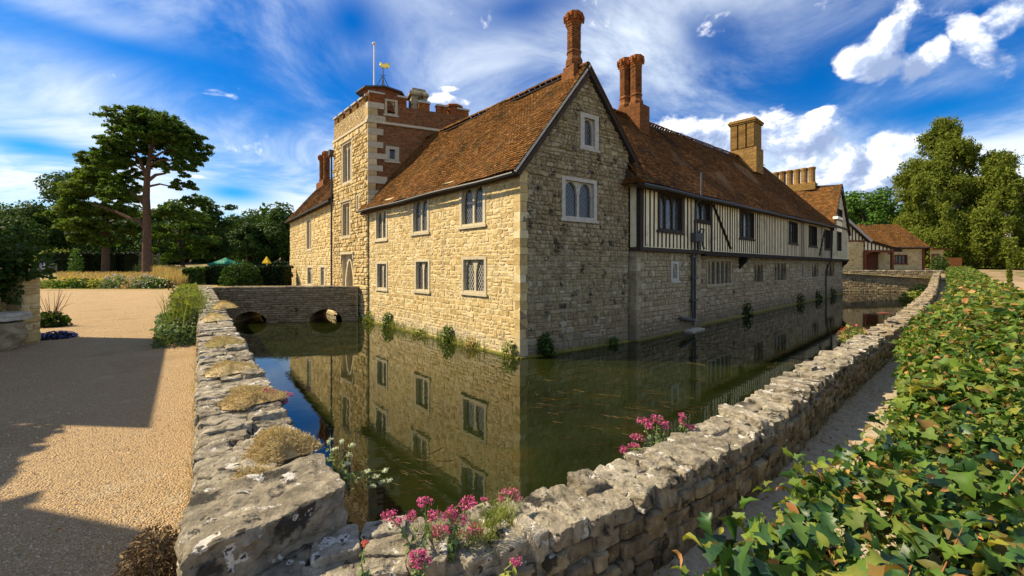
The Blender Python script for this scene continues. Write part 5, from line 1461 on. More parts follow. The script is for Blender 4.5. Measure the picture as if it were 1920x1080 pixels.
# ------------------------------------------------------------------ ivy wall and ledge at the left edge
iw = thing('garden_wall', 'stone garden wall end smothered with dark ivy at the left edge', 'wall', (-10.5, 8.3, 0))
IW = Fr((-13.5, 8.3), (1, 0), -1)
g = G(); fbox(g, IW, 0, 3.62, -.3, 1.45, -.32, 0); c_ = mk('wall_core', g, M_MORTAR, iw)
put_stones(stone_geo(IW, lay_stones(1.6, 3.60, .0, 1.45, [], ch=(.14, .24), cw=(.18, .42)), proud=.03), c_, M_STONE, 60)
IE = Fr((-9.88, 8.3), (0, 1), -1); put_stones(stone_geo(IE, lay_stones(-.02, .33, .0, 1.45, [], ch=(.16, .26), cw=(.2, .4)), proud=.035), c_, M_STONE, 20)
P = np.concatenate([np.c_[rng.uniform(-12.2, -9.3, 1500), 8.3 + rng.normal(-.1, .16, 1500), 1.35 + np.abs(rng.normal(0, .30, 1500))], np.c_[rng.uniform(-12.2, -9.75, 700), 8.22 - np.abs(rng.normal(0, .05, 700)), rng.uniform(.85, 1.5, 700)],
                    np.c_[rng.normal(-9.95, .25, 500), 8.2 + rng.normal(0, .2, 500), 1.75 + rng.normal(0, .18, 500)]])
g = G(); leaf_cloud(g, P, len(P), .085, .5, 1.15); mk('ivy', g, M_MIDL, iw, kind='stuff')
led = thing('stone_ledge', 'stepped stone mounting ledge with a flat slab in front of the ivy wall', 'ledge', (-9.9, 7.8, 0))
def bigrock(par, c, size, n=6, m=M_WALL, name='stone', yaw=0., amp=.05):
    P, F = rock(size, n, .18, amp, 5); g = G(); ax = np.array([math.cos(yaw), math.sin(yaw), 0]); ay = np.array([-math.sin(yaw), math.cos(yaw), 0])
    g.add(place(P, c, ax, ay), F, rng.random()); return mk(name, g, m, par)
bigrock(led, (-10.48, 7.85, .63), (2.0, .62, .16), 8, M_DRESSG, 'slab')
bigrock(led, (-9.73, 7.82, .27), (.5, .6, .56), 7, M_BRIDGE); bigrock(led, (-10.38, 7.86, .3), (.75, .55, .5), 6, M_WALL); bigrock(led, (-11.08, 7.86, .3), (.7, .55, .5), 6, M_WALL)
bigrock(led, (-10.23, 7.45, .33), (.62, .34, .10), 5, M_DRESSG, 'step'); bigrock(led, (-10.18, 7.4, .13), (.6, .3, .26), 5, M_WALL); bigrock(led, (-10.78, 7.3, .15), (.55, .34, .30), 5, M_WALL)
lan = thing('wall_lantern', 'small white lantern hanging from the end of the ivy wall', 'lamp', (-9.36, 8.22, 1.55))
lc = plane_pt(79, 498, 8.2)
g = G(); ring_stack(g, lc[:2], [(.02, lc[2] - .08), (.04, lc[2] - .06), (.045, lc[2] + .03), (.03, lc[2] + .06)], 8); mk('glass', g, M_WHITE, lan)
g = G(); ring_stack(g, lc[:2], [(.055, lc[2] + .06), (.03, lc[2] + .10), (.008, lc[2] + .15)], 8); tube(g, [lc + [0, 0, .14], lc + [-.02, .02, .2], lc + [-.18, .06, .2]], .008, 5); mk('bracket', g, M_IRON, lan)

# ------------------------------------------------------------------ garden behind the court
def clump(name, label, c, rad, n, size, m, cat='plant', group=None, flowers=None, nf=0, fs=.05, up=.4, elong=1.6):
    t = thing(name, label, cat, c, group); c = np.array(c, float); rad = np.array(rad)
    d = in_ball(n, .3); d[:, 2] = np.abs(d[:, 2]); g = G(); leaf_cloud(g, c + d * rad, n, size, up, elong); mk('foliage', g, m, t)
    if flowers is not None:
        d = in_ball(nf, .85); d[:, 2] = np.abs(d[:, 2]); g = G(); leaf_cloud(g, c + d * rad * 1.05 + [0, 0, .03], nf, fs, .8, 1.0); mk('flowers', g, flowers, t, kind='stuff')
    return t
def gz(x, y): return float(ground_h(x, y))
bed = [(95, 530, 26, 14, M_WEED, None, 'pale green lupin clump at the left end of the flower bed'), (133, 528, 28, 16, M_BRIGHTL, M_YFLOW, 'bright lime green clump with yellow flowers in the bed'),
       (165, 524, 30, 14, M_MIDL, None, 'dark green leafy clump in the middle of the flower bed'), (195, 530, 26, 14, M_WEED, M_YFLOW, 'low olive clump dotted with yellow in the flower bed'),
       (222, 526, 30, 22, M_GREYG, M_LILAC, 'grey lavender mound with lilac spikes in the bed'), (250, 533, 24, 13, M_DRYGR, None, 'straw coloured seed head clump in the bed'),
       (276, 529, 30, 22, M_GREYG, M_LILAC, 'large lilac aster mound before the pine trunk'), (298, 535, 26, 14, M_MIDL, M_WFLOW, 'green clump with white flowers at the right end of the bed')]
for px, py, rx, ry, m, fl, lab in bed:
    Y = 29.5; c = plane_pt(px, py, Y); k = Y / FPX; z = gz(c[0], Y)
    clump('flower_clump', lab, (c[0], Y, z - .05), (rx * k, .9, (ry + 6) * k), 420, .13, m, group='plants of the flower bed', flowers=fl, nf=140, fs=.09)
c = plane_pt(170, 522, 31.5); clump('flower_clump', 'broad yellow flower drift at the back of the bed', (c[0], 31.5, gz(c[0], 31.5)), (2.9, .8, .42), 500, .12, M_BRIGHTL, group='plants of the flower bed', flowers=M_YFLOW, nf=330, fs=.10)
gw_ = thing('bed_wall', 'low dry stone edging wall round the foot of the pine', 'wall', (-27, 31, gz(-27, 31)))
for k in range(16):
    px = 232 + k * 5.4; c = plane_pt(px, 0, 31); 
    for j in range(2): bigrock(gw_, (c[0], 31 + rng.normal(0, .05), gz(c[0], 31) + .14 + j * .24), (.24, .4, .24), 3, M_BRIDGE)
# tall dry grass
def grass_patch(name, label, pts_, hgt, n, m, lean=.25, wd=.02, parent=None, kind=None, cat='grass'):
    pts_ = np.asarray(pts_, float); k = rng.integers(0, len(pts_), n); b = pts_[k] + rng.normal(0, min(.12, hgt * .3), (n, 3)) * [1, 1, 0]
    h = hgt * rng.uniform(.5, 1.1, n); a = rng.random(n) * 6.28; ln = lean * h * rng.uniform(.3, 1.3, n)
    tip = b + np.c_[np.cos(a) * ln, np.sin(a) * ln, h]; mid = b * .45 + tip * .55 + np.c_[np.zeros(n), np.zeros(n), h * .12]
    sd = np.c_[-np.sin(a), np.cos(a), np.zeros(n)] * wd
    V = np.stack([b - sd, b + sd, mid + sd * .8, mid - sd * .8, tip + sd * .15, tip - sd * .15], 1).reshape(-1, 3)
    o = np.arange(n)[:, None] * 6; g = G(); r = rng.random(n); g.add(V, np.concatenate([o + [0, 1, 2, 3], o + [3, 2, 4, 5]]), np.r_[r, r])
    return mk(name, g, m, parent, label, cat if label else None, kind=kind)
def at_px(px, Y, dz=0): 
    c = plane_pt(px, 0, Y); return (c[0], Y, gz(c[0], Y) + dz)
grass_patch('dry_grass', 'tall golden meadow grass on the bank right of the pine', [at_px(px, Y) for px in np.linspace(292, 345, 16) for Y in np.linspace(33, 44, 8)], .95, 3500, M_DRYGR, .4, .02, kind='stuff')
grass_patch('dry_grass', 'short straw grass behind the flower bed', [at_px(px, Y) for px in np.linspace(110, 290, 30) for Y in np.linspace(34, 42, 6)], .38, 3000, M_DRYGR, .4, .02, kind='stuff')
# clipped hedges
def hedge_block(label, x0, x1, y0, y1, z0, z1, n, m=M_YEW, leaf=.16, group='clipped hedges round the garden'):
    t = thing('clipped_hedge', label, 'hedge', ((x0 + x1) / 2, (y0 + y1) / 2, z0), group)
    g = G(); box(g, x0 + .15, x1 - .15, y0 + .15, y1 - .15, z0 - .2, z1 - .12); mk('dark_core', g, M_CORE, t)  # solid dark box added inside the leaves to block light
    P = np.c_[rng.uniform(x0, x1, n), rng.uniform(y0, y1, n), rng.uniform(z0, z1, n)]; f = rng.random(n)
    P[:, 1] = np.where(f < .5, y0 + np.abs(rng.normal(0, .08, n)), P[:, 1]); P[:, 2] = np.where(f > .6, z1 + rng.normal(0, .06, n), P[:, 2])
    g = G(); leaf_cloud(g, P, n, leaf, .4, 1.5); mk('foliage', g, m, t, kind='stuff')
def hb(label, px0, px1, Y, dep, ytop, **kw):
    a, b = plane_pt(px0, ytop, Y), plane_pt(px1, ytop, Y); hedge_block(label, a[0], b[0], Y, Y + dep, min(gz(a[0], Y), gz(b[0], Y), gz(a[0], Y + dep)) - .05, a[2], kw.pop('n', 2600), **kw)
hb('dark clipped yew hedge left of the smaller pine', 82, 150, 50, 3, 474); hb('dark clipped yew hedge behind the trunk of the smaller pine', 152, 192, 51, 3, 477)
hb('dark clipped yew hedge right of the smaller pine', 202, 232, 53, 3, 475, n=1500)
hb('long dark clipped hedge running behind the bridge', 385, 533, 35, 1.6, 501, n=6500); hb('sunlit low hedge end beside the wall plants', 342, 383, 34.6, 2.0, 505, m=M_MIDL, n=2000)
hb('far clipped hedge line below the woodland', 430, 556, 60, 2, 492, n=2500)
c = at_px(452, 33.6); clump('shrub', 'dark rounded shrub standing in front of the long hedge', c, (1.7, 1.2, 2.2), 1500, .16, M_DARKL, 'shrub')
c = at_px(142, 46); clump('shrub', 'light green sapling before the left yew hedge', c, (.7, .7, 3.0), 500, .14, M_BRIGHTL, 'shrub')
c = at_px(113, 56); clump('shrub', 'silvery green clipped mounds above the left hedge', (c[0], 56, 1.2), (4.6, 1.5, 2.9), 1800, .16, M_WEED, 'shrub')
c = at_px(283, 49); clump('shrub', 'pale shrub with flowers under the pergola', c, (2.4, 1.2, 1.7), 900, .14, M_WEED, 'shrub')
# pergola
pg = thing('pergola', 'weathered timber pergola at the top of the garden path', 'pergola', at_px(270, 54))
for px in (240, 262, 286, 298):
    a = np.array(at_px(px, 54)); g = G(); beam(g, a - [0, 0, .2], [a[0], a[1], 3.35], .14); mk('post', g, M_GREYWOOD, pg)
for dz, x0, x1, dy in ((3.4, 236, 272, 0), (3.0, 262, 302, -.3), (2.5, 286, 304, -.6)):
    a = at_px(x0, 54); b = at_px(x1, 54); g = G(); beam(g, (a[0], 54 + dy, dz + .05), (b[0], 54 + dy, dz), .14); mk('beam', g, M_GREYWOOD, pg)
# garden seats
for k, px in enumerate((79, 94)):
    b = np.array(at_px(px, 44)); t = thing('garden_chair', ['weathered garden chair nearer the ivy wall', 'weathered garden armchair turned to the right, by the hedge'][k], 'chair', b)
    g = G(); box(g, b[0] - .4, b[0] + .4, b[1] - .3, b[1] + .3, b[2] + .45, b[2] + .52); mk('seat', g, M_GREYWOOD, t)
    g = G(); box(g, b[0] - .4, b[0] + .4, b[1] + .25, b[1] + .32, b[2] + .5, b[2] + 1.15); mk('backrest', g, M_GREYWOOD, t)
    for dx in (-.37, .37):
        for dy in (-.27, .27): g = G(); box(g, b[0] + dx - .04, b[0] + dx + .04, b[1] + dy - .04, b[1] + dy + .04, b[2] - .02, b[2] + .46); mk('leg', g, M_GREYWOOD, t)
# green gazebo with a pale emblem, yellow parasol
b = plane_pt(408, 506, 47); tn = thing('gazebo', 'green pop-up gazebo with a pale emblem on its roof behind the long hedge', 'gazebo', (b[0], 47, gz(b[0], 47)))
zr = 1.6 + (499 - 497) / FPX * 47; x0, x1 = plane_pt(388, 0, 47)[0], plane_pt(429, 0, 47)[0]; w_ = (x1 - x0) / 2; cx_ = (x0 + x1) / 2; zt = 1.6 + (499 - 482) / FPX * 47
g = G(); nseg = 6; V = []
for i in range(nseg + 1):
    t_ = i / nseg; h = zr + .18 + (zt - zr - .18) * t_ ** 1.35
    for sx, sy in ((-1, -1), (1, -1), (1, 1), (-1, 1)): V.append((cx_ + sx * w_ * (1 - t_), 48.3 + sy * w_ * (1 - t_), h))
g.add(np.array(V), np.array([[i * 4 + j, i * 4 + (j + 1) % 4, i * 4 + 4 + (j + 1) % 4, i * 4 + 4 + j] for i in range(nseg) for j in range(4)]))
V2 = [(cx_ + sx * w_, 48.3 + sy * w_, z) for z in (zr - .12, zr + .18) for sx, sy in ((-1, -1), (1, -1), (1, 1), (-1, 1))]; g.add(V2, np.array([[j, (j + 1) % 4, 4 + (j + 1) % 4, 4 + j] for j in range(4)]))
cn = mk('canopy', g, M_GREENCLOTH, tn)
for sx in (-1, 1):
    for sy in (-1, 1): g = G(); tube(g, [(cx_ + sx * w_ * .97, 48.3 + sy * w_ * .97, gz(cx_, 48)), (cx_ + sx * w_ * .97, 48.3 + sy * w_ * .97, zr)], .03, 6); mk('leg', g, M_WHITE, tn)
g = G()
for k in range(5):      # leaf spray emblem on the front slope
    t_ = .34 + .08 * (k % 2); xx_ = cx_ + (k - 2) * .16; yy = 48.3 - w_ * (1 - t_) - .02; h = zr + .18 + (zt - zr - .18) * t_ ** 1.35 + .02
    g.add([(xx_ - .07, yy, h), (xx_, yy - .02, h - .09), (xx_ + .07, yy, h), (xx_, yy + .06, h + .11)], np.arange(4)[None])
mk('emblem', g, M_WFLOW, cn)
b = plane_pt(500, 495, 50); t = thing('parasol', 'small yellow pyramid parasol on a pale post beyond the hedge', 'parasol', (b[0], 50, gz(b[0], 50)))
g = G(); ring_stack(g, b[:2], [(.52, b[2] + .06), (.50, b[2] + .16), (.03, b[2] + .92)], 4); mk('canopy', g, M_YELLOW, t)
g = G(); tube(g, [(b[0], 50, gz(b[0], 50)), (b[0], 50, b[2] + .2)], .07, 6); mk('post', g, M_WHITE, t)
# edging sign-like sticks by the gravel end
b = at_px(322, 27.2); t = thing('wire_fence', 'low post and wire edging at the end of the gravel', 'fence', b)
for px in (316, 324): a = np.array(at_px(px, 27.2)); g = G(); beam(g, a - [0, 0, .1], a + [0, 0, .55], .05); mk('post', g, M_REDWOOD, t)
g = G(); a = np.array(at_px(316, 27.2)); c = np.array(at_px(324, 27.2)); beam(g, a + [0, 0, .45], c + [0, 0, .45], .02); mk('wire', g, M_IRON, t)

# ------------------------------------------------------------------ pines
def pine(name, label, base, trunk_pts, tr, limbs, pads, n, leaf=.16, m=M_PINE):
    t = thing(name, label, 'tree', base); g = G(); tube(g, trunk_pts, tr, 10); mk('trunk', g, M_BARK, t)
    for L, r0 in limbs:
        g = G(); k = len(L); tube(g, L, np.linspace(r0, r0 * .3, k), 6); mk('limb', g, M_BARK, t)
    P = []; W = np.array([p[1][0] * p[1][1] for p in pads]); W = W / W.sum()
    NC = []
    for (c, rd), w_ in zip(pads, W):
        # each pad is a handful of small domed tufts
        k = max(12, int(60 * rd[0] * rd[1] / 6)); q = in_ball(k, .2); q[:, 2] = q[:, 2] * .8 + .1
        tc_ = np.array(c) + q * np.array([rd[0], rd[1], rd[2]]); m_ = int(n * w_); j = rng.integers(0, k, m_); d = in_ball(m_, .5); d[:, 2] = np.abs(d[:, 2]) * .8 - .15
        P.append(tc_[j] + d * rng.uniform(.25, .75, (m_, 1)) * min(1.0, rd[0] * .36)); NC.append(d)
    P = np.concatenate(P); g = G(); leaf_cloud(g, P, len(P), leaf, .5, 2.2, nrm_c=np.concatenate(NC)); mk('crown', g, m, t)
    return t
Yp = 45.0; pp = lambda px, py, dy=0.0: plane_pt(px, py, Yp + dy) if not dy else plane_pt(px, py, Yp) + [0, dy, 0]
k = Yp / FPX
base = np.array(at_px(276, Yp))
trunk = [base - [0, 0, .3], base + [0, 0, .35], pp(275, 470), pp(276, 420), pp(274, 370), pp(276, 330), pp(283, 280), pp(290, 245)]
lim = [([pp(274, 428), pp(262, 415), pp(240, 408), pp(215, 396), pp(190, 385, -1)], .28), ([pp(275, 390), pp(262, 372), pp(246, 360), pp(228, 352, 1)], .22), ([pp(276, 340), pp(292, 328), pp(310, 325), pp(335, 318, -1)], .2),
       ([pp(276, 335), pp(262, 300), pp(245, 275), pp(232, 262, 1)], .2), ([pp(280, 300), pp(305, 285), pp(330, 272, 1.5)], .16), ([pp(283, 285), pp(290, 262), pp(300, 240)], .14), ([pp(277, 350), pp(300, 345), pp(322, 350), pp(340, 345, 1)], .13),
       ([pp(280, 310), pp(300, 300), pp(322, 300), pp(348, 290, -1.5)], .13), ([pp(275, 400), pp(295, 395), pp(320, 400, 1)], .14), ([pp(276, 325), pp(258, 312), pp(240, 305, -1)], .12)]
pads = [(pp(x_, y_, d_), (rx * .92 * k, ry_, rz * 1.45 * k)) for x_, y_, rx, rz, d_, ry_ in ((285, 232, 50, 17, 0, 3.2), (262, 238, 42, 18, -1.5, 2.6), (240, 258, 44, 20, 1, 3), (320, 248, 42, 20, -1, 3), (225, 280, 36, 18, 1, 2.6), (345, 272, 36, 20, 1, 2.6),
        (285, 258, 50, 15, 2, 2.6), (255, 282, 34, 14, -2, 2.4), (352, 298, 28, 17, 0, 2.2), (362, 284, 18, 16, -1, 2), (318, 284, 36, 13, 2.5, 2), (300, 300, 26, 8, 3, 2), (262, 300, 30, 12, 1.5, 2), (350, 262, 30, 16, 0, 2.2), (212, 305, 26, 14, 0, 2), (230, 306, 34, 16, -1.5, 2.4), (345, 322, 28, 13, -1, 2), (335, 346, 26, 10, 1, 1.8), (222, 330, 30, 16, 1, 2.2),
        (212, 352, 34, 16, 1, 2.2), (228, 370, 28, 14, -1, 2), (318, 402, 36, 14, 1.5, 2.2), (338, 375, 30, 14, 2.5, 2), (248, 318, 24, 10, -2.4, 2), (300, 268, 34, 10, -2.4, 2))]
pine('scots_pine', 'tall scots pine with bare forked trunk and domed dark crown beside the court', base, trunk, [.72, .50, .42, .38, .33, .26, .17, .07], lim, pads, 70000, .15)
Yp = 50.0; k = Yp / FPX; base = np.array(at_px(198, Yp))
trunk = [base - [0, 0, .3], pp(198, 470), pp(199, 430), pp(196, 380), pp(190, 330), pp(183, 300)]
lim = [([pp(198, 440), pp(180, 430), pp(160, 428)], .12), ([pp(198, 420), pp(215, 415), pp(235, 418)], .12), ([pp(196, 390), pp(170, 380), pp(145, 385)], .12), ([pp(192, 350), pp(215, 345), pp(235, 350)], .1), ([pp(190, 340), pp(165, 335), pp(145, 345)], .1)]
pads = [(pp(x_, y_, d_), (rx * 1.12 * k, ry_, rz * 1.35 * k)) for x_, y_, rx, rz, d_, ry_ in ((185, 305, 30, 14, 0, 2), (160, 330, 32, 15, 1, 2), (205, 335, 32, 15, -1, 2), (140, 358, 30, 14, 0, 2), (185, 365, 38, 15, -1.5, 2.4), (222, 370, 26, 14, 1, 2), (128, 388, 26, 13, 1, 2),
        (165, 395, 38, 15, -1, 2.4), (212, 400, 36, 15, 0, 2.4), (140, 420, 32, 13, 0, 2), (185, 428, 36, 13, -2, 2.4), (230, 432, 26, 13, 1, 2), (155, 448, 30, 10, 1, 2), (212, 455, 24, 10, -1, 2), (118, 405, 18, 12, -1, 1.5))]
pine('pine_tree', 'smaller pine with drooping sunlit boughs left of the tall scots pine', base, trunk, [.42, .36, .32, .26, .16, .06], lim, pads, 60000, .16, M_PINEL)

# ------------------------------------------------------------------ trees
def tr(name, label, px, ytop, wpx, Y, m, n=5200, leaf=.32, ybase=None, cat='tree', **kw):
    c = plane_pt(px, ytop, Y); z = gz(c[0], Y); h = c[2] - z
    return tree(name, label, cat, (c[0], Y, z), h, wpx / 2 * Y / FPX, n, leaf, m, **kw)
tr('broadleaf_tree', 'dark tree filling the far left edge above the ivy wall', 8, 398, 110, 62, M_DARKL, 6000, crown_frac=.95)
tr('broadleaf_tree', 'dark rounded tree between the left edge and the smaller pine', 62, 372, 100, 70, M_DARKL, 6000, crown_frac=.95)
tr('broadleaf_tree', 'tall dark oak rising behind the smaller pine', 122, 312, 120, 74, M_DARKL, 8000, crown_frac=.9)
tr('broadleaf_tree', 'dark tree low behind the trunk of the tall pine', 235, 385, 120, 72, M_DARKL, 6000, crown_frac=.97)
tr('cedar_tree', 'broad dark cedar right of the tall pine', 345, 365, 120, 58, M_PINE, 9000, leaf=.26, crown_frac=.97, flat=.35, clumps=60, csize=.26)
tr('spruce_tree', 'dark pointed conifer between the cedar and the gazebo', 405, 372, 80, 62, M_DARKL, 6500, leaf=.26, crown_frac=.95, flat=.4, clumps=55, csize=.24)
tr('broadleaf_tree', 'mid green tree directly above the gazebo', 440, 402, 80, 84, M_DARKL, 5000, crown_frac=.95)
tr('broadleaf_tree', 'lighter green tree above the yellow parasol', 486, 396, 84, 86, M_MIDL, 5500, crown_frac=.95)
tr('broadleaf_tree', 'dark green tree touching the left range of the house', 530, 388, 90, 80, M_DARKL, 6500, crown_frac=.95)
tr('broadleaf_tree', 'hazy tree in the gap between cedar and far wood', 465, 420, 70, 78, M_DARKL, 4000, crown_frac=.97)
tr('broadleaf_tree', 'dark tree mostly hidden by the left range', 575, 395, 90, 84, M_DARKL, 4000, crown_frac=.95)
tr('broadleaf_tree', 'small dark tree behind the garden path', 292, 415, 80, 68, M_DARKL, 4000, crown_frac=.97)
# far woods closing every gap
def wood(label, a0, a1, Y0, Y1, h0, h1, n, m=M_DARKL, leaf=.7):
    g = G(); k = 60
    for _ in range(k):
        px = rng.uniform(a0, a1); Y = rng.uniform(Y0, Y1); c = plane_pt(px, 0, Y); h = rng.uniform(h0, h1); z = gz(c[0], Y)
        d = in_ball(n // k, .5); leaf_cloud(g, np.array([c[0], Y, z + h * .5]) + d * [h * .42, h * .4, h * .52], n // k, leaf, .3, 1.4, nrm_c=d)
    mk('woodland', g, m, None, label, 'wood', kind='stuff')
wood('dark woodland behind the garden', -250, 600, 92, 120, 9, 14, 40000)
wood('shrubby edge of the woodland behind the garden hedges', -200, 570, 84, 92, 3.2, 5, 16000)
wood('dark woodland behind the barn and birch', 1560, 2150, 100, 130, 9, 16, 26000)
tr('broadleaf_tree', 'bright green rounded tree above the barn gable', 1622, 350, 100, 82, M_BRIGHTL, 8000, leaf=.34, crown_frac=.9)
tr('broadleaf_tree', 'bright green lower tree above the barn roof', 1690, 372, 80, 86, M_BRIGHTL, 6000, leaf=.34, crown_frac=.9)
tr('broadleaf_tree', 'dark holm oak between the bright trees and the birch', 1728, 375, 80, 74, M_DARKL, 7000, leaf=.28, crown_frac=.95)

def birch(label, px, py, ytop, Y, wpx, n):
    b = np.array(at_px(px, Y)); top = plane_pt(px - 5, ytop, Y); t = thing('birch_tree', label, 'tree', b); H_ = top[2] - b[2]
    g = G(); tube(g, [b - [0, 0, .3], b + [.1, 0, H_ * .25], b + [-.2, 0, H_ * .55], b + [.2, 0, H_ * .9]], [.5, .38, .25, .05], 8); mk('trunk', g, M_BIRCH, t)
    R_ = wpx / 2 * Y / FPX
    for i in range(26):
        f = rng.uniform(.18, .9); a = rng.random() * 6.28; rr = R_ * (1.0 - .7 * abs(f - .38) / .6) * rng.uniform(.35, .7)
        p0 = b + [0, 0, H_ * f * .85]; p2 = b + np.array([math.cos(a) * rr, math.sin(a) * rr * .8, H_ * min(.96, f + .10)]); p1 = (p0 + p2) / 2 + [0, 0, H_ * .05]
        g = G(); tube(g, [p0, p1, p2], [.13, .09, .03], 5); mk('limb', g, M_BIRCH, t)
    def envelope(f, a): return np.interp(f, [0, .08, .3, .55, .72, .86, 1], [.72, .95, 1.0, .80, .50, .30, .08]) * R_ * (1 + .16 * np.sin(a * 3 + 9 * f) + .12 * np.sin(a * 5 - 17 * f))
    nb_ = 120; fb = rng.random(nb_) ** .95; ab = rng.random(nb_) * 6.28; rb = envelope(fb, ab) * rng.random(nb_) ** .42
    bc = b + np.c_[np.cos(ab) * rb - 1.6 * fb ** 2, np.sin(ab) * rb * .85, .05 * H_ + fb * H_ * .95]; br = H_ * rng.uniform(.035, .085, nb_) * (1.15 - .6 * fb)
    nc = 900; kb = rng.choice(nb_, nc, p=br ** 2 / (br ** 2).sum()); dv = rng.normal(size=(nc, 3)); dv /= np.linalg.norm(dv, axis=1)[:, None]; dv[:, 2] = np.abs(dv[:, 2]) * .6
    Q = bc[kb] + dv * br[kb][:, None] * rng.uniform(.5, 1.1, (nc, 1)); L = H_ * rng.uniform(.05, .20, nc) * (1 - .45 * fb[kb]); a = ab[kb]; m_ = n // nc
    j = np.repeat(np.arange(nc), m_); u_ = rng.random(len(j)); d = rng.normal(0, 1, (len(j), 3)) * [.34, .34, .22]
    P = Q[j] + d * (1.1 - .6 * u_[:, None]) - np.c_[np.zeros(len(j)), np.zeros(len(j)), u_ * L[j]]
    P[:, 2] = np.maximum(P[:, 2], b[2] + .3); NC = d + .6 * np.c_[np.cos(a), np.sin(a), np.zeros(nc)][j]
    g = G(); leaf_cloud(g, P, len(P), .175, .1, 2.2, droop=.9, nrm_c=NC); mk('crown', g, M_BIRCHL, t)
birch('tall weeping birch with yellowish hanging foliage and pale trunk right of the barn', 1790, 500, 222, 62, 196, 110000)
birch('second weeping birch cut by the right edge of the picture', 1888, 505, 280, 58, 160, 84000)
tr('broadleaf_tree', 'dark tree in the shade behind the two birches', 1835, 335, 200, 78, M_DARKL, 6000, crown_frac=.97)
tr('broadleaf_tree', 'dark tree beyond the dusty track at the right edge', 1925, 400, 130, 80, M_DARKL, 6000, crown_frac=.97)
c = np.array(at_px(1893, 26)); tt = thing('ivy_post', 'slender ivy clad stem standing by the dusty track', 'tree', c)
g = G(); tube(g, [c - [0, 0, .2], c + [0, 0, 3.0]], .05, 6); mk('trunk', g, M_BARKD, tt)
zz = rng.random(900) ** .8 * 3.4; a = rng.random(900) * 6.28; rr = (.10 + .28 * (zz > 2.4) + .12 * (zz < .5)) * rng.random(900) ** .5
g = G(); leaf_cloud(g, c + np.c_[np.cos(a) * rr, np.sin(a) * rr, zz], 900, .11, .3, 1.4); mk('crown', g, M_BIRCHL, tt)
c = at_px(1762, 50); clump('shrub', 'small clipped green bush at the end of the far wall', (c[0], 50, gz(c[0], 50)), (1.0, 1.0, 2.1), 900, .14, M_MIDL, 'shrub')

# moat side plants below the far wall
for px, Yq, rx, rz, m, lab in ((1690, 48.6, 2.6, 1.9, M_BRIGHTL, 'large bright bush at the foot of the far moat wall'), (1620, 50, 2.4, 1.1, M_DARKL, 'dark shaded growth along the foot of the far moat wall'), (1730, 42.5, 1.4, 1.2, M_WEED, 'yellow green weeds where the curved wall nears the far end'),
                               (1715, 36, 1.1, .9, M_WEED, 'pale weeds spilling from the moat face of the curved wall')):
    c = plane_pt(px, 0, Yq); clump('shrub', lab, (c[0], Yq, WZ), (rx, .9, rz), int(900 * rx / 2), .16, m, 'shrub')

# ------------------------------------------------------------------ mixed hedge in the right foreground
hg = thing('mixed_hedge', 'clipped waist high hedge of maple and holly along the sandy path, bottom right', 'hedge', (*rw(4, 1.8)[0], 0))
HW0, HW1 = 1.10, 2.45
U0 = 1.42           # where the hedge begins
def hrw(u, wv=0.0):
    u = np.asarray(u, float); wv = np.asarray(wv, float)
    return rw(u, wv - .30 * sstep(u, 3.2, 8.0) * np.clip((HW1 - wv) / (HW1 - HW0), 0, 1.1))
htop = lambda u, w_: .82 + .05 * np.sin(u * 3.1 + w_ * 2) + .05 * np.sin(u * 7.3 - w_ * 5) + .04 * np.sin(u * 15 + w_ * 11) * np.sin(w_ * 13 - u * 4) + .62 * sstep(np.asarray(u), 25, 62) - .16 * np.clip((HW0 + .25 - w_) / .25, 0, 1) ** 2 - .12 * np.clip((w_ - HW1 + .2) / .2, 0, 1) ** 2
uu = np.concatenate([np.linspace(U0 + .18, 12, 60), np.linspace(12.5, RL[-1], 50)]); ww = [(HW0 + .2, 0), (HW0 + .16, .7), (HW0 + .34, .97), (1.8, 1), (HW1 - .3, .97), (HW1 - .15, .7), (HW1 - .18, 0)]
V = []
for u in uu:
    for w_, f in ww:
        q = hrw(u, w_)[0]; gh = gz(*q); V.append((q[0], q[1], gh - .1 if f == 0 else gh + float(htop(u, w_)) * f * .90 - .05 + rng.normal(0, .012)))
k = len(ww); F = [[i * k + j, i * k + j + 1, (i + 1) * k + j + 1, (i + 1) * k + j] for i in range(len(uu) - 1) for j in range(k - 1)]
g = G(); g.add(np.array(V), [np.array(F), np.arange(k)[None]], .5); mk('dark_core', g, M_CORE, hg)  # solid dark core added under the leaves to block light
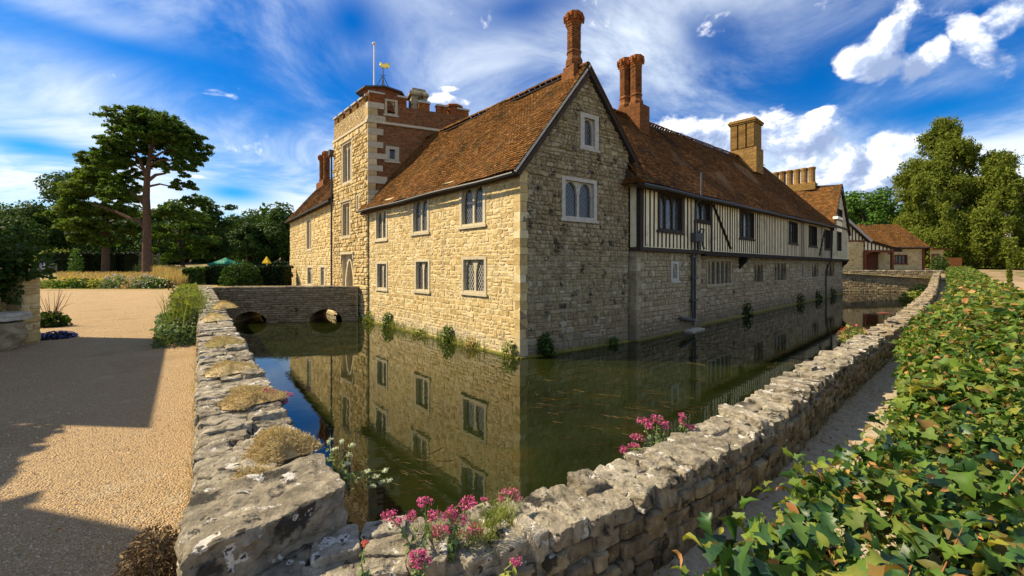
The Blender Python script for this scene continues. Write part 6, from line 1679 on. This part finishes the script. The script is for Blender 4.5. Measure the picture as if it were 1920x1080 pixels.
# leaf shapes in the unit square: x across, y from stalk to tip
MAPLE = np.array([(0, 0), (.16, .05), (.46, .02), (.36, .20), (.52, .40), (.30, .42), (.20, .56), (.24, .74), (.0, 1.0)])
HOLLY = np.array([(0, 0), (.17, .10), (.36, .10), (.25, .27), (.42, .36), (.27, .48), (.38, .64), (.20, .72), (.17, .86), (.0, 1.05)])
OVAL = np.array([(0, 0), (.20, .18), (.27, .42), (.20, .70), (0, 1.0)])
def leaf_tmpl(half, fold=.25, curl=.25):
    n_ = len(half); L = np.c_[-half[1:-1, 0], half[1:-1, 1]]; mid = np.array([[0, .3], [0, .62]])
    P = np.vstack([half, L]); z = fold * np.abs(P[:, 0]) - curl * (P[:, 1] - .35) ** 2
    P3 = np.c_[P, z]; M3 = np.c_[mid, -curl * (mid[:, 1] - .35) ** 2]; A_ = np.vstack([P3, M3]); m0, m1 = len(P), len(P) + 1
    rt = list(range(n_)); lf = [0] + list(range(n_, n_ + n_ - 2)) + [n_ - 1]; F = []
    for seq, flip in ((rt, 0), (lf, 1)):
        for a, b in zip(seq[:-1], seq[1:]):
            ym = (A_[a, 1] + A_[b, 1]) / 2; c = m0 if ym < .45 else m1; F.append([a, b, c] if not flip else [b, a, c])
        # bridge between the two midrib points
        j = min(range(len(seq) - 1), key=lambda i: abs((A_[seq[i + 1], 1]) - .45)) + 1; F.append([seq[j], m1, m0] if not flip else [seq[j], m0, m1])
    return A_, np.array(F)
T_M, T_H, T_O = leaf_tmpl(MAPLE, .38, .55), leaf_tmpl(HOLLY, .5, .6), leaf_tmpl(OVAL, .45, .6)
def leaves_at(tmpl, c, size, tilt=.55, up=None):
    """(n, k, 3) leaf vertices lying roughly flat with a random tilt and heading"""
    n = len(c); A_, F = tmpl; nz = rng.normal(0, tilt, (n, 3)); nz[:, 2] = 1
    if up is not None: nz += up
    nz /= np.linalg.norm(nz, axis=1)[:, None]; h = rng.normal(size=(n, 3)); x = np.cross(h, nz); x /= np.linalg.norm(x, axis=1)[:, None]; y = np.cross(nz, x)
    sz = np.broadcast_to(size, (n,)); wv = rng.uniform(.8, 1.15, n)
    P = A_[None] - [0, .5, 0]; cu = rng.uniform(.4, 1.8, (n, 1))
    return c[:, None] + (P[..., :1] * wv[:, None, None] * x[:, None] + P[..., 1:2] * y[:, None] + (P[..., 2] * cu)[..., None] * nz[:, None]) * sz[:, None, None]
def hedge_pts(n, u0, u1, pw=1.0, lift=.03, wr=None):
    u = u0 + (u1 - u0) * rng.random(n) ** pw; w_ = rng.uniform(HW0 - .03, HW1, n) if wr is None else rng.uniform(*wr, n); f = rng.random(n)
    z = htop(u, w_) + rng.normal(lift - .03, .045, n)
    side = f < .24; w_ = np.where(side, HW0 + rng.normal(.05, .05, n), w_); z = np.where(side, rng.uniform(.05, .86, n), z)
    q = hrw(u, w_)[0]; z = z + ground_h(q[:, 0], q[:, 1]); up = np.where(side[:, None], np.c_[-hrw(u, w_)[2] * 1.1, np.zeros(n)], 0.)
    return np.c_[q, z], up
def front_pts(n):
    w_ = rng.uniform(HW0, HW1, n); z = rng.uniform(.1, .88, n); u = U0 + np.abs(rng.normal(.02, .06, n)) ; q = hrw(u, w_)[0]; return np.c_[q, z], -np.c_[hrw(u, w_)[1], np.zeros(n)] * .9
groups_ = []
c1, u1_ = hedge_pts(3600, U0, 3.6, 1.0, .045); groups_.append((T_M, M_HEDGE, c1, .026 + .050 * rng.random(len(c1)) ** 1.6, u1_))
c2, u2_ = hedge_pts(900, U0, 3.0, 1.3, .05); groups_.append((T_H, M_HOLLY, c2, rng.uniform(.055, .085, len(c2)), u2_))
c3, u3_ = front_pts(500); groups_.append((T_M, M_HEDGE, c3, rng.uniform(.045, .08, len(c3)), u3_))
c3, u3_ = front_pts(220); groups_.append((T_H, M_HOLLY, c3, rng.uniform(.055, .085, len(c3)), u3_))
c6, u6_ = hedge_pts(3000, U0, 4, 1.0, .04); groups_.append((T_O, M_HEDGE, c6, .022 + .042 * rng.random(len(c6)) ** 1.4, u6_))
c4, u4_ = hedge_pts(850, U0, 7, 1.3, .055); groups_.append((T_O, M_DRYL, c4, rng.uniform(.035, .06, len(c4)), u4_))
cand = []
for gi, (tm, m, c, sz, up) in enumerate(groups_):
    V = leaves_at(tm, c, sz, .85, up); cen = V.mean(1); d = np.linalg.norm(cen - [0, 0, EYE], axis=1); keep = d > .42; V = V[keep]; cen = cen[keep]; d = d[keep]
    px = 960 + FPX * cen[:, 0] / np.maximum(cen[:, 1], .05); py = HOR + FPX * (EYE - cen[:, 2]) / np.maximum(cen[:, 1], .05)
    vis = (cen[:, 1] > .2) & (px < 1930) & (py < 1090) & (px > 1200)
    score = sz[keep] / d * vis * (1 + 3 * (cen[:, 2] > .78)); groups_[gi] = (tm, m, V)
    cand += [(s_, gi, i) for i, s_ in enumerate(score)]
cand.sort(key=lambda q: -q[0]); pick = {(gi, i) for s_, gi, i in cand[:300]}
for gi, (tm, m, V) in enumerate(groups_):
    rest = []
    for i in range(len(V)):
        if (gi, i) in pick: mk('leaf' if m is not M_HOLLY else 'holly_leaf', (V[i], [tm[1]], np.full(len(tm[1]), rng.random())), m, hg, smooth=True)
        else: rest.append(i)
    if rest:
        kv = V.shape[1]; F = (tm[1][None] + (np.arange(len(rest)) * kv)[:, None, None]).reshape(-1, 3)
        mk('leaves', (V[rest].reshape(-1, 3), [F], np.repeat(rng.random(len(rest)), len(tm[1]))), m, hg, kind='stuff', smooth=True)
for n_, u0_, u1_, sz_, tm, m in ((7000, 3.4, 9, .075, T_O, M_HEDGE), (5200, 3.4, 9, .085, T_M, M_HEDGE), (800, 3.4, 12, .055, T_O, M_DRYL)):
    c, up = hedge_pts(n_, u0_, u1_, 1.2, .03); V = leaves_at(tm, c, rng.uniform(.7, 1.25, n_) * sz_, .72, up); kv = V.shape[1]
    F = (tm[1][None] + (np.arange(n_) * kv)[:, None, None]).reshape(-1, 3); mk('leaves', (V.reshape(-1, 3), [F], np.repeat(rng.random(n_), len(tm[1]))), m, hg, kind='stuff')
c, up = hedge_pts(15000, 8.5, RL[-1] - .5, 1.5, .02); g = G(); leaf_cloud(g, c, len(c), .10, .7, 1.4); mk('leaves', g, M_HEDGE, hg, kind='stuff')
c, up = hedge_pts(900, 8.5, 30, 1.2, .03); g = G(); leaf_cloud(g, c, len(c), .08, .7, 1.4); mk('leaves', g, M_DRYL, hg, kind='stuff')
# young sprigs standing above the clipped top, and rusty patches
def sprig(u, w_, ln, m, tm, k):
    q = hrw(u, w_)[0]; b = np.array([*q, gz(*q) + float(htop(u, w_)) - .06]); d = np.array([*rng.normal(0, .38, 2), 1.]); d /= np.linalg.norm(d); e = b + d * ln
    g = G(); tube(g, [b, (b + e) / 2 + rng.normal(0, .008, 3), e], [.003, .0024, .0012], 5); tw_ = mk('sprig', g, M_TWIG, hg)
    f = np.linspace(.3, 1.0, k); P = b + (e - b) * f[:, None] + rng.normal(0, .018, (k, 3)); V = leaves_at(tm, P, rng.uniform(.028, .055, k), 1.1); kv = V.shape[1]
    mk('leaves', (V.reshape(-1, 3), [(tm[1][None] + (np.arange(k) * kv)[:, None, None]).reshape(-1, 3)], np.repeat(rng.random(k), len(tm[1]))), m, tw_, kind='stuff', smooth=True)
for i in range(75): sprig(U0 + .05 + 5.5 * rng.random() ** 1.3, rng.uniform(HW0 - .02, HW1 - .1), rng.uniform(.10, .26), M_HEDGE, T_M if rng.random() < .6 else T_O, int(rng.integers(5, 10)))
for u_, w_, n_ in ((2.2, 2.0, 60), (3.1, 1.9, 90), (4.6, 1.6, 80), (5.6, 2.1, 90), (7.2, 1.4, 70), (2.0, 1.35, 40), (9.5, 1.8, 80)):
    uu_ = u_ + rng.normal(0, .12, n_); ww_ = w_ + rng.normal(0, .10, n_); q = hrw(uu_, ww_)[0]; c = np.c_[q, htop(uu_, ww_) + rng.normal(.02, .035, n_)]; V = leaves_at(T_O, c, rng.uniform(.02, .045, n_), 1.0); kv = V.shape[1]
    mk('dry_leaves', (V.reshape(-1, 3), [(T_O[1][None] + (np.arange(n_) * kv)[:, None, None]).reshape(-1, 3)], np.repeat(rng.random(n_), len(T_O[1]))), M_DRYL, hg, kind='stuff', smooth=True)
# fallen leaves and grit on the path and the court
n_ = 420; u_ = .5 + 9 * rng.random(n_) ** 1.4; w_ = RTH + .03 + np.abs(rng.normal(0, .28, n_)); q = rw(u_, w_)[0]; V = leaves_at(T_O, np.c_[q, np.full(n_, .014)], rng.uniform(.012, .035, n_), .25)
q2 = np.c_[-rng.uniform(.8, 1.25, 160), np.ones(160)] * (2.2 + 9 * rng.random((160, 1))); V = np.concatenate([V, leaves_at(T_O, np.c_[q2, np.full(160, .014)], rng.uniform(.012, .03, 160), .25)]); kv = V.shape[1]
mk('fallen_leaves', (V.reshape(-1, 3), [(T_O[1][None] + (np.arange(len(V)) * kv)[:, None, None]).reshape(-1, 3)], np.repeat(rng.random(len(V)), len(T_O[1]))), M_DRYL, kind='stuff')
n_ = 5000; u_ = 12 * rng.random(n_) ** 1.5; w_ = rng.uniform(RTH, 1.25, n_); q = rw(u_, w_)[0]; sz_ = rng.uniform(.002, .006, n_) * (1 + .1 * u_)
V = np.broadcast_to(oc, (n_, 5, 3)) * sz_[:, None, None] + np.c_[q, np.full(n_, .006)][:, None]; F = (np.array([[0, 1, 4], [1, 2, 4], [2, 3, 4], [3, 0, 4]])[None] + (np.arange(n_) * 5)[:, None, None]).reshape(-1, 3)
mk('path_grit', (V.reshape(-1, 3), [F], np.repeat(rng.random(n_), 4)), M_PEB, kind='stuff')
grass_patch('wall_foot_grass', 'thin dry grass along the foot of the curved wall', [(*rw(u, RTH + .01)[0], .0) for u in rng.uniform(.3, 14, 220)], .06, 900, M_DRYGR, .6, .0018, kind='stuff')
# cut shoots and twigs among the leaves
for i in range(90):
    u = U0 + .1 + 5.5 * rng.random() ** 1.5; w_ = rng.uniform(HW0 + .05, HW1 - .2); q = hrw(u, w_)[0]; z = float(htop(u, w_)); a = rng.random() * 6.28; ln = rng.uniform(.08, .22); sl_ = rng.uniform(.2, 1.0)
    b = np.array([*q, z - .10]); e = b + np.array([math.cos(a) * ln * (1 - sl_ * .5), math.sin(a) * ln * (1 - sl_ * .5), .07 + ln * sl_ * .45]); r0 = rng.uniform(.003, .0075)
    g = G(); tube(g, [b, (b + e) / 2 + rng.normal(0, .01, 3), e], [r0, r0 * .9, r0 * .75], 6); mk('twig', g, M_TWIG, hg)

# ------------------------------------------------------------------ flowers and growth on the walls
def valerian(label, base, heads, m_head, hs=.030, leaf_n=26, spread=.1, nq=170, leafy=None, name='valerian', grp=None):
    t = thing(name, label, 'flower', base, grp); base = np.array(base)
    for (hx, hs_) in heads:
        hs_ = hs_ * 1.12
        hx = np.array(hx); b = base + rng.normal(0, spread * .35, 3) * [1, 1, .2]; mid = b * .5 + hx * .5 + np.array([0, 0, .25 * np.linalg.norm(hx - b) * .4]) + rng.normal(0, .012, 3)
        g = G(); tube(g, [b, mid, hx], [.0032, .0026, .0016], 5)
        for _ in range(5): e = hx + rng.normal(0, .55, 3) * hs_; tube(g, [hx - (hx - mid) * .12, e], [.0013, .0009], 4)
        mk('stem', g, M_STEM, t)
        d = in_ball(nq, .3); d[:, 2] = d[:, 2] * .62; g = G()
        cl = in_ball(7, .75) * [1, 1, .5]; j = rng.integers(0, 7, nq); P = hx + cl[j] * hs_ * .75 + d * hs_ * .55
        leaf_cloud(g, P, nq, .0062 * hs_ / .03, .6, 1.2); mk('flower_head', g, m_head, t)
        gl = G()
        for f in np.linspace(.12, .8, 6):
            p = b * (1 - f) ** 2 + 2 * mid * f * (1 - f) + hx * f * f
            for sg in (-1, 1):
                V = leaves_at(T_O, p[None] + rng.normal(0, .004, (1, 3)), .05 * (1.15 - f), .7); V[0][:, :] = p + (V[0] - p) * [1, 1, 1]
                o = V[0] + rng.normal(0, .010, 3); gl.add(o, T_O[1], rng.random())
        mk('leaf', gl, leafy or M_GREYG, t, kind='stuff')
    return t
def ph(px, py, Y): return plane_pt(px, py, Y)
A1 = [(728, 965), (742, 978), (797, 942), (772, 970), (812, 968)]
A2 = [(842, 962), (862, 972), (878, 945), (826, 994), (870, 1008), (850, 985), (893, 990)]
valerian('pink valerian with three tall heads on the left of the wall corner', ph(775, 1075, 1.66), [(ph(x_, y_, 1.74 + rng.uniform(-.06, .06)), .030) for x_, y_ in A1], M_PINK)
valerian('dense pink valerian cluster in the middle of the near wall', ph(838, 1060, 1.70), [(ph(x_, y_, 1.80 + rng.uniform(-.08, .08)), .034) for x_, y_ in A2], M_PINK)
valerian('magenta valerian head hanging low at the bottom of the near wall', ph(800, 1110, 1.52), [(ph(785, 1040, 1.56), .030), (ph(778, 1056, 1.54), .028), (ph(797, 1052, 1.56), .024)], M_PINK)
valerian('pink valerian leaning right over the capping stones', ph(900, 990, 1.9), [(ph(955, 920, 1.98), .034), (ph(970, 932, 1.98), .026), (ph(940, 935, 1.95), .022), (ph(908, 938, 1.98), .02)], M_PINK, leafy=M_WEED)
valerian('small coral red valerian shoot beside the end block', ph(686, 1075, 1.62), [(ph(684, 1018, 1.63), .015)], M_CORAL)
valerian('single pink valerian tip at the bottom edge with yellow leaves', ph(962, 1110, 1.52), [(ph(968, 1050, 1.53), .022)], M_PINK, leafy=M_WEED)
B1 = [(1205, 790), (1232, 784), (1247, 797), (1219, 797), (1196, 820), (1172, 842), (1181, 852), (1188, 838)]
valerian('pale pink valerian growing from the moat face of the curved wall', ph(1243, 850, 2.85), [(ph(x_, y_, 2.95 + rng.uniform(-.08, .08)), .040) for x_, y_ in B1], M_PINK)
valerian('upright pink valerian just right of the paler clump', ph(1278, 835, 2.95), [(ph(1281, 779, 3.0), .034), (ph(1292, 799, 3.0), .036), (ph(1275, 788, 3.0), .026)], M_PINK)
valerian('dusky purple valerian on the moat side of the broad wall', ph(505, 768, 3.25), [(ph(x_, y_, 3.3 + rng.uniform(-.05, .05)), .045) for x_, y_ in ((505, 733), (520, 742), (530, 752), (512, 755), (522, 765), (535, 742))], M_PINK)
W1 = [(640, 828), (628, 842), (655, 852), (650, 870), (612, 862), (690, 882), (705, 893), (722, 882), (716, 905), (700, 912), (672, 900), (730, 900), (618, 825), (660, 835)]
valerian('white valerian sprawling from the broad wall over the water', ph(608, 905, 2.1), [(ph(x_, y_, 2.2 + rng.uniform(-.08, .08)), .017) for x_, y_ in W1], M_WFLOW, leafy=M_STEM)
# feathery yellow green seedlings round the pink flowers
grass_patch('dry_stalks', 'feathery yellow green valerian stalks on the near wall', [ph(x_, y_, 1.78) for x_, y_ in ((820, 1020), (850, 1030), (905, 1010), (930, 985), (880, 1035), (950, 975), (790, 1030))], .10, 700, M_WEED, .9, .0012, kind='stuff')
# dried stonecrop mats
def mat_mound(label, c, rx, ry, h, n=2200, m=M_SEDUM):
    t = thing('stonecrop_mat', label, 'plant', c, 'dried mats on the wall top'); c = np.array(c); a = rng.random(n) * 6.28; r_ = rng.random(n) ** .5; lump = 1 + .25 * np.sin(a * 3 + 1) + .15 * np.sin(a * 5)
    x = np.cos(a) * r_ * rx * lump; y = np.sin(a) * r_ * ry * lump; z = h * (1 - r_ ** 2) * rng.uniform(.55, 1.05, n)
    P = c + (x[:, None] * LX + y[:, None] * LY) + np.c_[np.zeros(n), np.zeros(n), z]
    L = rng.uniform(.010, .028, n); d = rng.normal(size=(n, 3)); d[:, 2] = np.abs(d[:, 2]) * .8; d /= np.linalg.norm(d, axis=1)[:, None]; k = np.cross(d, rng.normal(size=(n, 3))); k /= np.linalg.norm(k, axis=1)[:, None]; wd = .0018
    m1 = P + d * L[:, None] * .5 + rng.normal(0, .003, (n, 3)); e = P + d * L[:, None] + rng.normal(0, .006, (n, 3)); k = k * wd
    V = np.stack([P - k, P + k, m1 + k, m1 - k, e + k * .6, e - k * .6], 1).reshape(-1, 3); o = np.arange(n)[:, None] * 6; r = rng.random(n)
    g = G(); g.add(V, np.concatenate([o + [0, 1, 2, 3], o + [3, 2, 4, 5]]), np.r_[r, r]); mk('stalks', g, m, t, kind='stuff')
    g = G(); th = np.linspace(0, 6.28, 15)[:-1]; V = [c + LX * math.cos(q) * rx * f * (1 + .25 * math.sin(q * 3 + 1)) + LY * math.sin(q) * ry * f * (1 + .25 * math.sin(q * 3 + 1)) + np.array([0, 0, h * .75 * (1 - f * f) - .004]) for f in (.98, .7, .35, .05) for q in th]
    g.add(np.array(V), [np.array([[i * 14 + j, i * 14 + (j + 1) % 14, i * 14 + 14 + (j + 1) % 14, i * 14 + 14 + j] for i in range(3) for j in range(14)])], rng.random()); mk('cushion', g, m, t)
def on_wall(px, py, dz=.0): 
    Y = FPX * (EYE - .585) / (py - HOR); c = plane_pt(px, py, Y); return (c[0], c[1], .575 + dz)
mat_mound('largest straw coloured stonecrop mound spilling over the moat edge', on_wall(525, 838), .22, .16, .10, 5200)
mat_mound('thin brown stonecrop patch just behind the end block', on_wall(478, 895), .11, .12, .03, 1500)
mat_mound('straw mat across the wall before the purple valerian', on_wall(470, 742), .28, .20, .06, 3000)
mat_mound('olive mat further along the broad wall', on_wall(430, 690), .3, .2, .06, 2000)
mat_mound('brown mat halfway along the broad wall', on_wall(418, 640), .4, .2, .06, 2000)
mat_mound('far straw mat near the bridge end of the wall', on_wall(402, 595), .7, .2, .08, 2000)
mat_mound('ochre tuft on the outer edge of the wall near the bridge', on_wall(420, 575), .6, .24, .16, 2000, M_DRYGR)
# tall weeds on the court side of the wall
def along(s0, s1, k, w0, w1): return [tuple(LFR.P(rng.uniform(s0, s1), 0., rng.uniform(w0, w1))) for _ in range(k)]
wd = thing('tall_weeds', 'tall yellow green weeds against the court side of the broad wall', 'weeds', tuple(LFR.P(11.5, 0, .4)))
grass_patch('stalks', None, along(9.2, 16.5, 120, .04, .38), .95, 1500, M_WEED, .34, .008, parent=wd, kind='stuff')
P = np.array(along(9.2, 16.5, 4200, .03, .48)); P[:, 2] = rng.random(len(P)) ** 1.1 * 1.0; g = G(); leaf_cloud(g, P, len(P), .055, .2, 2.4); mk('foliage', g, M_WEED, wd, kind='stuff')
w2 = thing('grey_weeds', 'low grey green clump with tiny white flowers at the foot of the tall weeds', 'weeds', tuple(LFR.P(9.6, 0, .6)))
P = np.array(along(8.6, 11.6, 2800, .05, .72)); cN = LFR.P(9.9, 0, .4); P[:, 2] = rng.random(2800) * np.clip(.62 - .2 * np.linalg.norm(P[:, :2] - cN[:2], axis=1), .05, 1); g = G(); leaf_cloud(g, P, len(P), .045, .3, 2.2); mk('foliage', g, M_GREYG, w2, kind='stuff')
i_ = rng.integers(0, 2800, 260); g = G(); leaf_cloud(g, P[i_] * [1, 1, 0] + np.c_[np.zeros(260), np.zeros(260), np.clip(.66 - .2 * np.linalg.norm(P[i_, :2] - cN[:2], axis=1), .08, 1)], 260, .022, .9, 1.0); mk('flowers', g, M_WFLOW, w2, kind='stuff')
grass_patch('dry_grass', 'thin dry grass fringe along the foot of the broad wall', along(1.0, 9, 160, .0, .03), .075, 800, M_DRYGR, .5, .002, kind='stuff')
bs = thing('dead_shrub', 'brown withered bush against the near end of the broad wall', 'shrub', tuple(LFR.P(.62, 0, .17)))
c = LFR.P(.62, .0, .17); d = in_ball(5200, .3); d[:, 2] = np.abs(d[:, 2]); P = c + d * [.14, .2, .40]; g = G(); leaf_cloud(g, P, len(P), .008, .3, 3.6); mk('foliage', g, M_DEAD, bs, kind='stuff')
d = in_ball(120, .5); d[:, 2] = np.abs(d[:, 2]); g = G()
for q in d[:60]: tube(g, [c, c + q * [.1, .12, .3], c + q * [.16, .21, .42]], [.003, .002, .001], 4)
mk('twigs', g, M_BARKD, bs, kind='stuff')
# plants by the ledge
c = np.array((-12.2, 10.9, 0)); t = thing('shrub', 'leggy shrub with dry stems right of the ivy wall', 'shrub', c)
d = in_ball(700, .3); d[:, 2] = np.abs(d[:, 2]); g = G(); leaf_cloud(g, c + d * [.42, .35, .42], 700, .06, .4, 1.6); mk('foliage', g, M_DARKL, t)
g = G()
for _ in range(16): a = rng.normal(0, .25, 2); tube(g, [c, c + [a[0] * .6, a[1] * .6, .5], c + [a[0] * 1.3, a[1], .80 + rng.normal(0, .12)]], [.01, .007, .003], 4)
mk('stems', g, M_REDWOOD, t, kind='stuff')
clump('flower_clump', 'low mat of small blue flowers beside the stone ledge', (-10.15, 9.15, 0), (.36, .32, .12), 500, .05, M_YEW, 'flower', flowers=M_BLUE, nf=420, fs=.035)
clump('grass_tuft', 'dry tuft on the slab in front of the ivy wall', (-10.0, 8.0, .7), (.12, .1, .25), 160, .03, M_DRYGR, elong=4.)
# plants along the waterline of the house
for s_, h_, n_, m, lab in ((13.2, 1.05, 520, M_BRIGHTL, 'leafy green bush where the bridge meets the sunlit front'), (11.6, .62, 160, M_WEED, 'weeds at the waterline below the left lower window'), (9.3, .8, 380, M_BRIGHTL, 'bright green clump at the waterline of the sunlit front'), 
                           (6.3, .34, 90, M_WEED, 'weeds at the waterline under the middle lower window'), (4.0, .70, 330, M_BRIGHTL, 'pair of leafy clumps at the waterline right of the middle lower window'), (2.4, .42, 140, M_DRYGR, 'seedy weeds below the right lower window'), (.35, .62, 170, M_WEED, 'mossy tuft at the very corner of the sunlit front')):
    clump('waterside_plant', lab, tuple(WF.P(s_, WZ, .16)), (.34, .22, h_), n_, .06, m, group='plants along the foot of the house', elong=2.)
clump('waterside_plant', 'dark leafy sapling at the waterline of the shaded gable', tuple(GF.P(.95, WZ, .16)), (.34, .26, .8), 420, .075, M_MIDL, group='plants along the foot of the house')
clump('waterside_plant', 'small fern at the waterline near the stone bay', tuple(GF.P(4.3, WZ, .16)), (.2, .2, .32), 120, .06, M_MIDL, group='plants along the foot of the house')
for s_, lab in ((12.6, 'dark ivy strand under the jetty bracket'), (24.5, 'dark tuft on the moat wall below the narrow window'), (30.5, 'dark hanging weeds near the far end of the long wall'), (36.5, 'dark weeds below the far gable')):
    clump('waterside_plant', lab, tuple(SF.P(s_, WZ, .12)), (.5, .2, .9), 220, .09, M_DARKL, group='plants along the foot of the house')
b = np.array([*rw(9.2, -.05)[0], .3]); clump('waterside_plant', 'pale green plant with red seed heads on the moat side of the curved wall', tuple(b), (.25, .2, .28), 200, .045, M_WEED, flowers=M_CORAL, nf=60, fs=.03)
mr = plane_pt(1657, 588, 8.6); t = thing('bird_table', 'small round dish on a thin stalk above the curved wall', 'bird bath', (mr[0], mr[1], .3))
g = G(); ring_stack(g, mr[:2], [(.02, mr[2] - .02), (.10, mr[2]), (.105, mr[2] + .015), (.03, mr[2] + .03)], 12); mk('dish', g, M_REDWOOD, t)
g = G(); tube(g, [(mr[0], mr[1], .3), (mr[0], mr[1], mr[2])], .008, 6); mk('stalk', g, M_BARKD, t)
wl_pts = [tuple(WF.P(q, WZ + .02, .14)) for q in np.r_[rng.uniform(0, 12, 40), rng.normal(3.5, .8, 14), rng.normal(9.0, .9, 14), rng.normal(11.8, .5, 12)]] + [tuple(GF.P(q, WZ + .02, .12)) for q in rng.uniform(.2, 5, 12)]
grass_patch('waterline_weeds', 'thin straggling weeds along the waterline of the house', wl_pts, .42, 620, M_WEED, .5, .008, kind='stuff')
# floating water weed
g = G(); k = 0
for px, py, sx, sy, n_ in ((1225, 770, 70, 40, 46), (1130, 790, 70, 40, 34), (1085, 730, 60, 30, 20), (1190, 838, 80, 14, 22), (1010, 755, 40, 30, 18), (1330, 655, 60, 16, 20), (760, 880, 50, 30, 30), (1470, 680, 40, 10, 10)):
    for _ in range(n_):
        x_, y_ = px + rng.normal(0, sx * .6), py + rng.normal(0, sy * .6); Y = FPX * (EYE - WZ) / (y_ - HOR); c = plane_pt(x_, y_, Y); c[2] = WZ + .004
        a = rng.normal(.2, .5); L = rng.uniform(.12, .42) * Y / 8; P = [c + np.array([math.cos(a) * t_ * L, math.sin(a) * t_ * L + .05 * L * math.sin(t_ * 7 + k), 0]) for t_ in np.linspace(0, 1, 6)]
        tube(g, P, .0045 * Y / 8, 4); k += 1
mk('water_weed', g, M_ALGAE, None, 'brown strands of weed floating on the moat', 'water weed', kind='stuff')
